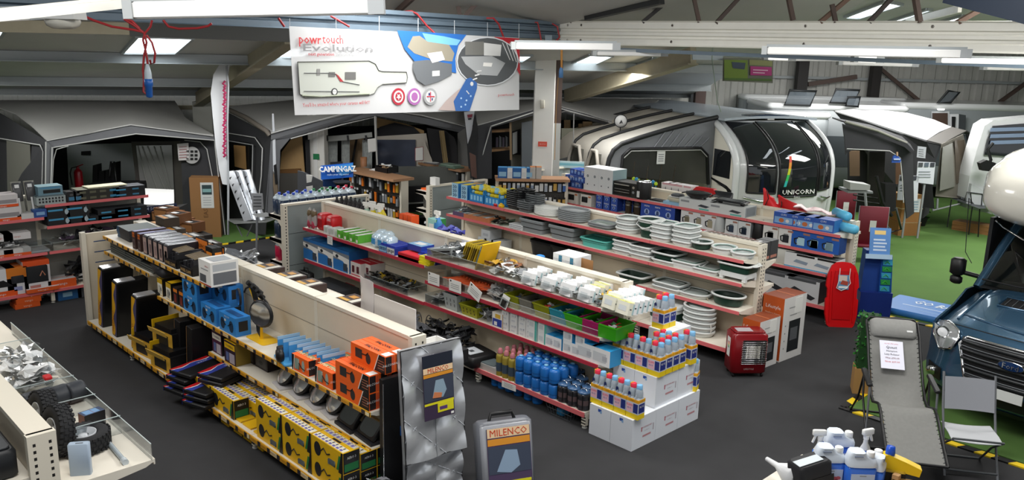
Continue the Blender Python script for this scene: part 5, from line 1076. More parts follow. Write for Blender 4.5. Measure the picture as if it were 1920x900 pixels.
def flatbowl(w,d,p=.42,h=.045,ring=BG,name='folding_bowl'):
 r=tub(name,'bowl',w,d,[(.88,0,BW),(.97,h*.4,BW),(1,h,BW)],BW,BW,BW,p,inz=h*.55)
 b=B();b.loft([rr_ring(w*.9,d*.9,h+.004,p=p),rr_ring(w*.74,d*.74,h+.002,p=p)],ring,caps=False);b.add(rr_ring(w*.74,d*.74,h*.7,p=p),[tuple(range(28))],H('b8c4c2',.35));b.build('folding_wall',r);return r
# top shelf
r=mke('sponge_box','display box');b=B();w,d,h=.27,.28,.17;SB=H('2c84c4',.45)
b.box(-w/2,w/2,0,.006,0,h*.62,SB);b.box(-w/2,-w/2+.006,0,d,0,h,SB);b.box(w/2-.006,w/2,0,d,0,h,SB);b.box(-w/2,w/2,d-.006,d,0,h,SB);b.box(-w/2,w/2,0,d,0,.006,SB)
for i in range(4):panel(b,-w*.4+w*.22*i,-w*.26+w*.22*i,h*.15,h*.5,H('8cc4e4'))
b.build('tray',r);b=B();rr=random.Random(4)
for i in range(4):
 for j in range(4):
  for l in range(2):b.rbox(-.032,.032,-.03,.03,0,.04,H('d8c42c')if(i+j+l)%3 else H('7fb8d8'),.01,xf=T(-w*.37+.074*i,.05+.067*j,.1+.05*l,rr.uniform(-.5,.5),rr.uniform(-.3,.3)))
b.build('sponges',r);ksb=Kind(r);spread(ksb,[893,922],YB,1.385,'blue cardboard tray of yellow sponges, right pair','sponge trays',jit=0)
def art(b,w,d,h):
 for q in(0,1,2):ptext(b,'SO',H('1b3a68'),.06,0,-.002,h*(.2+.28*q),bold=.02)
 spanel(b,.01,d-.01,.01,h*.8,H('2b78b8'),w/2+.001);tpanel(b,-w*.4,w*.4,.02,d*.6,H('d8c840'),h+.001)
k=Kind(carton('sponge_carton','display box',.12,.3,.19,H('9cc4d8'),side=H('2b78b8'),top=H('b08a58'),art=art));spread(k,[853,870],YB,1.385,'tall pale blue sponge carton standing open at the far left','sponge cartons',jit=0);o=ksb.at((xat(938,YB,1.385),YB+.12,1.385),R(8),'blue cardboard tray of sponges, rearmost one at the right','sponge trays',(.8,1,1.0))
for px,m,l in((929,RED,'red'),(938,YLW,'yellow')):
 b=B();b.rbox(-.05,.05,0,.07,0,.055,m,.02);b.rbox(-.03,.03,.01,.05,.05,.075,m,.02);one(b,'bagged_sponge','small %s packet at the foot of the sponge trays'%l,'packet',(xat(px,YB,1.385),YB-.01,1.386),0)
def stack(kind,px,y,z,n,dz,desc,rz=0,sc=None,group=None):
 for i in range(n):kind.at((xat(px,y,z),y,z+dz*PS*i),rz,desc+', %s of its stack'%('bottom' if i==0 else 'top' if i==n-1 else ORD[i]+' up'),group or desc[:60],sc)
# trays with origin at centre, so y is the centre
BLT,GRT,GRT2=H('1a1b1d',.35),H('55595b',.4),H('7d8284',.45)
def tray(m,w=.3,d=.24,h=.035):return Kind(tub('plastic_tray','tray',w,d,[(.84,0,m),(.97,h,m)],m,m,m,.3))
kb_,kg_=tray(BLT,.2,.125,.05),tray(GRT,.2,.125,.05)
stack(kb_,967,YB+.14,1.385,8,.023,'black plastic tray in the front pile by the sponges');stack(kb_,987,YB+.3,1.385,9,.023,'black plastic tray in the rear pile by the sponges')
stack(kg_,987,YB+.1,1.385,4,.024,'grey plastic tray in the front grey pile');stack(kg_,1003,YB+.26,1.385,7,.024,'grey plastic tray in the rear grey pile')
GD=.375;b=B();b.lathe([(.11,0),(.17,.008),(.19,.022),(.182,.024),(.12,.012),(0,.01)],H('d6d8d4',.4),32,sq=.9,caps=False);kpw=Kind(mk(b,'plastic_plate','plate'));stack(kpw,1028,YB+.2,1.385,7,.012,'white plate on the top shelf of the bowl run')
kpg=Kind(tub('oval_tray','tray',.36,.32,[(.9,0,GRT2),(1,.02,GRT2)],GRT2,GRT2,GRT2,.7));stack(kpg,1076,YB+.19,1.385,6,.021,'grey round cornered tray beside the white plates')
k=Kind(tub('flat_tray','tray',.3,.22,[(.9,0,GRT2),(1,.025,GRT2)],GRT2,GRT2,H('8f9a94',.4),.4));stack(k,1131,YB+.16,1.385,2,.02,'shallow grey green tray lying alone')
kf=Kind(flatbowl(.25,.25,.8,.05));stack(kf,1177,YB+.17,1.385,3,.055,'white round folding bowl with green ring')
r=tub('folding_bucket','bucket',.27,.25,[(.72,0,BW),(.76,.03,BG),(.78,.08,BG),(.85,.09,BW),(.86,.11,BW),(.9,.12,BG),(.94,.16,BG),(1,.165,BW),(1,.19,BW)],BW,BW,BG,.8,inz=.12);b=B();b.tube([(-.14,0,.18),(-.12,-.1,.13),(0,-.15,.1),(.12,-.1,.15),(.15,0,.19)],.007,BW,6);b.build('handle',r)
Kind(r).at((xat(1218,YB+.17,1.385),YB+.17,1.385),0,'green and white folding bucket with lowered handle')
ks_=Kind(flatbowl(.23,.23,.45,.045,H('8aa8a0')));stack(ks_,1243,YB+.15,1.385,4,.046,'white square folding basin, left pile');stack(ks_,1284,YB+.15,1.385,4,.05,'white square folding basin, right pile',sc=1.0)
k=Kind(tub('mixing_bowl','bowl',.21,.21,[(.7,0,BG),(.8,.03,BG),(1,.07,BG)],BG,BW,BG,1));k.at((xat(1313,YB+.13,1.385),YB+.13,1.385),0,'small dark green bowl with white rim on the top shelf')
k=Kind(flatbowl(.235,.235,1,.06,H('7fa098')));k.at((xat(1354,YB+.13,1.385),YB+.13,1.385),0,'white flattened folding bowl, second from the shelf end');k2=Kind(flatbowl(.22,.22,1,.05,H('5f8a80')));k2.at((xat(1389,YB+.12,1.385),YB+.12,1.385),0,'white flattened folding bowl at the shelf end')
# second shelf
def art(b,w,d,h):
 for i in range(6):tpanel(b,-w*.45+w*.15*i,-w*.34+w*.15*i,.01,d*.9,[H('8ab0b8'),WH2,H('c88a50')][i%3],h+.001)
k=Kind(carton('clip_tray','display tray',.3,.28,.05,H('5a4a68'),art=art));spread(k,[863],YB,1.07,'shallow tray of pale clips at the left of the second shelf');b=B();heap(b,.3,.25,.1,None,16,71,.06,.5,[H('7ab0b8'),WH2,GRY]);one(b,'clips','pale blue plastic clips heaped on the shallow tray','clips',(xat(858,YB,1.1),YB+.02,1.12))
k=Kind(carton('clip_tray','display tray',.3,.28,.05,H('b8704a'),art=art));spread(k,[884,903],YB,1.07,'shallow orange edged tray on the second shelf','orange edged trays')
b=B();heap(b,.5,.3,.05,None,18,72,.1,.7,[H('3a4a3a'),H('6a7a68'),H('8a8a7a'),BK]);one(b,'place_mats','flat dark green packets on the second shelf','packets',(xat(926,YB,1.1),YB+.02,1.07))
for i in range(3):
 b=B();b.rbox(-.12,.12,0,.2,0,.028,H('c4c8c8'),.01);panel(b,-.1,.1,.008,.02,H('a0a4a8'));one(b,'pale_box','flat pale box left of the grey tubs, %s of three'%('bottom','middle','top')[i],'box',(xat(965,YB,1.07),YB+.01,1.07+.029*i)).scale=(1.3,1.3,1.0)
def gtub(m,w,d,h,p=.25,nm='washing_up_bowl'):return tub(nm,'tub',w,d,[(.86,0,m),(.88,h*.45,m),(.93,h*.46,m),(.98,h,m)],m,m,H('2c2e30'),p)
k=Kind(gtub(GRT2,.38,.3,.13));
for i in range(3):k.at((xat(1006,YB+.17,1.07),YB+.17,1.07+.012*i),0,'grey washing up bowl, left nest, layer %s'%ORD[i],'grey bowls left');k.at((xat(1062,YB+.17,1.07),YB+.17,1.07+.012*i),0,'grey washing up bowl, right nest, layer %s'%ORD[i],'grey bowls right')
r=tub('dish_rack','dish rack',.38,.26,[(.88,0,TEAL),(.92,.05,TEAL),(1,.06,TEAL),(1,.085,TEAL)],TEAL,TEAL,H('3a8478'),.25,inz=.05);b=B()
for i in range(9):b.box(-.15+.036*i,-.143+.036*i,-.1,.1,.05,.08,TEAL)
b.build('rack',r);Kind(r).at((xat(1121,YB+.15,1.07),YB+.15,1.07),0,'teal dish drainer on the second shelf')
kq=Kind(flatbowl(.25,.25,.4,.045,BG));stack(kq,1173,YB+.15,1.07,3,.048,'white square folding basin with dark top, left');kq2=Kind(flatbowl(.27,.26,.3,.04,BG));stack(kq2,1207,YB+.15,1.07,3,.044,'white oblong folding basin with dark top, right')
k=Kind(tub('washing_bowl','bowl',.31,.27,[(.75,.0,BG),(.85,.05,BG),(.98,.055,BG),(1,.07,BG)],BG,BW,BG,.4));kf2=Kind(flatbowl(.3,.27,.4,.035,BG));kf2.at((xat(1252,YB+.16,1.07),YB+.16,1.07),0,'white folding basin beneath the dark green bowl');k.at((xat(1252,YB+.16,1.12),YB+.16,1.125),0,'dark green bowl with wide white rim on the second shelf')
GL=mat('grey_lid',(.42,.47,.45),.35)
def lidbox(w,d,h):
 r=tub('folding_box','box',w,d,[(.93,0,BW),(1,h*.5,BW),(1,h,BW)],BW,BW,BG,.3);b=B();b.loft([rr_ring(w*.92,d*.92,h,p=.3),rr_ring(w*.9,d*.9,h+.012,p=.3),rr_ring(w*.8,d*.8,h+.014,p=.3)],BGS,caps=False);b.add(rr_ring(w*.8,d*.8,h+.014,p=.3),[tuple(range(28))],GL);b.build('lid',r)
 b=B();b.tube([(w/2,-d*.3,h),(w/2+.03,-d*.35,h-.02),(w/2+.03,d*.3,h+.01),(w/2,d*.3,h+.01)],.008,BW,6);b.build('handle',r);return Kind(r)
lidbox(.3,.24,.07).at((xat(1290,YB+.15,1.07),YB+.15,1.07),0,'white lidded folding box with grey green lid, larger one');lidbox(.27,.22,.045).at((xat(1328,YB+.14,1.07),YB+.14,1.07),0,'white lidded folding box with grey green lid, flatter one')
k=Kind(tub('washing_basket','tub',.34,.28,[(.88,.03,BW),(.88,.08,BW),(.92,.085,BG),(.98,.15,BG),(1,.155,BW)],BW,BW,BG,.3,foot=.06,handles=True));k.at((xat(1381,YB+.16,1.07),YB+.16,1.075),0,'big green folding tub on white feet at the second shelf end')
# third shelf
k=Kind(tub('washing_bowl','bowl',.36,.26,[(.78,0,BG),(.95,.06,BG),(1,.065,BW)],BG,BW,BG,.3));k.at((xat(1188,YB+.15,.69),YB+.15,.69),0,'oblong green folding bowl above the top bottle packs')
kf=Kind(flatbowl(.34,.22,.3,.035,BG));stack(kf,1255,YB+.13,.69,2,.045,'flat white oblong folding bowl on the third shelf');kf=Kind(flatbowl(.36,.32,.8,.04,BG));kf.at((xat(1298,YB+.13,.69),YB+.13,.69),0,'flat white round folding basin on the third shelf')
k=Kind(tub('washing_bowl','bowl',.34,.33,[(.5,0,BW),(.72,.012,BW),(.75,.02,BG),(.82,.05,BG),(.86,.055,BG),(.98,.1,BG)],BW,BW,BG,.95));k.at((xat(1362,YB+.15,.69),YB+.15,.69),0,'round green bowl with white rim at the third shelf end')
# lower left stuff
b=B();b.loft([rr_ring(.3,.26,0),rr_ring(.38,.32,.22),rr_ring(.4,.34,.22),rr_ring(.4,.34,.25)],BK,caps=False);b.add(rr_ring(.37,.31,.2),[tuple(range(28))],DK);k=Kind(mk(b,'storage_tub','tub'));k.at((xat(1022,YB+.15,.62),YB+.2,.62),0,'black plastic tub on the third shelf of the bowl run');k.at((xat(1060,YB+.15,.62),YB+.22,.62),0,'black plastic tub behind the striped white packs')
def art(b,w,d,h):panel(b,-w*.3,w*.3,h*.3,h*.6,H('a8acb0'))
k=Kind(carton('pale_box','box',.16,.2,.11,H('c0c4c6'),art=art))
for i,(px,l)in enumerate(((900,0),(912,0),(906,1),(925,0))):k.at((xat(px,YB,.62),YB+.05,.62+.153*l),0,'pale grey carton low on the bowl run, %s'%ORD[i],'low pale cartons')
YF=None
# base
r=tub('storage_box','storage box',.36,.3,[(.9,0,BW),(.9,.07,BW),(.93,.075,BG),(.96,.15,BG),(1,.155,BW),(1,.2,BW)],BW,BW,BG,.3);b=B();b.loft([rr_ring(.38,.32,.205,p=.3),rr_ring(.38,.32,.225,p=.3),rr_ring(.32,.26,.24,p=.3),rr_ring(.3,.24,.232,p=.3)],BW);b.rbox(-.03,.03,-.17,-.15,.19,.23,BW,.005);b.build('lid',r)
Kind(r).at((xat(1250,9.6,.23),9.62,.23),0,'white lidded storage box with green band on the bottom shelf')
kf=Kind(flatbowl(.33,.33,1,.046,BG,'folding_bucket'))
for i in range(6):kf.at((xat(1309,9.58,.23),9.58,.232+.066*i),0,'white round folding bucket ring, %s, bottom shelf pile'%('lowest','second up','third up','fourth up','fifth up','topmost')[i],'round folding buckets')
b=B();b.tube([(-.05,.1,.31),(-.05,.1,.38),(0,.1,.41),(.04,.1,.38),(.05,.1,.31)],.006,H('a8a08a'),6);b.tube([(.2,-.05,.05),(.23,-.08,.1),(.2,-.05,.16)],.005,WH,6);b.tube([(-.12,-.22,.02),(0,-.25,.0),(.05,-.22,.03)],.006,WH,6);one(b,'bucket_handles','loose bail handles of the round bucket pile','handle',(xat(1309,9.58,.23),9.58,.235)).scale=(1.1,1.1,1.25)
# back side of B at the end
def art(b,w,d,h):spanel(b,.01,d-.01,.01,h-.01,H('3a3a3c'),w/2+.001);spanel(b,.02,d-.02,h*.1,h*.25,H('a87060'),w/2+.0015)
k=Kind(carton('dark_box','box',.14,.16,.19,H('77787a'),side=H('3a3a3c'),art=art));
for i in range(2):k.at((-5.58,10.1+.2*i,1.27),0,'dark box on the far side of the bowl run end, %s'%('near','far')[i],'dark boxes at the run end')
b=B();b.lathe([(.06,0),(.07,.12),(.065,.14)],H('3c3e40'),16);one(b,'dark_pot','dark pot on the far lower shelf at the bowl run end','pot',(-5.55,10.2,.93))
def art(b,w,d,h):tpanel(b,-w*.3,w*.3,d*.2,d*.8,H('8a7a70'),h+.001)
k=Kind(carton('cup_holder','box',.09,.08,.05,H('dcdcdc'),art=art))
for i in range(11):k.at((xat(1325+9*i,10.1,1.6)-.0,10.1+.0,1.47),0,'small white holder in the row behind the bowl run top, '+nth(i,11),'small white holders')
for i in range(7):k.at((xat(1040+13*i,10.12,1.6),10.12,1.44),0,'small pale pack lying behind the bowl run top, left stretch, '+nth(i,7),'small pale packs')

# ================================================================ REAR RUN (C)
YC=12.24;GD=.42;YF=None
def art(b,w,d,h):
 for i in range(3):disc(b,-w*.3+w*.3*i,h*.5,w*.09,h*.3,H('7aa0d8'))
 ptext(b,'SEA',WH,.04,w*.1,-.002,h*.8)
k=Kind(carton('blue_toy_box','box',.2,.2,.082,H('2c4c98'),side=H('203a80'),art=art))
for i,(px,l,dy)in enumerate(((1056,0,0),(1079,0,0),(1067,1,.02),(1084,1,0),(1070,2,.1),(1086,2,.05))):k.at((xat(px,YC,1.37),YC+.02+dy,1.37+.115*l),.05*(i%3-1),'blue printed box at the left of the rear run, %s'%ORD[i],'blue printed boxes')
def art(b,w,d,h):disc(b,0,h*.62,w*.13,w*.13,H('5a6068'));disc(b,0,h*.62,w*.06,w*.06,H('a8b0b4'),-.0025);disc(b,0,h*.26,w*.07,w*.07,H('4a5058'))
k=Kind(carton('fan_box','box',.14,.3,.32,H('d8dadb'),side=H('8fa6ac'),art=art));spread(k,[1101,1114,1127,1140],YC+.03,1.37,'tall white box with grey dots on the rear run','tall white boxes',jit=0)
r=empty('toaster_oven','black mini oven in dark box beside the tall white boxes','oven',(xat(1169,YC,1.37),YC+.03,1.37));b=B();b.box(-.2,.2,0,.3,0,.21,H('201e1c'),top=H('2a2622'));b.build('body',r);b=B();b.box(-.19,.1,-.006,0,.02,.19,H('16181a',.1));b.box(-.17,.08,-.02,-.012,.165,.178,SILV);b.box(-.17,.08,-.012,-.006,.06,.064,SILV);b.box(-.17,.08,-.012,-.006,.1,.104,SILV);disc(b,.14,.15,.02,.02,SILV,-.002);disc(b,.14,.08,.02,.02,GRY,-.002);b.build('door',r)
r=empty('water_urn','tall black urn with a chrome lid on the rear run','urn',(xat(1205,YC+.1,1.37),YC+.12,1.37));b=B();b.lathe([(.1,0),(.105,.02),(.105,.24),(.1,.25)],BK,24);b.build('body',r);b=B();b.lathe([(.1,.25),(.1,.262),(.09,.27),(.09,.262),(0,.262)],SILV,24,caps=False);b.build('lid',r);b=B();b.box(-.04,.0,-.11,-.1,.03,.12,WH2);b.build('gauge',r)
r=empty('brush_holder','clear holder of lime and blue brushes behind the oven','brush holder',(xat(1196,YC+.35,1.6),12.84,1.3));b=B();acrylic(b,-.34,.26,-.1,.1,0,.17);b.build('holder',r)
rr=random.Random(6)
for i,x in enumerate(lin(-.3,.22,9)):
 b=B();m=H('a8c81c')if i%3!=1 else H('2f86b8');z=rr.uniform(.26,.33);b.tube([(x,0,.0),(x+.01,0,z)],.008,H('2f86b8'),6);b.lathe([(.0,z-.03),(.03,z-.02),(.034,z+.02),(.0,z+.045)],m,10,(x+.01,0,0));b.build('brush',r)
b=B();b.rbox(-.16,.16,0,.24,0,.012,H('b8bcc0',.3),.02);b.rbox(-.13,.13,.02,.22,.012,.03,BK,.02);b.rbox(-.12,.05,.05,.2,.03,.034,H('303438'),.02);one(b,'griddle_plate','dark flat griddle plate lying on the rear run','griddle',(xat(1226,YC+.02,1.37),YC+.02,1.37))
r=empty('toaster','pale rounded toaster on blue box on the rear run','toaster',(xat(1260,YC,1.37),YC+.02,1.37));b=B();b.box(-.15,.1,0,.2,0,.04,H('8ab4d0'));b.rbox(-.12,.12,.02,.26,.04,.13,H('c8c4b0'),.05);b.build('body',r);b=B();b.rbox(-.05,.1,.0,.14,.12,.16,DGRY,.03);b.rbox(-.06,.11,-.01,.15,.115,.125,WH2,.03);b.build('lid',r)
def art(b,w,d,h):b.prism([(w*.05,h*.4),(w*.3,h*.3),(w*.4,h*.5),(w*.15,h*.62)],-.002,-.001,H('383c44'),'y');panel(b,-w*.45,-w*.2,h*.6,h*.8,GRY);panel(b,w*.1,w*.4,h*.05,h*.2,TEAL);spanel(b,d*.1,d*.9,h*.1,h*.9,H('6a7278'),w/2+.001)
k=Kind(carton('grill_box','box',.5,.26,.12,H('ccd0cf'),side=H('8a9296'),art=art));spread(k,[1304,1362],YC+.0,1.37,'white appliance box under a black griddle','griddle boxes',jit=0)
r=empty('electric_pan','black round electric pan on the left griddle box','pan',(xat(1306,YC+.1,1.52),YC+.14,1.538));b=B();b.lathe([(.08,.02),(.13,.03),(.17,.075),(.175,.08),(.16,.078),(.1,.05),(0,.045)],BK,28,caps=False);b.build('pan',r);b=B();b.lathe([(.16,.085),(.1,.1),(0,.105)][::1],H('2a2c2e',.2),28,caps=False);b.build('lid',r)
for sg in(-1,1):b=B();b.tube([(sg*.16,-.06,.07),(sg*.2,-.06,.06),(sg*.2,.06,.06),(sg*.16,.06,.07)],.01,BK,6);b.box(sg*.1-.01,sg*.1+.01,-.02,.02,0,.03,BK);b.build('handle',r)
r=empty('hot_plate','black flat hotplate on the right griddle box','hot plate',(xat(1370,YC+.1,1.52),YC+.12,1.538));b=B();b.rbox(-.2,.2,-.1,.12,.035,.055,H('26282a',.25),.02);b.rbox(-.185,.16,-.09,.1,.055,.062,H('33373a',.2),.02);b.build('plate',r)
for x in(-.15,.15):b=B();b.box(x-.02,x+.02,-.02,.02,0,.035,BK);b.tube([(x*1.2,-.09,.04),(x*1.45,-.1,.03),(x*1.45,0,.03)],.008,BK,5);b.build('leg',r)
# on the top edge / behind
def art(b,w,d,h):b.prism([(-w*.08,h*.2),(w*.08,h*.2),(w*.02,h*.7),(-w*.02,h*.7)],-.002,-.001,DGRY,'y');panel(b,-w*.4,w*.4,h*.85,h,H('c89aa0'))
k=Kind(carton('torch_box','box',.14,.16,.17,H('d8d4d4'),art=art));spread(k,[1247,1258,1271,1287],12.86,1.4,'small white and pink box behind the rear run top','small pink white boxes',jit=0)
b=B();b.prism([(-.25,0),(.25,0),(.25,.2),(.2,.27),(-.15,.27),(-.2,.22)],0,.1,RED,'y');disc(b,-.02,.13,.03,.03,H('e88090'),-.002);one(b,'red_case','red padded case with white emblem behind the rear run','case',(xat(1320,12.9,1.5),12.86,1.38),R(4))
b=B();b.rbox(-.2,.2,0,.06,0,.26,H('232528',.3),.03);o=one(b,'black_griddle_lid','black glossy panel standing behind the right griddle box','panel',(xat(1352,12.86,1.5),12.85,1.38));o.rotation_euler[0]=R(-8)
b=B();g=[]
for i,(zs,q)in enumerate(((0,1),(.12,.8),(.26,.55),(.36,.12))):g.append([(-.33+.52*j/5*q+(.0),.04*math.sin(j*1.7+i)*q,zs*(1-.1*j)+.02*math.sin(j*2+i))for j in range(6)])
b.surf(g,H('d81c24',.4),.03);b.tube([(-.3,-.03,.02),(-.22,-.05,.2),(-.28,-.03,.34)],.008,BK,5);b.tube([(.0,-.04,.02),(.03,-.05,.14),(.0,-.03,.2)],.008,BK,5);b.surf([[(-.05+.1*j,.03*math.sin(j+i*2),.01+.14*i*(1-j/7))for j in range(6)]for i in range(3)],H('c8161e',.4),.03)
one(b,'red_bag','crumpled bright red bag draped on the rear run top','bag',(xat(1463,12.85,1.4),12.86,1.45),R(0),None)
b=B();g=[[(-.35+.12*j,.12*i+.02*math.sin(j*3+i),.03*math.sin(j*2.1+i*1.3)+.04-.004*j)for j in range(7)]for i in range(3)];b.surf(g,mat('pink_print',(.75,.45,.46),.3,var=.5,vscale=40),.015);one(b,'film_wrap','pink and white printed wrap lying on the rear run top edge','wrap',(xat(1530,12.8,1.5),12.7,1.55),R(0))
def art(b,w,d,h):panel(b,-w*.45,w*.45,h*.1,h*.62,H('7aa4d0'));disc(b,-w*.1,h*.35,w*.13,h*.18,H('b8683a'));disc(b,w*.2,h*.35,w*.09,h*.14,WH2,-.002);ptext(b,'CUPS',WH,.03,0,-.002,h*.82)
k=Kind(carton('cup_box','box',.25,.2,.14,H('2d55a8'),side=H('2a68a8'),top=H('6a7ab8'),art=art));spread(k,[1468,1489,1512,1542],YC+.02,1.37,'blue printed cup box near the rear run end','blue cup boxes',jit=0)
b=B();b.lathe([(.0,-.2),(.07,-.2),(.07,.2),(0,.2)],H('5cb4d8',.4),14,xf=T(0,0,.07,.9,math.pi/2));k=Kind(mk(b,'blue_roll','roll'));PS=1;k.ps=(1,1,1);k.at((xat(1582,12.8,1.55),12.72,1.53),0,'pale blue roll across the rear run end, left one');k.at((xat(1598,12.7,1.55),12.5,1.38),.3,'pale blue roll across the rear run end, right one')
PS=1.38
# second shelf
def art(b,w,d,h):b.rbox(w*.0-w*.35,w*.15,-.004,-.001,h*.3,h*.8,BK,.01);panel(b,w*.2,w*.45,h*.75,h*.9,H('c87a50'))
k=Kind(carton('speaker_box','box',.2,.2,.16,H('d8d4cc'),top=H('8a7a70'),art=art));spread(k,[1051,1073,1098],YC,1.055,'white box with black square picture on the second rear shelf','black square picture boxes',jit=0)
def art(b,w,d,h):disc(b,0,h*.45,w*.2,h*.2,H('a8c0e8'));b.prism([(-w*.12,h*.3),(w*.12,h*.3),(w*.08,h*.6),(-w*.08,h*.6)],-.003,-.002,H('3a4a78'),'y');ptext(b,'PRIMA',WH,.03,0,-.002,h*.84)
k=Kind(carton('blue_box','box',.11,.12,.1,H('2f4fa4'),side=H('223a88'),top=H('4a68b8'),art=art))
for i,px in enumerate(lin(1122,1150,3)):
 for l in range(2):k.at((xat(px,YC,1.055),YC+.01,1.055+.14*l),0,'small blue box on the second rear shelf, %s pile, %s'%(ORD[i],('lower','upper')[l]),'small blue boxes')
for i,px in enumerate(lin(1160,1205,4)):
 for l in range(2):k.at((xat(px,YC+.12,1.055),YC+.2,1.055+.14*l),0,'small blue box further in, %s pile, %s'%(ORD[i],('lower','upper')[l]),'small blue boxes')
k2=Kind(carton('kettle_box','box',.2,.18,.19,H('2848a0'),side=H('16264e'),top=H('4a68b8'),art=art));spread(k2,[1212,1232,1252],YC+.01,1.055,'larger blue box with kettle picture, before the white kettle boxes','blue kettle boxes mid',jit=0)
r=mke('cafetiere','cafetiere');b=B();b.lathe([(.045,0),(.045,.16)],H('3a3028',.1),14);b.lathe([(.047,.0),(.049,.02)],SILV,14);b.lathe([(.047,.12),(.049,.14)],SILV,14);b.build('jug',r);b=B();b.lathe([(.05,.16),(.045,.18),(.01,.19),(.01,.21),(0,.215)],BK,14);b.tube([(.045,0,.15),(.085,0,.14),(.085,0,.04),(.045,0,.03)],.007,BK,6);b.build('lid',r);k=Kind(r);spread(k,[1178,1194],YC+.02,1.055,'black and chrome cafetiere on the second rear shelf','cafetieres',jit=0,words=('left','right'))
def kart(body):
 def art(b,w,d,h):
  b.loft([[(w*.0+k_*math.cos(a),-.003,zz)for a in(0,math.pi)]for k_,zz in((w*.2,h*.15),(w*.2,h*.6))],body,closed=False,caps=False);b.prism([(-w*.2,h*.15),(w*.2,h*.15),(w*.16,h*.62),(-w*.14,h*.62)],-.003,-.001,body,'y');b.tube([(-w*.15,-.003,h*.58),(-w*.34,-.003,h*.5),(-w*.3,-.003,h*.25),(-w*.18,-.003,h*.2)],.008,BK,5);panel(b,w*.1,w*.45,h*.8,h*.92,H('a07060'));panel(b,-w*.15,w*.15,h*.64,h*.68,BK,-.003)
 return art
def kkind(body,side,pic,w=.185,h=.195):return Kind(carton('kettle_box','box',w,.18,h,body,side=side,art=kart(pic)))
k=kkind(H('d8dadb'),H('b8bcc0'),H('b0a890'));spread(k,[1287,1309,1330],YC+.01,1.055,'white kettle box with cream kettle picture','cream kettle boxes',jit=0)
r=mke('kettle','kettle');b=B();b.lathe([(.07,0),(.075,.02),(.06,.16),(.04,.2),(.0,.205)],H('b8bcbc',.35),18);b.build('body',r);b=B();b.tube([(.03,0,.2),(.1,0,.19),(.1,0,.06),(.065,0,.04)],.011,BK,6);b.build('handle',r);b=B();b.prism([(-.05,.14),(-.1,.19),(-.04,.19)],-.015,.015,H('b8bcbc',.35),'y');b.build('spout',r);k=Kind(r);k.at((xat(1347,YC+.05,1.055),YC+.08,1.055),0,'grey white kettle standing between kettle boxes')
r=mke('kettle','kettle');b=B();b.lathe([(.08,0),(.085,.02),(.07,.18),(.05,.22),(.0,.225)],BK,18);b.build('body',r);b=B();b.tube([(.03,0,.22),(.11,0,.2),(.11,0,.06),(.07,0,.04)],.012,BK,6);b.build('handle',r);k=Kind(r);k.at((xat(1420,YC+.05,1.055),YC+.1,1.055),0,'black kettle between the white kettle boxes')
k=kkind(H('d4d8d8'),H('a8acb0'),H('2c3a4c'),.17,.18);spread(k,[1370,1394],YC+.01,1.055,'white box with dark jug picture on the second rear shelf','dark jug boxes',jit=0)
k=kkind(H('dcdcd8'),H('8a7430'),H('22242a'),.19,.19);spread(k,[1443,1472],YC+.01,1.055,'white box with black kettle picture, gold side','black kettle boxes',jit=0)
k=kkind(H('1f5ab0'),H('163a78'),H('a8ccd8'),.23,.19);spread(k,[1500,1525,1553],YC+.01,1.055,'royal blue kettle box at the end of the second rear shelf','royal blue kettle boxes',jit=0)
# third shelf
r=empty('toaster','white toaster on the third rear shelf with a cord','toaster',(xat(1466,YC-.03,.74),YC,.74));b=B();b.rbox(-.13,.13,0,.17,0,.19,H('c8c8c0',.35),.03);b.build('body',r);b=B();b.box(-.1,.1,.05,.07,.189,.192,BK);b.box(-.1,.1,.1,.12,.189,.192,BK);b.tube([(.05,-.005,.18),(.08,-.01,.1),(.03,-.01,.03)],.004,BK,5);b.build('slot',r)
def art(b,w,d,h):b.prism([(-w*.2,h*.4),(w*.25,h*.3),(w*.3,h*.5),(-w*.1,h*.6)],-.002,-.001,H('8a98a8'),'y');panel(b,-w*.5,w*.5,0,h*.08,H('4aa0c8'));panel(b,-w*.1,w*.5,h*.84,h*.98,BK)
k=Kind(carton('grill_box','box',.36,.22,.165,H('dadcdc'),top=DGRY,art=art));spread(k,[1497,1536],YC-.04,.74,'white grill box with blue base line on the third rear shelf','grill boxes',jit=0)
def art(b,w,d,h):b.prism([(-w*.35,h*.4),(w*.3,h*.1),(w*.42,h*.25),(-w*.2,h*.6)],-.002,-.001,H('2a2c30'),'y');panel(b,-w*.4,w*.4,h*.88,h,DGRY)
k=Kind(carton('tall_box','box',.42,.28,.25,H('c4c6c8'),side=H('2a2022'),top=H('55585c'),art=art));spread(k,[1452,1500],12.08,.27,'large white and black grill box on the bottom rear shelf','large grill boxes',jit=0)
for i,px in enumerate((1275,1300)):pass
# white panels and pale long box at C's far end
b=B();b.box(-.6,.5,-.01,.02,0,.14,H('a8c4cc'),top=H('d4dcdc'));b.box(-.6,.5,-.012,-.01,.05,.1,H('6fa8b8'));one(b,'long_box','long pale blue white box lying over the far end panels','box',(xat(1050,12.9,1.65),12.9,1.6),R(38))
for i in range(2):
 b=B();b.box(-.02,.02,-.55,.0,0,1.62,H('d0d0c8'));one(b,'white_board','upright white end board left of the blue printed boxes, %s'%('outer','inner')[i],'board',(-12.12+.16*i,12.95,.0),0)

for _n in('toaster_oven','water_urn','toaster','electric_pan','hot_plate'):
 for _o in[o for o in COL.objects if o.name.split('.')[0]==_n and o.parent is None]:_o.scale=(1.4,1.2,1.25)
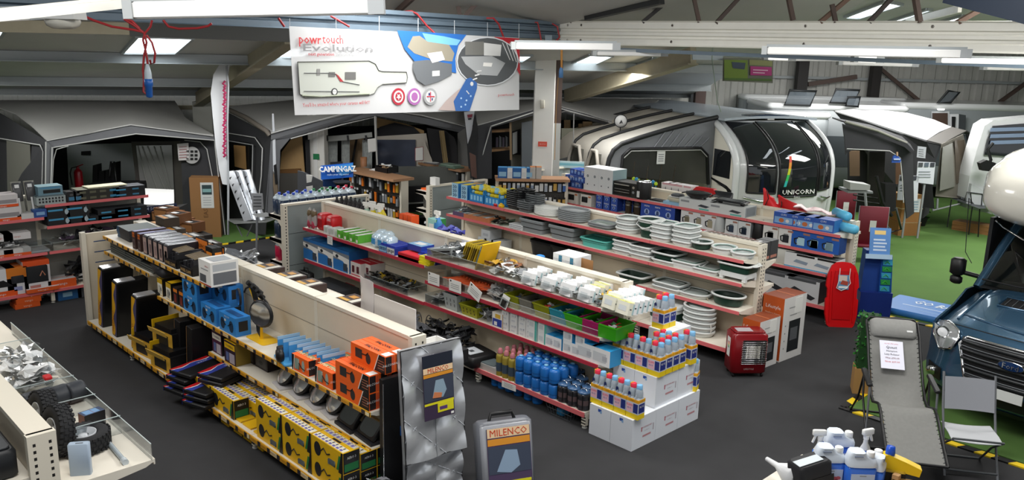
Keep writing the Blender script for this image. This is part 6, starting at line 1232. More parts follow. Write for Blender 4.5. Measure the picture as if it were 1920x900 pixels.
# ================================================================ floor items at the right ends
r=empty('gas_heater','dark red cabinet gas heater with a wire grille front','heater',(-4.98,9.15,0),R(0));HR=H('7c0e16',.25)
HX=.02;b=B();b.rbox(-.27,.19,.0,.30,.05,.58,HR,.05,seg=4);b.rbox(-.24,.16,.03,.27,.58,.6,HR,.04);b.box(-.2,.0,.06,.2,.6,.603,H('a8a0a4'));disc(b,0,0,0,0,BK);b.build('cabinet',r)
b=B();b.box(-.14,.16,-.012,.0,.2,.5,BK);b.box(-.1,.08,-.02,-.012,.27,.43,H('c4c0b4',.8))
for i in range(4):b.box(-.1+.045*i,-.096+.045*i,-.022,-.02,.27,.43,H('8a8678'))
b.build('burner',r);b=B()
for i in range(13):z=.2+.024*i;b.tube([(-.16,-.01,z),(-.15,-.04,z),(.16,-.04,z),(.17,-.01,z)],.003,SILV,4)
for x in(-.08,.03,.1):b.tube([(x,-.043,.19),(x,-.043,.5)],.003,SILV,4)
b.build('grille',r);b=B();b.text('LIFESTYLE',H('c8a0a0'),.03,(-.04,-.002,.12),(1,0,0),(0,0,1));b.build('logo',r)
b=B();b.box(-.272,-.27,.1,.2,.25,.5,WH);
for i,m in enumerate((GRN,LIM,YLW,ORA,RED)):b.box(-.2725,-.272,.12,.17,.36+.018*i,.372+.018*i,m)
b.build('energy_label',r)['label']='white energy label'
for x in(-.22,.15):
 for y in(.05,.25):b=B();b.lathe([(.0,-.012),(.025,-.012),(.025,.012),(0,.012)],BK,12,xf=T(x,y,.026,0,0,math.pi/2));b.box(x-.01,x+.01,y-.01,y+.01,.03,.06,BK);b.build('caster',r)
r.rotation_euler[2]=R(50);r.location=(-5.0,9.22,0)
OB=H('b4501c',.5)
def hbox(label,loc,rz,w,d,h,s_):
 r=empty('heater_carton',label,'carton',loc,rz);b=B();b.box(0,w,0,d,0,h,OB,top=H('8a4428'),side=H('dcdad8'));b.box(.0,w,-.0008,0,h*.0,h*.02,H('d8d4d0'));b.box(.02,w-.02,d*.48,d*.52,h,h+.002,H('c07048'));b.build('carton',r)
 b=B();x=w+.0015;b.box(w,x,d*.3,d*.8,h*.12,h*.62,H('1c1e22'));b.box(x,x+.001,d*.38,d*.7,h*.3,h*.5,H('5a5c60'));b.box(w,x,d*.25,d*.7,h*.82,h*.84,H('a0a0a0'));b.box(w,x,d*.3,d*.6,h*.7,h*.72,H('a0a0a0'))
 for i in range(4):b.quad([(x,d*.14+.012*math.cos(a),h*(.2+.12*i)+.012*math.sin(a))for a in lin(0,5.5,9)],GRY)
 b.build('side_print',r);b=B();b.text('Lifestyle',WH2,.07,(w*.5,-.002,h*.84),(1,0,0),(0,0,1));b.text('Heatforce Seasons',H('e0c0a8'),.03,(w*.5,-.002,h*.74),(1,0,0),(0,0,1));b.build('front_print',r)
 b=B();b.box(w,w+.004,d*.5,d*.82,h*.72,h*.97,WH);b.build('price_card',r);return r
hbox('smaller orange and white heater carton beside the red heater',(-5.34,9.5,0),R(-4),.26,.46,.66,1);hbox('larger orange and white heater carton behind the smaller one',(-5.36,10.02,0),R(-4),.32,.54,.88,1)
# red sledge
r=empty('plastic_sledge','bright red plastic sledge leaning upright on the run end','sledge',(-5.17,12.1,0),R(42));r.rotation_euler[0]=R(-9)
RP=H('cc0f14',.28);b=B();oz=[(0,.17),(.03,.2),(.2,.235),(.42,.24),(.45,.215),(.58,.215),(.62,.24),(.8,.22),(.93,.17),(.98,.1),(.99,.02)]
rim=[(w,z)for z,w in oz]+[(-w,z)for z,w in oz[::-1]]
b.prism(rim,0,.03,RP,'y');inn=[(w*.72,z*.9+.05)for z,w in oz];b.prism([(w*1.02,z*1.005-.002)for w,z in rim],.01,.05,RP,'y')
b.prism([(.135,.12),(.15,.6),(.12,.86),(-.12,.86),(-.15,.6),(-.135,.12)],-.012,.001,H('b80c12',.28),'y');b.box(-.18,-.165,-.02,.0,.08,.85,RP);b.box(.165,.18,-.02,.0,.08,.85,RP);b.build('shell',r)
b=B();b.tube([(-.06,-.02,.9),(-.07,-.03,.72),(-.1,-.03,.6),(-.03,-.03,.56),(.05,-.03,.6),(.1,-.03,.68),(.08,-.03,.76),(.09,-.02,.9)],.006,WH2,6);b.build('rope',r)
b=B();b.box(-.08,.08,-.024,-.02,.58,.8,H('5a8ab0'));b.box(-.07,.05,-.026,-.024,.7,.79,H('c8b8b0'));b.prism([(-.05,.66),(.06,.64),(.07,.7),(-.02,.72)],-.027,-.024,H('a04030'),'y');b.box(-.07,.07,-.026,-.024,.6,.63,WH2);b.build('tag',r)
# tall blue display unit at the end
r=empty('blue_display','tall blue cardboard display leaning at the rear run end','display stand',(-5.0,12.95,0),R(40));BD=H('1c4c9c',.4)
b=B();b.box(-.24,.2,.0,.3,0,.4,H('142c78'),xf=T());b.prism([(-.22,.38),(.2,.38),(.1,1.02),(-.2,1.02)],.1,.3,H('1b3f8a'),'y');b.prism([(.02,.3),(.2,.3),(.15,.95),(.0,.95)],.05,.1,BD,'y')
for i in range(5):
 z=.42+.1*i;b.prism([(.03,z),(.16,z),(.15,z+.08),(.02,z+.08)],.04,.05,H('2a8a4a')if i%2 else H('3a9ac0'),'y');b.tube([(.05,.036,z+.02),(.08,.036,z+.06),(.12,.036,z+.02)],.006,LIM,4)
b.build('body',r);b=B();X=T(-.04,.0,.98,0,R(-12));b.box(-.15,.13,0,.02,0,.4,H('5a8ac8'),xf=X);disc_x=None
for i in range(4):b.box(-.1,.08-.02*(i%2),-.002,0,.06+.05*i,.085+.05*i,H('c8d8ec'),xf=X)
b.box(-.09,.06,-.002,0,.3,.36,H('e8c880'),xf=X);b.box(-.2,.16,-.02,.0,-.06,.01,H('a8c4dc'),xf=X);b.build('header',r)
r.scale=(1.1,1,1.05)
# slogan board on floor
r=empty('slogan_board','blue ramp board reading GO BAIL on the floor by the carpet','sign board',(-4.78,13.36,.012),R(3));b=B();b.rbox(-.35,1.5,-.0,.95,0,.1,H('3a7cc4',.4),.04);b.build('board',r)
b=B();b.text('GO BAIL',H('e8f0f8'),.3,(.36,.66,.104),(1,0,0),(.25,1,0),bold=.01,lift=.001,squash=.62);b.box(-.1,1.1,.38,.4,.1,.102,H('d8e4f0'));b.box(.2,1.0,.2,.21,.1,.102,H('a8c8e8'));b.build('lettering',r)

PS=1
# ================================================================ LEFT RUN (E): faces +X, front at x=-13.75
EX=-13.74;RZE=math.pi/2
def espread(kind,pxs,z,desc,group=None,dx=0,n=None):
 for i,px in enumerate(pxs):kind.at((EX-dx,yat(px,EX-dx,z),z),RZE,desc if len(pxs)==1 else desc+', '+nth(i,len(pxs)),group)
# top right bay
b=B();b.box(-.2,.2,0,.3,0,.12,H('9aa4a4'));
for i in range(8):
 for j in range(2):b.box(-.17+.045*i,-.145+.045*i,-.002,0,.03+.045*j,.06+.045*j,DK)
b.box(-.19,.19,.01,.29,.12,.14,H('5a6a70'));k=Kind(mk(b,'crate','crate'));espread(k,[97],1.53,'grey slotted crate on the left run top shelf')
def art(b,w,d,h):panel(b,-w*.3,w*.4,h*.2,h*.6,BK);panel(b,-w*.4,w*.4,h*.75,h*.9,H('4a8ab0'))
k=Kind(carton('blue_black_box','box',.34,.26,.13,H('6a8a98'),top=H('8aa8b0'),art=art));k.at((EX-.04,yat(97,EX,1.67),1.67),RZE,'blue and black box sitting in the grey crate')
def art(b,w,d,h):panel(b,-w*.3,w*.3,h*.15,h*.5,H('3a7090'));disc(b,0,h*.7,w*.2,h*.1,DGRY)
k=Kind(carton('black_box','box',.13,.2,.16,BK,art=art));espread(k,[135,148],1.53,'small black box beside the grey crate','small black boxes',.02)
def art(b,w,d,h):
 for i in range(4):panel(b,-w*.45+w*.24*i,-w*.3+w*.24*i,h*.3,h*.7,H('5a5a48')if i<3 else H('2f7aa0'))
k=Kind(carton('long_black_box','box',.62,.3,.085,H('26261f'),top=H('6a6a58'),art=art));k3=Kind(carton('long_black_box','box',.5,.3,.08,H('14161a'),top=H('3a3e44'),art=lambda b,w,d,h:(panel(b,-w*.4,-w*.1,h*.3,h*.6,H('3f8fb8')),panel(b,w*.1,w*.3,h*.3,h*.6,H('3a7898')))))
for l in range(2):k.at((EX-.02,yat(187,EX,1.53),1.53+.087*l),RZE,'long black printed box on the left run top shelf, %s'%('lower','upper')[l]);k3.at((EX-.02,yat(244,EX,1.53),1.53+.082*l),RZE,'long black and blue box on the left run top shelf, %s'%('lower','upper')[l])
b=B();b.box(-.3,.3,0,.25,0,.015,H('c8c4a8'));k4=Kind(mk(b,'leaflet_pile','papers'));k4.at((EX-.05,yat(205,EX,1.7),1.71),RZE+.05,'cream papers lying on the long black boxes')
def art(b,w,d,h):panel(b,-w*.45,w*.2,h*.55,h*.75,H('3f8fb8'));disc(b,w*.35,h*.4,w*.08,h*.3,H('a8b8c0'));b.tube([(w*.3,-.002,h*.2),(w*.38,-.003,h*.8),(w*.45,-.002,h*.3)],.005,H('a8b8c0'),4)
k=Kind(carton('pump_box','box',.32,.3,.14,H('101318'),top=H('22262c'),art=art))
for i,(px,l)in enumerate(((112,0),(148,0),(112,1),(148,1))):k.at((EX,yat(px,EX,1.2),1.2+.141*l),RZE,'black pump box on the second left shelf, %s'%('left lower','right lower','left upper','right upper')[i],'black pump boxes')
for i,px in enumerate((186,216,247)):
 for l in range(1+(i>0)):k3.at((EX,yat(px,EX,1.2),1.2+.082*l),RZE,'long black box on the second left shelf, %s from left, layer %s'%(ORD[i],ORD[l]),'long black boxes second shelf')
r=empty('acrylic_bin','clear bins of film packets on the third left shelf','bin',(EX,3.72,.81),RZE);b=B();acrylic(b,0,1.45,0,.4,0,.13)
for x in(.36,.8,1.1):b.box(x,x+.004,0,.4,0,.13,CLEAR)
b.build('walls',r);b=B();heap(b,1.4,.4,.24,None,70,81,.1,.35,[FILM,FILM,GRY,DK,H('5a4a60'),WH2]);o=b.build('contents',r);o.location=(.72,0,0);tag(o,kind='stuff')
# left bay
r=mke('tap_pack','packaged tap');b=B();b.box(-.07,.07,0,.03,0,.55,H('8a8a80'));b.rbox(-.06,.06,-.02,0,.25,.53,H('4a4a4c',.3),.02);b.box(-.03,.03,-.022,-.02,.45,.5,WH2);b.box(-.012,.012,-.025,-.02,.05,.3,WH2);b.build('pack',r);k=Kind(r)
for i,px in enumerate((38,62)):o=k.at((EX-.1,yat(px,EX-.1,1.35)+.02,1.35),RZE,'tall leaning packaged tap on the left run, %s'%('left','right')[i],'packaged taps');o.rotation_euler[0]=R(-14)
def art(b,w,d,h):panel(b,-w*.5,w*.5,0,h*.22,ORA2);panel(b,-w*.45,w*.45,h*.3,h*.6,H('8a8688'));ptext(b,'vango',WH2,.04,0,-.002,h*.1)
k=Kind(carton('pole_box','box',.4,.3,.2,H('c8c4c4'),top=H('b8b0b0'),art=art));espread(k,[12],1.35,'white and orange box at the left picture edge, top shelf');k.at((EX,yat(6,EX,1.57),1.555),RZE,'pinkish white box upon the white and orange one',None,(1,1,.9))
def art(b,w,d,h):pass
espread(Kind(carton('white_box','box',.22,.2,.08,H('c4c4c4'),side=ORA2)),[49],1.35,'small white box with orange end on the left run');espread(Kind(carton('blue_box','box',.19,.2,.12,H('25488a'),top=H('4a78b0'),art=lambda b,w,d,h:panel(b,-w*.3,w*.3,h*.3,h*.7,H('7aa0c8')))),[77],1.35,'small blue box at the seam of the left run')
k=Kind(carton('peg_box','box',.36,.3,.11,H('c8c6c4'),art=lambda b,w,d,h:(panel(b,-w*.5,w*.5,0,h*.4,ORA2),ptext(b,'vango',WH2,.045,0,-.002,h*.2))));kk=Kind(packets('tent_pegs','pegs',.36,.28,.12,[GRY,WH2,H('5a5a5c')],26,83,.05))
for i,px in enumerate((0,34)):
 k.at((EX,yat(px,EX,.81),.81),RZE,'orange fronted peg box on the left run, %s'%('left','right')[i],'peg boxes');kk.at((EX,yat(px,EX,.93),.92),RZE,'grey pegs piled in the orange fronted box, %s'%('left','right')[i],'peg piles')
 Kind(carton('white_box','box',.36,.28,.1,H('cfcccc'),art=lambda b,w,d,h:ptext(b,'vango',H('c87a70'),.04,0,-.002,h*.5))).at((EX-.02,yat(px,EX,1.04),1.05),RZE,'white box resting above the pegs, %s'%('left','right')[i])
b=B();b.rbox(-.17,.17,0,.36,0,.04,H('a8acb0'),.02);acrylic(b,-.2,.2,0,.4,0,.12);k=Kind(mk(b,'clear_tray','tray'));espread(k,[72],.81,'clear tray with pale card right of the peg boxes')
def vart(b,w,d,h):panel(b,-w*.5,w*.5,0,h*.2,ORA2);b.prism([(-w*.4,h*.35),(w*.4,h*.35),(w*.1,h*.6),(-w*.3,h*.55)],-.002,-.001,BK,'y');ptext(b,'vango',WH2,.05,0,-.002,h*.1)
k=Kind(carton('tent_box','box',.42,.34,.42,H('d0d0d2'),top=H('b8b8ba'),art=vart));espread(k,[4],.22,'white and orange tent box at the bottom left shelf edge')
def vart(b,w,d,h):panel(b,-w*.5,w*.5,h*.62,h,H('c8701c'));b.rbox(-w*.3,w*.3,-.004,-.001,h*.42,h*.7,H('22242a'),.02);panel(b,-w*.2,w*.2,h*.15,h*.3,H('8a90b8'))
k=Kind(carton('stove_box','box',.28,.34,.42,H('ccccd0'),top=H('d87020'),art=vart));espread(k,[36],.22,'white box with amber upper half, bottom left shelf')
def vart(b,w,d,h):panel(b,-w*.5,w*.5,h*.84,h,H('d8501c'));b.rbox(-w*.4,w*.4,-.004,-.001,h*.3,h*.84,H('1e2024'),.02);b.tube([(w*.1,-.006,h*.5),(w*.2,-.006,h*.65),(w*.3,-.006,h*.5)],.01,H('b87a60'),5);panel(b,-w*.3,w*.1,h*.12,h*.22,H('b07068'))
k=Kind(carton('light_box','box',.36,.34,.48,H('d4d0d2'),top=H('e0521c'),art=vart));espread(k,[73],.22,'white and orange windowed box, tallest on the bottom left shelf')
k5=Kind(carton('orange_tray_box','box',.4,.3,.13,H('d8581c'),top=H('c4c0c0'),art=lambda b,w,d,h:(ptext(b,'vango',WH2,.06,0,-.002,h*.5))));k5.at((EX+.0,yat(118,EX,.22),.22),RZE,'orange fronted box with white lid picture, bottom left shelf');k5.at((EX+.06,yat(80,EX,.16),.225),RZE,'thin orange box jutting below the windowed box',None,(1.1,.4,.45))
b=B();heap(b,.5,.35,.14,None,20,88,.09,.6,[CARD,H('c0b0a0'),DGRY,WH2,BK]);one(b,'mixed_packets','brown and white packets at the right of the bottom left shelf','packets',(EX-.05,yat(150,EX,.25),.22),RZE)
b=B();heap(b,.4,.3,.3,None,14,89,.12,.35,[BK,DK]);one(b,'folded_chair_bag','black folded gear standing on the bottom left shelf','gear',(EX-.1,yat(163,EX,.3),.3),RZE)
k6=Kind(carton('orange_box','box',.34,.3,.075,H('d8581c'),top=H('b04818'),art=lambda b,w,d,h:ptext(b,'vango',H('e8c0a8'),.05,0,-.002,h*.5)))
for l in range(3):k6.at((EX+.02,yat(52,EX,0)+.02*l,.076*l),RZE,'orange box on the floor under the left run, %s'%('bottom','middle','top')[l],'orange boxes on the floor')
k7=Kind(carton('blue_box','box',.34,.26,.17,H('1f5488'),top=H('4a80a8'),art=lambda b,w,d,h:panel(b,-w*.3,w*.1,h*.3,h*.7,H('8ab0c8'))));k7.at((EX-.05,yat(134,EX,0),0),RZE,'blue box on the floor under the left run');Kind(carton('grey_box','box',.3,.26,.17,H('4a4e54'))).at((EX-.05,yat(168,EX,0),0),RZE,'grey box on the floor beside the blue one')

# ================================================================ FOREGROUND RUN (F)
ZF=.95
r=empty('acrylic_bin','clear divided bins on the foreground shelf around the wheels','bin',(0,0,0));b=B()
xs=[atY(98,683,2.06).x];x_a,x_b,x_c,x_d=(atZ(p,q,ZF+.1).x for p,q in((160,742),(170,780),(232,803),(290,858)))
L0=-9.6;b.box(L0,-5.92,2.125,2.13,ZF,ZF+.13,CLEAR)
for x in(-8.9,-7.62,-7.08,-6.52):
 b.box(x,x+.005,1.62,2.125,ZF,ZF+.15,CLEAR);b.bar((x,1.62,ZF+.15),(x,2.125,ZF+.15),.006,.006,H('c0cccc',.2))
b.bar((L0,2.127,ZF+.13),(-5.92,2.127,ZF+.13),.006,.006,H('c0cccc',.2));b.build('walls',r)
def wheel(name,label,loc,rx,ry,rz,R_=.2,W_=.13):
 r=empty(name,label,'wheel',loc);r.rotation_euler=(rx,ry,rz);b=B();n=40;TY=H('17181b',.75)
 prof=[(.5,-.3),(.62,-.46),(.9,-.5),(1,-.36),(1.02,-.12),(1.02,.12),(1,.36),(.9,.5),(.62,.46),(.5,.3),(.5,-.3)]
 b.lathe([(a*R_,c_*W_)for a,c_ in prof],TY,n,caps=False);b.build('tyre',r)
 b=B();
 for i in range(28):
  a=2*math.pi*i/28
  for q in(-.38,-.13,.13,.38):
   aa=a+(.11 if q in(-.13,.38)else 0);X=T(R_*1.015*math.cos(aa),R_*1.015*math.sin(aa),q*W_,aa);b.box(-.004,.006,-.012,.012,-.011,.011,TY,xf=X)
 b.build('tread',r);b=B();b.lathe([(.5*R_,.3*W_),(.52*R_,.44*W_),(.48*R_,.44*W_),(.45*R_,.1*W_),(.2*R_,.0),(.17*R_,.3*W_),(0,.3*W_)],H('b8bcc0',.25),28,caps=False);b.lathe([(.5*R_,-.3*W_),(.1*R_,-.2*W_),(0,-.2*W_)],H('8a8e92',.3),28,caps=False)
 for i in range(5):a=i*1.257;b.lathe([(.018,0),(.018,.004)],BK,8,(.33*R_*math.cos(a),.33*R_*math.sin(a),.07*W_+.0))
 b.build('hub',r);return r
p=atZ(164,822,ZF+.07);wheel('trailer_wheel','spoked black trailer wheel lying flat in the front clear bin',(p.x,p.y-.03,ZF+.075),0,0,0,.185,.13)
p=atZ(103,815,ZF+.16);wheel('trailer_wheel','chunky black wheel on edge, nearer the camera by the board',(p.x-.0,1.66,ZF+.19),R(80),0,R(4),.19,.12)
p=atZ(78,776,ZF+.16);wheel('trailer_wheel','chunky black wheel on edge, farther one by the board',(p.x+.0,1.68,ZF+.17),R(80),0,R(4),.17,.12)
b=B();b.lathe([(.05,-.06),(.085,-.07),(.09,-.05),(.09,.05),(.085,.07),(.05,.06)],H('2c3036',.5),24);k=Kind(mk(b,'jockey_wheel','wheel'))
for i,(px,py)in enumerate(((58,755),(83,748),(112,742),(140,735))):p=atZ(px,py,ZF+.09);o=k.at((p.x,p.y,ZF+.09),0,'grey black jockey wheel on the foreground shelf, '+nth(i,4),'jockey wheels');o.rotation_euler=(R(90),0,R(12))
b=B();heap(b,.75,.42,.3,None,70,91,.075,.8,[FILM,FILM,mat('pale_film',(.62,.64,.65),.25),WH2]);p=atZ(85,705,ZF+.1);o=one(b,'film_bags','heap of clear crumpled film bags on the foreground shelf','packets',(p.x-.1,1.62,ZF),0);p=atZ(88,702,ZF+.3)
b=B();b.rbox(-.04,.04,-.03,.03,0,.03,RED,.01);one(b,'red_packet','small red piece amid the clear film bags','packet',(p.x,p.y,ZF+.26),0)
def art(b,w,d,h):tpanel(b,-w*.4,w*.4,.02,d*.8,H('6a90b8'),h+.001)
p=atZ(172,775,ZF+.1);k=Kind(carton('bearing_box','box',.1,.17,.11,H('7a4a3a'),top=H('2a3a58'),side=BK,art=art));k.at((p.x,p.y-.08,ZF),R(10),'small blue topped box against the clear front lip');
p=atZ(240,845,ZF);b=B();b.lathe([(.018,0),(.018,.42)],H('9aa4aa',.25),14,xf=T(0,0,.02,0,0,math.pi/2));b.lathe([(.024,0),(.024,.05)],H('b8c0c4',.2),14,xf=T(.4,0,.02,0,0,math.pi/2));one(b,'steel_tube','bright steel tube lying at the foreground shelf end','tube',(-6.42,1.98,ZF),R(-3))
b=B();b.rbox(-.07,.07,0,.06,0,.26,H('9eaec0',.35),.012);b.box(-.02,.03,.02,.03,.26,.262,DGRY);p=atZ(208,878,ZF+.1);one(b,'blue_white_box','pale blue white box standing at the foreground shelf end','box',(-6.02,1.66,.93),R(58))
# dark gear on the hidden side of the run
b=B();
for i in range(3):b.rbox(-9.0+1.0*i,-8.1+1.0*i,.86,1.3,1.1,1.32,H('1a1c1f',.5),.04)
o=None
for i in range(4):
 b=B();b.rbox(-.32,.32,0,.3,0,.2,H('1c1e21',.5),.04);b.rbox(-.28,.28,.03,.27,.2,.215,H('2c2f33',.5),.03);one(b,'black_case','black lidded case on the left side of the foreground run, %s'%('nearest','second','third','farthest')[i],'case',(-6.3-.68*i,.98,1.1),0)
 b=B();b.rbox(-.32,.32,0,.35,0,.32,H('131518',.5),.04);one(b,'black_case','black case on the lower left of the foreground run, %s'%('nearest','second','third','farthest')[i],'case',(-6.3-.68*i,.92,.6),0)
# white frames at the left edge
b=B()
for i in range(4):b.tube([(-.12,0,.05*i),(.1,0,.05*i+.02),(.13,.02,.05*i),(.1,.05,.05*i-.02),(-.12,.05,.05*i-.03)],.008,H('b8c0c8',.3),6)
p=atZ(8,680,1.1);one(b,'wire_hooks','pale wire hooks sticking out at the left picture edge','hooks',(p.x,p.y,.99),R(40))
# ================================================================ BACKGROUND: banner, cables, awnings, caravans
def slab(b,pts,m,t=.03,dd=None):
 """panel whose corners are seen at (px, py[, distance]); given real thickness away from the viewer"""
 q=[atD(p[0],p[1],p[2]if len(p)>2 else dd)for p in pts];n=len(q);q2=[v+Vector((0,t,0))for v in q]
 return b.add(q+q2,[tuple(range(n)),tuple(range(2*n-1,n-1,-1))]+[(i,(i+1)%n,n+(i+1)%n,n+i)for i in range(n)],m)
def line(b,pts,r,m,dd=None):return b.tube([atD(p[0],p[1],p[2]if len(p)>2 else dd)for p in pts],r,m,6)
def kid(parent,name,fn,label=None,kind=None):
 b=B(BF);fn(b);o=b.build(name);o.parent=parent;o.matrix_parent_inverse=parent.matrix_basis.inverted()if parent.matrix_basis!=Matrix.Identity(4)else Matrix.Identity(4)
 if label:o['label']=label
 if kind:o['kind']=kind
 return o
def root(name,label,cat):return empty(name,label,cat,(0,0,0))
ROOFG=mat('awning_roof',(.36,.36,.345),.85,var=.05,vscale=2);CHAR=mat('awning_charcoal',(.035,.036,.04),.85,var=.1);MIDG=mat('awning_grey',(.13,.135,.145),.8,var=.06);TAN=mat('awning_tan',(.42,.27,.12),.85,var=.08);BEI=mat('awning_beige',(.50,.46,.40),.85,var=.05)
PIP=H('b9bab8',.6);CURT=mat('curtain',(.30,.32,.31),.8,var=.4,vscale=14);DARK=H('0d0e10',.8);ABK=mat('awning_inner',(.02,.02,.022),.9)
def roofsurf(b,grid,m=ROOFG,t=.03):b.surf([[atD(*p)for p in r]for r in grid],m,t)

# ---- awning one, far left
r=root('awning','large grey roofed awning at the far left with a clear plastic window','awning')
kid(r,'roof',lambda b:roofsurf(b,[[(88,265,16),(165,251,16.2),(245,235,16.5),(322,247,16.8),(400,255,17.1)],[(60,238,16.8),(150,225,17),(240,214,17.3),(310,222,17.6),(370,238,17.9)],[(30,215,17.6),(130,205,17.8),(235,200,18.1),(290,205,18.4),(346,222,18.7)],[(-40,190,18.6),(100,190,18.8),(230,191,19),(280,191,19.2),(328,191,19.4)]]))
kid(r,'valance',lambda b:(slab(b,[(86,264,16),(245,234,16.5),(400,255,17.1),(402,263,17.1),(255,250,16.5),(98,276,16)],MIDG,.05),line(b,[(88,264,15.97),(245,234,16.47),(400,255,17.07)],.012,PIP),line(b,[(98,277,15.97),(255,251,16.47),(402,263,17.07)],.012,PIP)))
kid(r,'side_wall',lambda b:(slab(b,[(86,264,16),(0,213,17.8),(-60,190,18.6),(-60,470,18.6),(88,470,16)],CHAR,.03),line(b,[(-10,258,17.6),(75,272,16.1),(81,284,16.05),(78,380,16.05)],.012,PIP)))
kid(r,'side_window',lambda b:slab(b,[(12,262,17.2),(56,270,16.5),(60,370,16.5),(14,372,17.2)],H('6a6a62',.25),.02))
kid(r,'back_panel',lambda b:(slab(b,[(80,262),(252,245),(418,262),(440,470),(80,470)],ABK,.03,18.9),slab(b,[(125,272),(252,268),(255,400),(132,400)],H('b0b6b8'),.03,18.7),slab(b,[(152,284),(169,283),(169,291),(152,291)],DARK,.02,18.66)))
kid(r,'frame_leg',lambda b:(slab(b,[(86,265,15.95),(98,275,15.95),(92,460,15.95),(84,460,15.95)],MIDG,.06),line(b,[(86,266,15.9),(84,455,15.9)],.012,PIP),line(b,[(98,276,15.9),(92,455,15.9)],.012,PIP),line(b,[(128,274,16),(106,280,16),(100,300,16),(96,380,16)],.01,PIP)))
kid(r,'clear_window',lambda b:(slab(b,[(246,266),(338,265),(346,400),(262,400)],H('4c4844'),.03,17.8),slab(b,[(255,273),(322,272),(328,392),(268,392)],mat('wrinkled_film',(.28,.28,.27),.12,.3,bump=1.0,bscale=6),.02,17.74)))
kid(r,'window_crease',lambda b:[line(b,[(x0,274,17.72),(x1,380,17.72)],.008,H('8a8a86',.3))for x0,x1 in((258,285),(266,304),(276,320),(288,324),(300,326))])
kid(r,'front_panel',lambda b:(slab(b,[(338,264),(402,264),(425,440),(346,440)],CHAR,.03,17.3),line(b,[(346,263,17.25),(375,266,17.25),(388,280,17.25),(398,330,17.25)],.01,PIP),line(b,[(402,262,17.2),(422,440,17.2)],.012,PIP)))
kid(r,'round_logo',lambda b:(b.add([atD(360+15*math.cos(a),291+16*math.sin(a),17.22)for a in lin(0,6.05,26)],[tuple(range(26))],H('a8a8a8')),[slab(b,[(349+8*i,282+7*j),(354+8*i,282+7*j),(354+8*i,286+7*j),(349+8*i,286+7*j)],BK,.004,17.2)for i in range(3)for j in range(3)]))
kid(r,'notice',lambda b:(slab(b,[(332,270),(353,268),(355,300),(335,301)],H('c8c4c4'),.01,17.2),[slab(b,[(336,275+5*i),(350,274+5*i),(350,275.5+5*i),(336,276.5+5*i)],H('a07878'),.004,17.19)for i in range(5)]))
r=root('fire_extinguisher','red fire extinguisher standing under the left awning','fire extinguisher');p=atD(147,330,17.6)
kid(r,'body',lambda b:b.lathe([(.0,-.3),(.08,-.3),(.085,-.26),(.085,.08),(.06,.13),(.03,.15),(.03,.19)],H('8a101c',.3),18,tuple(p)))
kid(r,'hose',lambda b:(b.tube([p+Vector(v)for v in((0,0,.2),(-.12,-.02,.17),(-.17,0,.05),(-.15,0,-.2))],.013,BK,6),b.bar(p+Vector((-.03,0,.19)),p+Vector((.12,0,.25)),.02,.02,H('8a101c',.3))))
b=B(BF)
for i,(x,w,h)in enumerate(((178,5,42),(190,6,30),(203,6,33),(213,6,46))):slab(b,[(x-w,345),(x+w,345),(x+w-1,350-h),(x-w+1,352-h)],BK,.2,17.7)
line(b,[(205,330,17.6),(208,303,17.6),(214,303,17.6),(218,340,17.6)],.02,BK);tag(b.build('folded_chairs'),'black folded chairs standing under the left awning','chairs')
b=B(BF);slab(b,[(165,345),(262,343),(262,400),(165,400)],DARK,.4,17.4);tag(b.build('dark_table'),'dark table edge behind the left shelving run','table')

# ---- awning two, behind the banner
r=root('awning','grey awning behind the banner with tan inner room and patterned curtains','awning')
kid(r,'roof',lambda b:roofsurf(b,[[(508,248,17),(575,232,17.4),(640,218,17.8),(705,205,18.2),(790,218,18.8),(872,236,19.4)],[(470,225,18),(560,212,18.4),(640,200,18.8),(705,192,19.1),(790,200,19.6),(875,215,20.2)],[(425,202,19),(545,190,19.6),(640,184,20),(705,180,20.4),(790,182,21),(875,190,21.6)]]))
kid(r,'roof_edge',lambda b:(line(b,[(425,204,18.9),(460,220,18),(500,246,17),(505,254,17)],.05,H('6a645c')),slab(b,[(508,248,16.95),(705,204,18.15),(872,235,19.3),(872,246,19.3),(860,248,19.2),(790,232,18.8),(705,217,18.15),(640,231,17.8),(545,258,17.2),(508,262,16.95)],MIDG,.05)))
kid(r,'edge_piping',lambda b:(line(b,[(508,250,16.9),(640,214,17.7),(705,204,18.1),(790,216,18.7),(872,237,19.2)],.014,PIP),line(b,[(545,260,17.1),(640,234,17.7),(705,219,18.1),(708,330,18.1)],.014,PIP)))
kid(r,'side_wall',lambda b:(slab(b,[(508,255,17),(425,210,18.9),(418,440,18.9),(498,440,17)],CHAR,.03),line(b,[(430,250,18.6),(478,258,17.5),(492,278,17.2),(490,330,17.2),(482,400,17.2)],.012,PIP)))
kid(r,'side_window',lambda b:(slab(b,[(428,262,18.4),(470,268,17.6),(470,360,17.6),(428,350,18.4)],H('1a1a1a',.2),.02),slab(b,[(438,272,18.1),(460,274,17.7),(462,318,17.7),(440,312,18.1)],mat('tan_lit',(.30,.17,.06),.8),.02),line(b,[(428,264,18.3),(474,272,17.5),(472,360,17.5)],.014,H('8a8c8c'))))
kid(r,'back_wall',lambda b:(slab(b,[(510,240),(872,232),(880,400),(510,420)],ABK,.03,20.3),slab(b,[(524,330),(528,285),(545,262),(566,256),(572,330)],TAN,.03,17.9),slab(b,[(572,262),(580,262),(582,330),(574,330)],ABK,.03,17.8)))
kid(r,'front_left_panel',lambda b:(slab(b,[(508,262,17),(545,258,17.2),(525,282,17.1),(522,400,17.1),(497,400,17)],MIDG,.03),slab(b,[(520,325,17.3),(572,325,17.4),(572,400,17.4),(520,400,17.3)],H('3c3a36'),.03)))
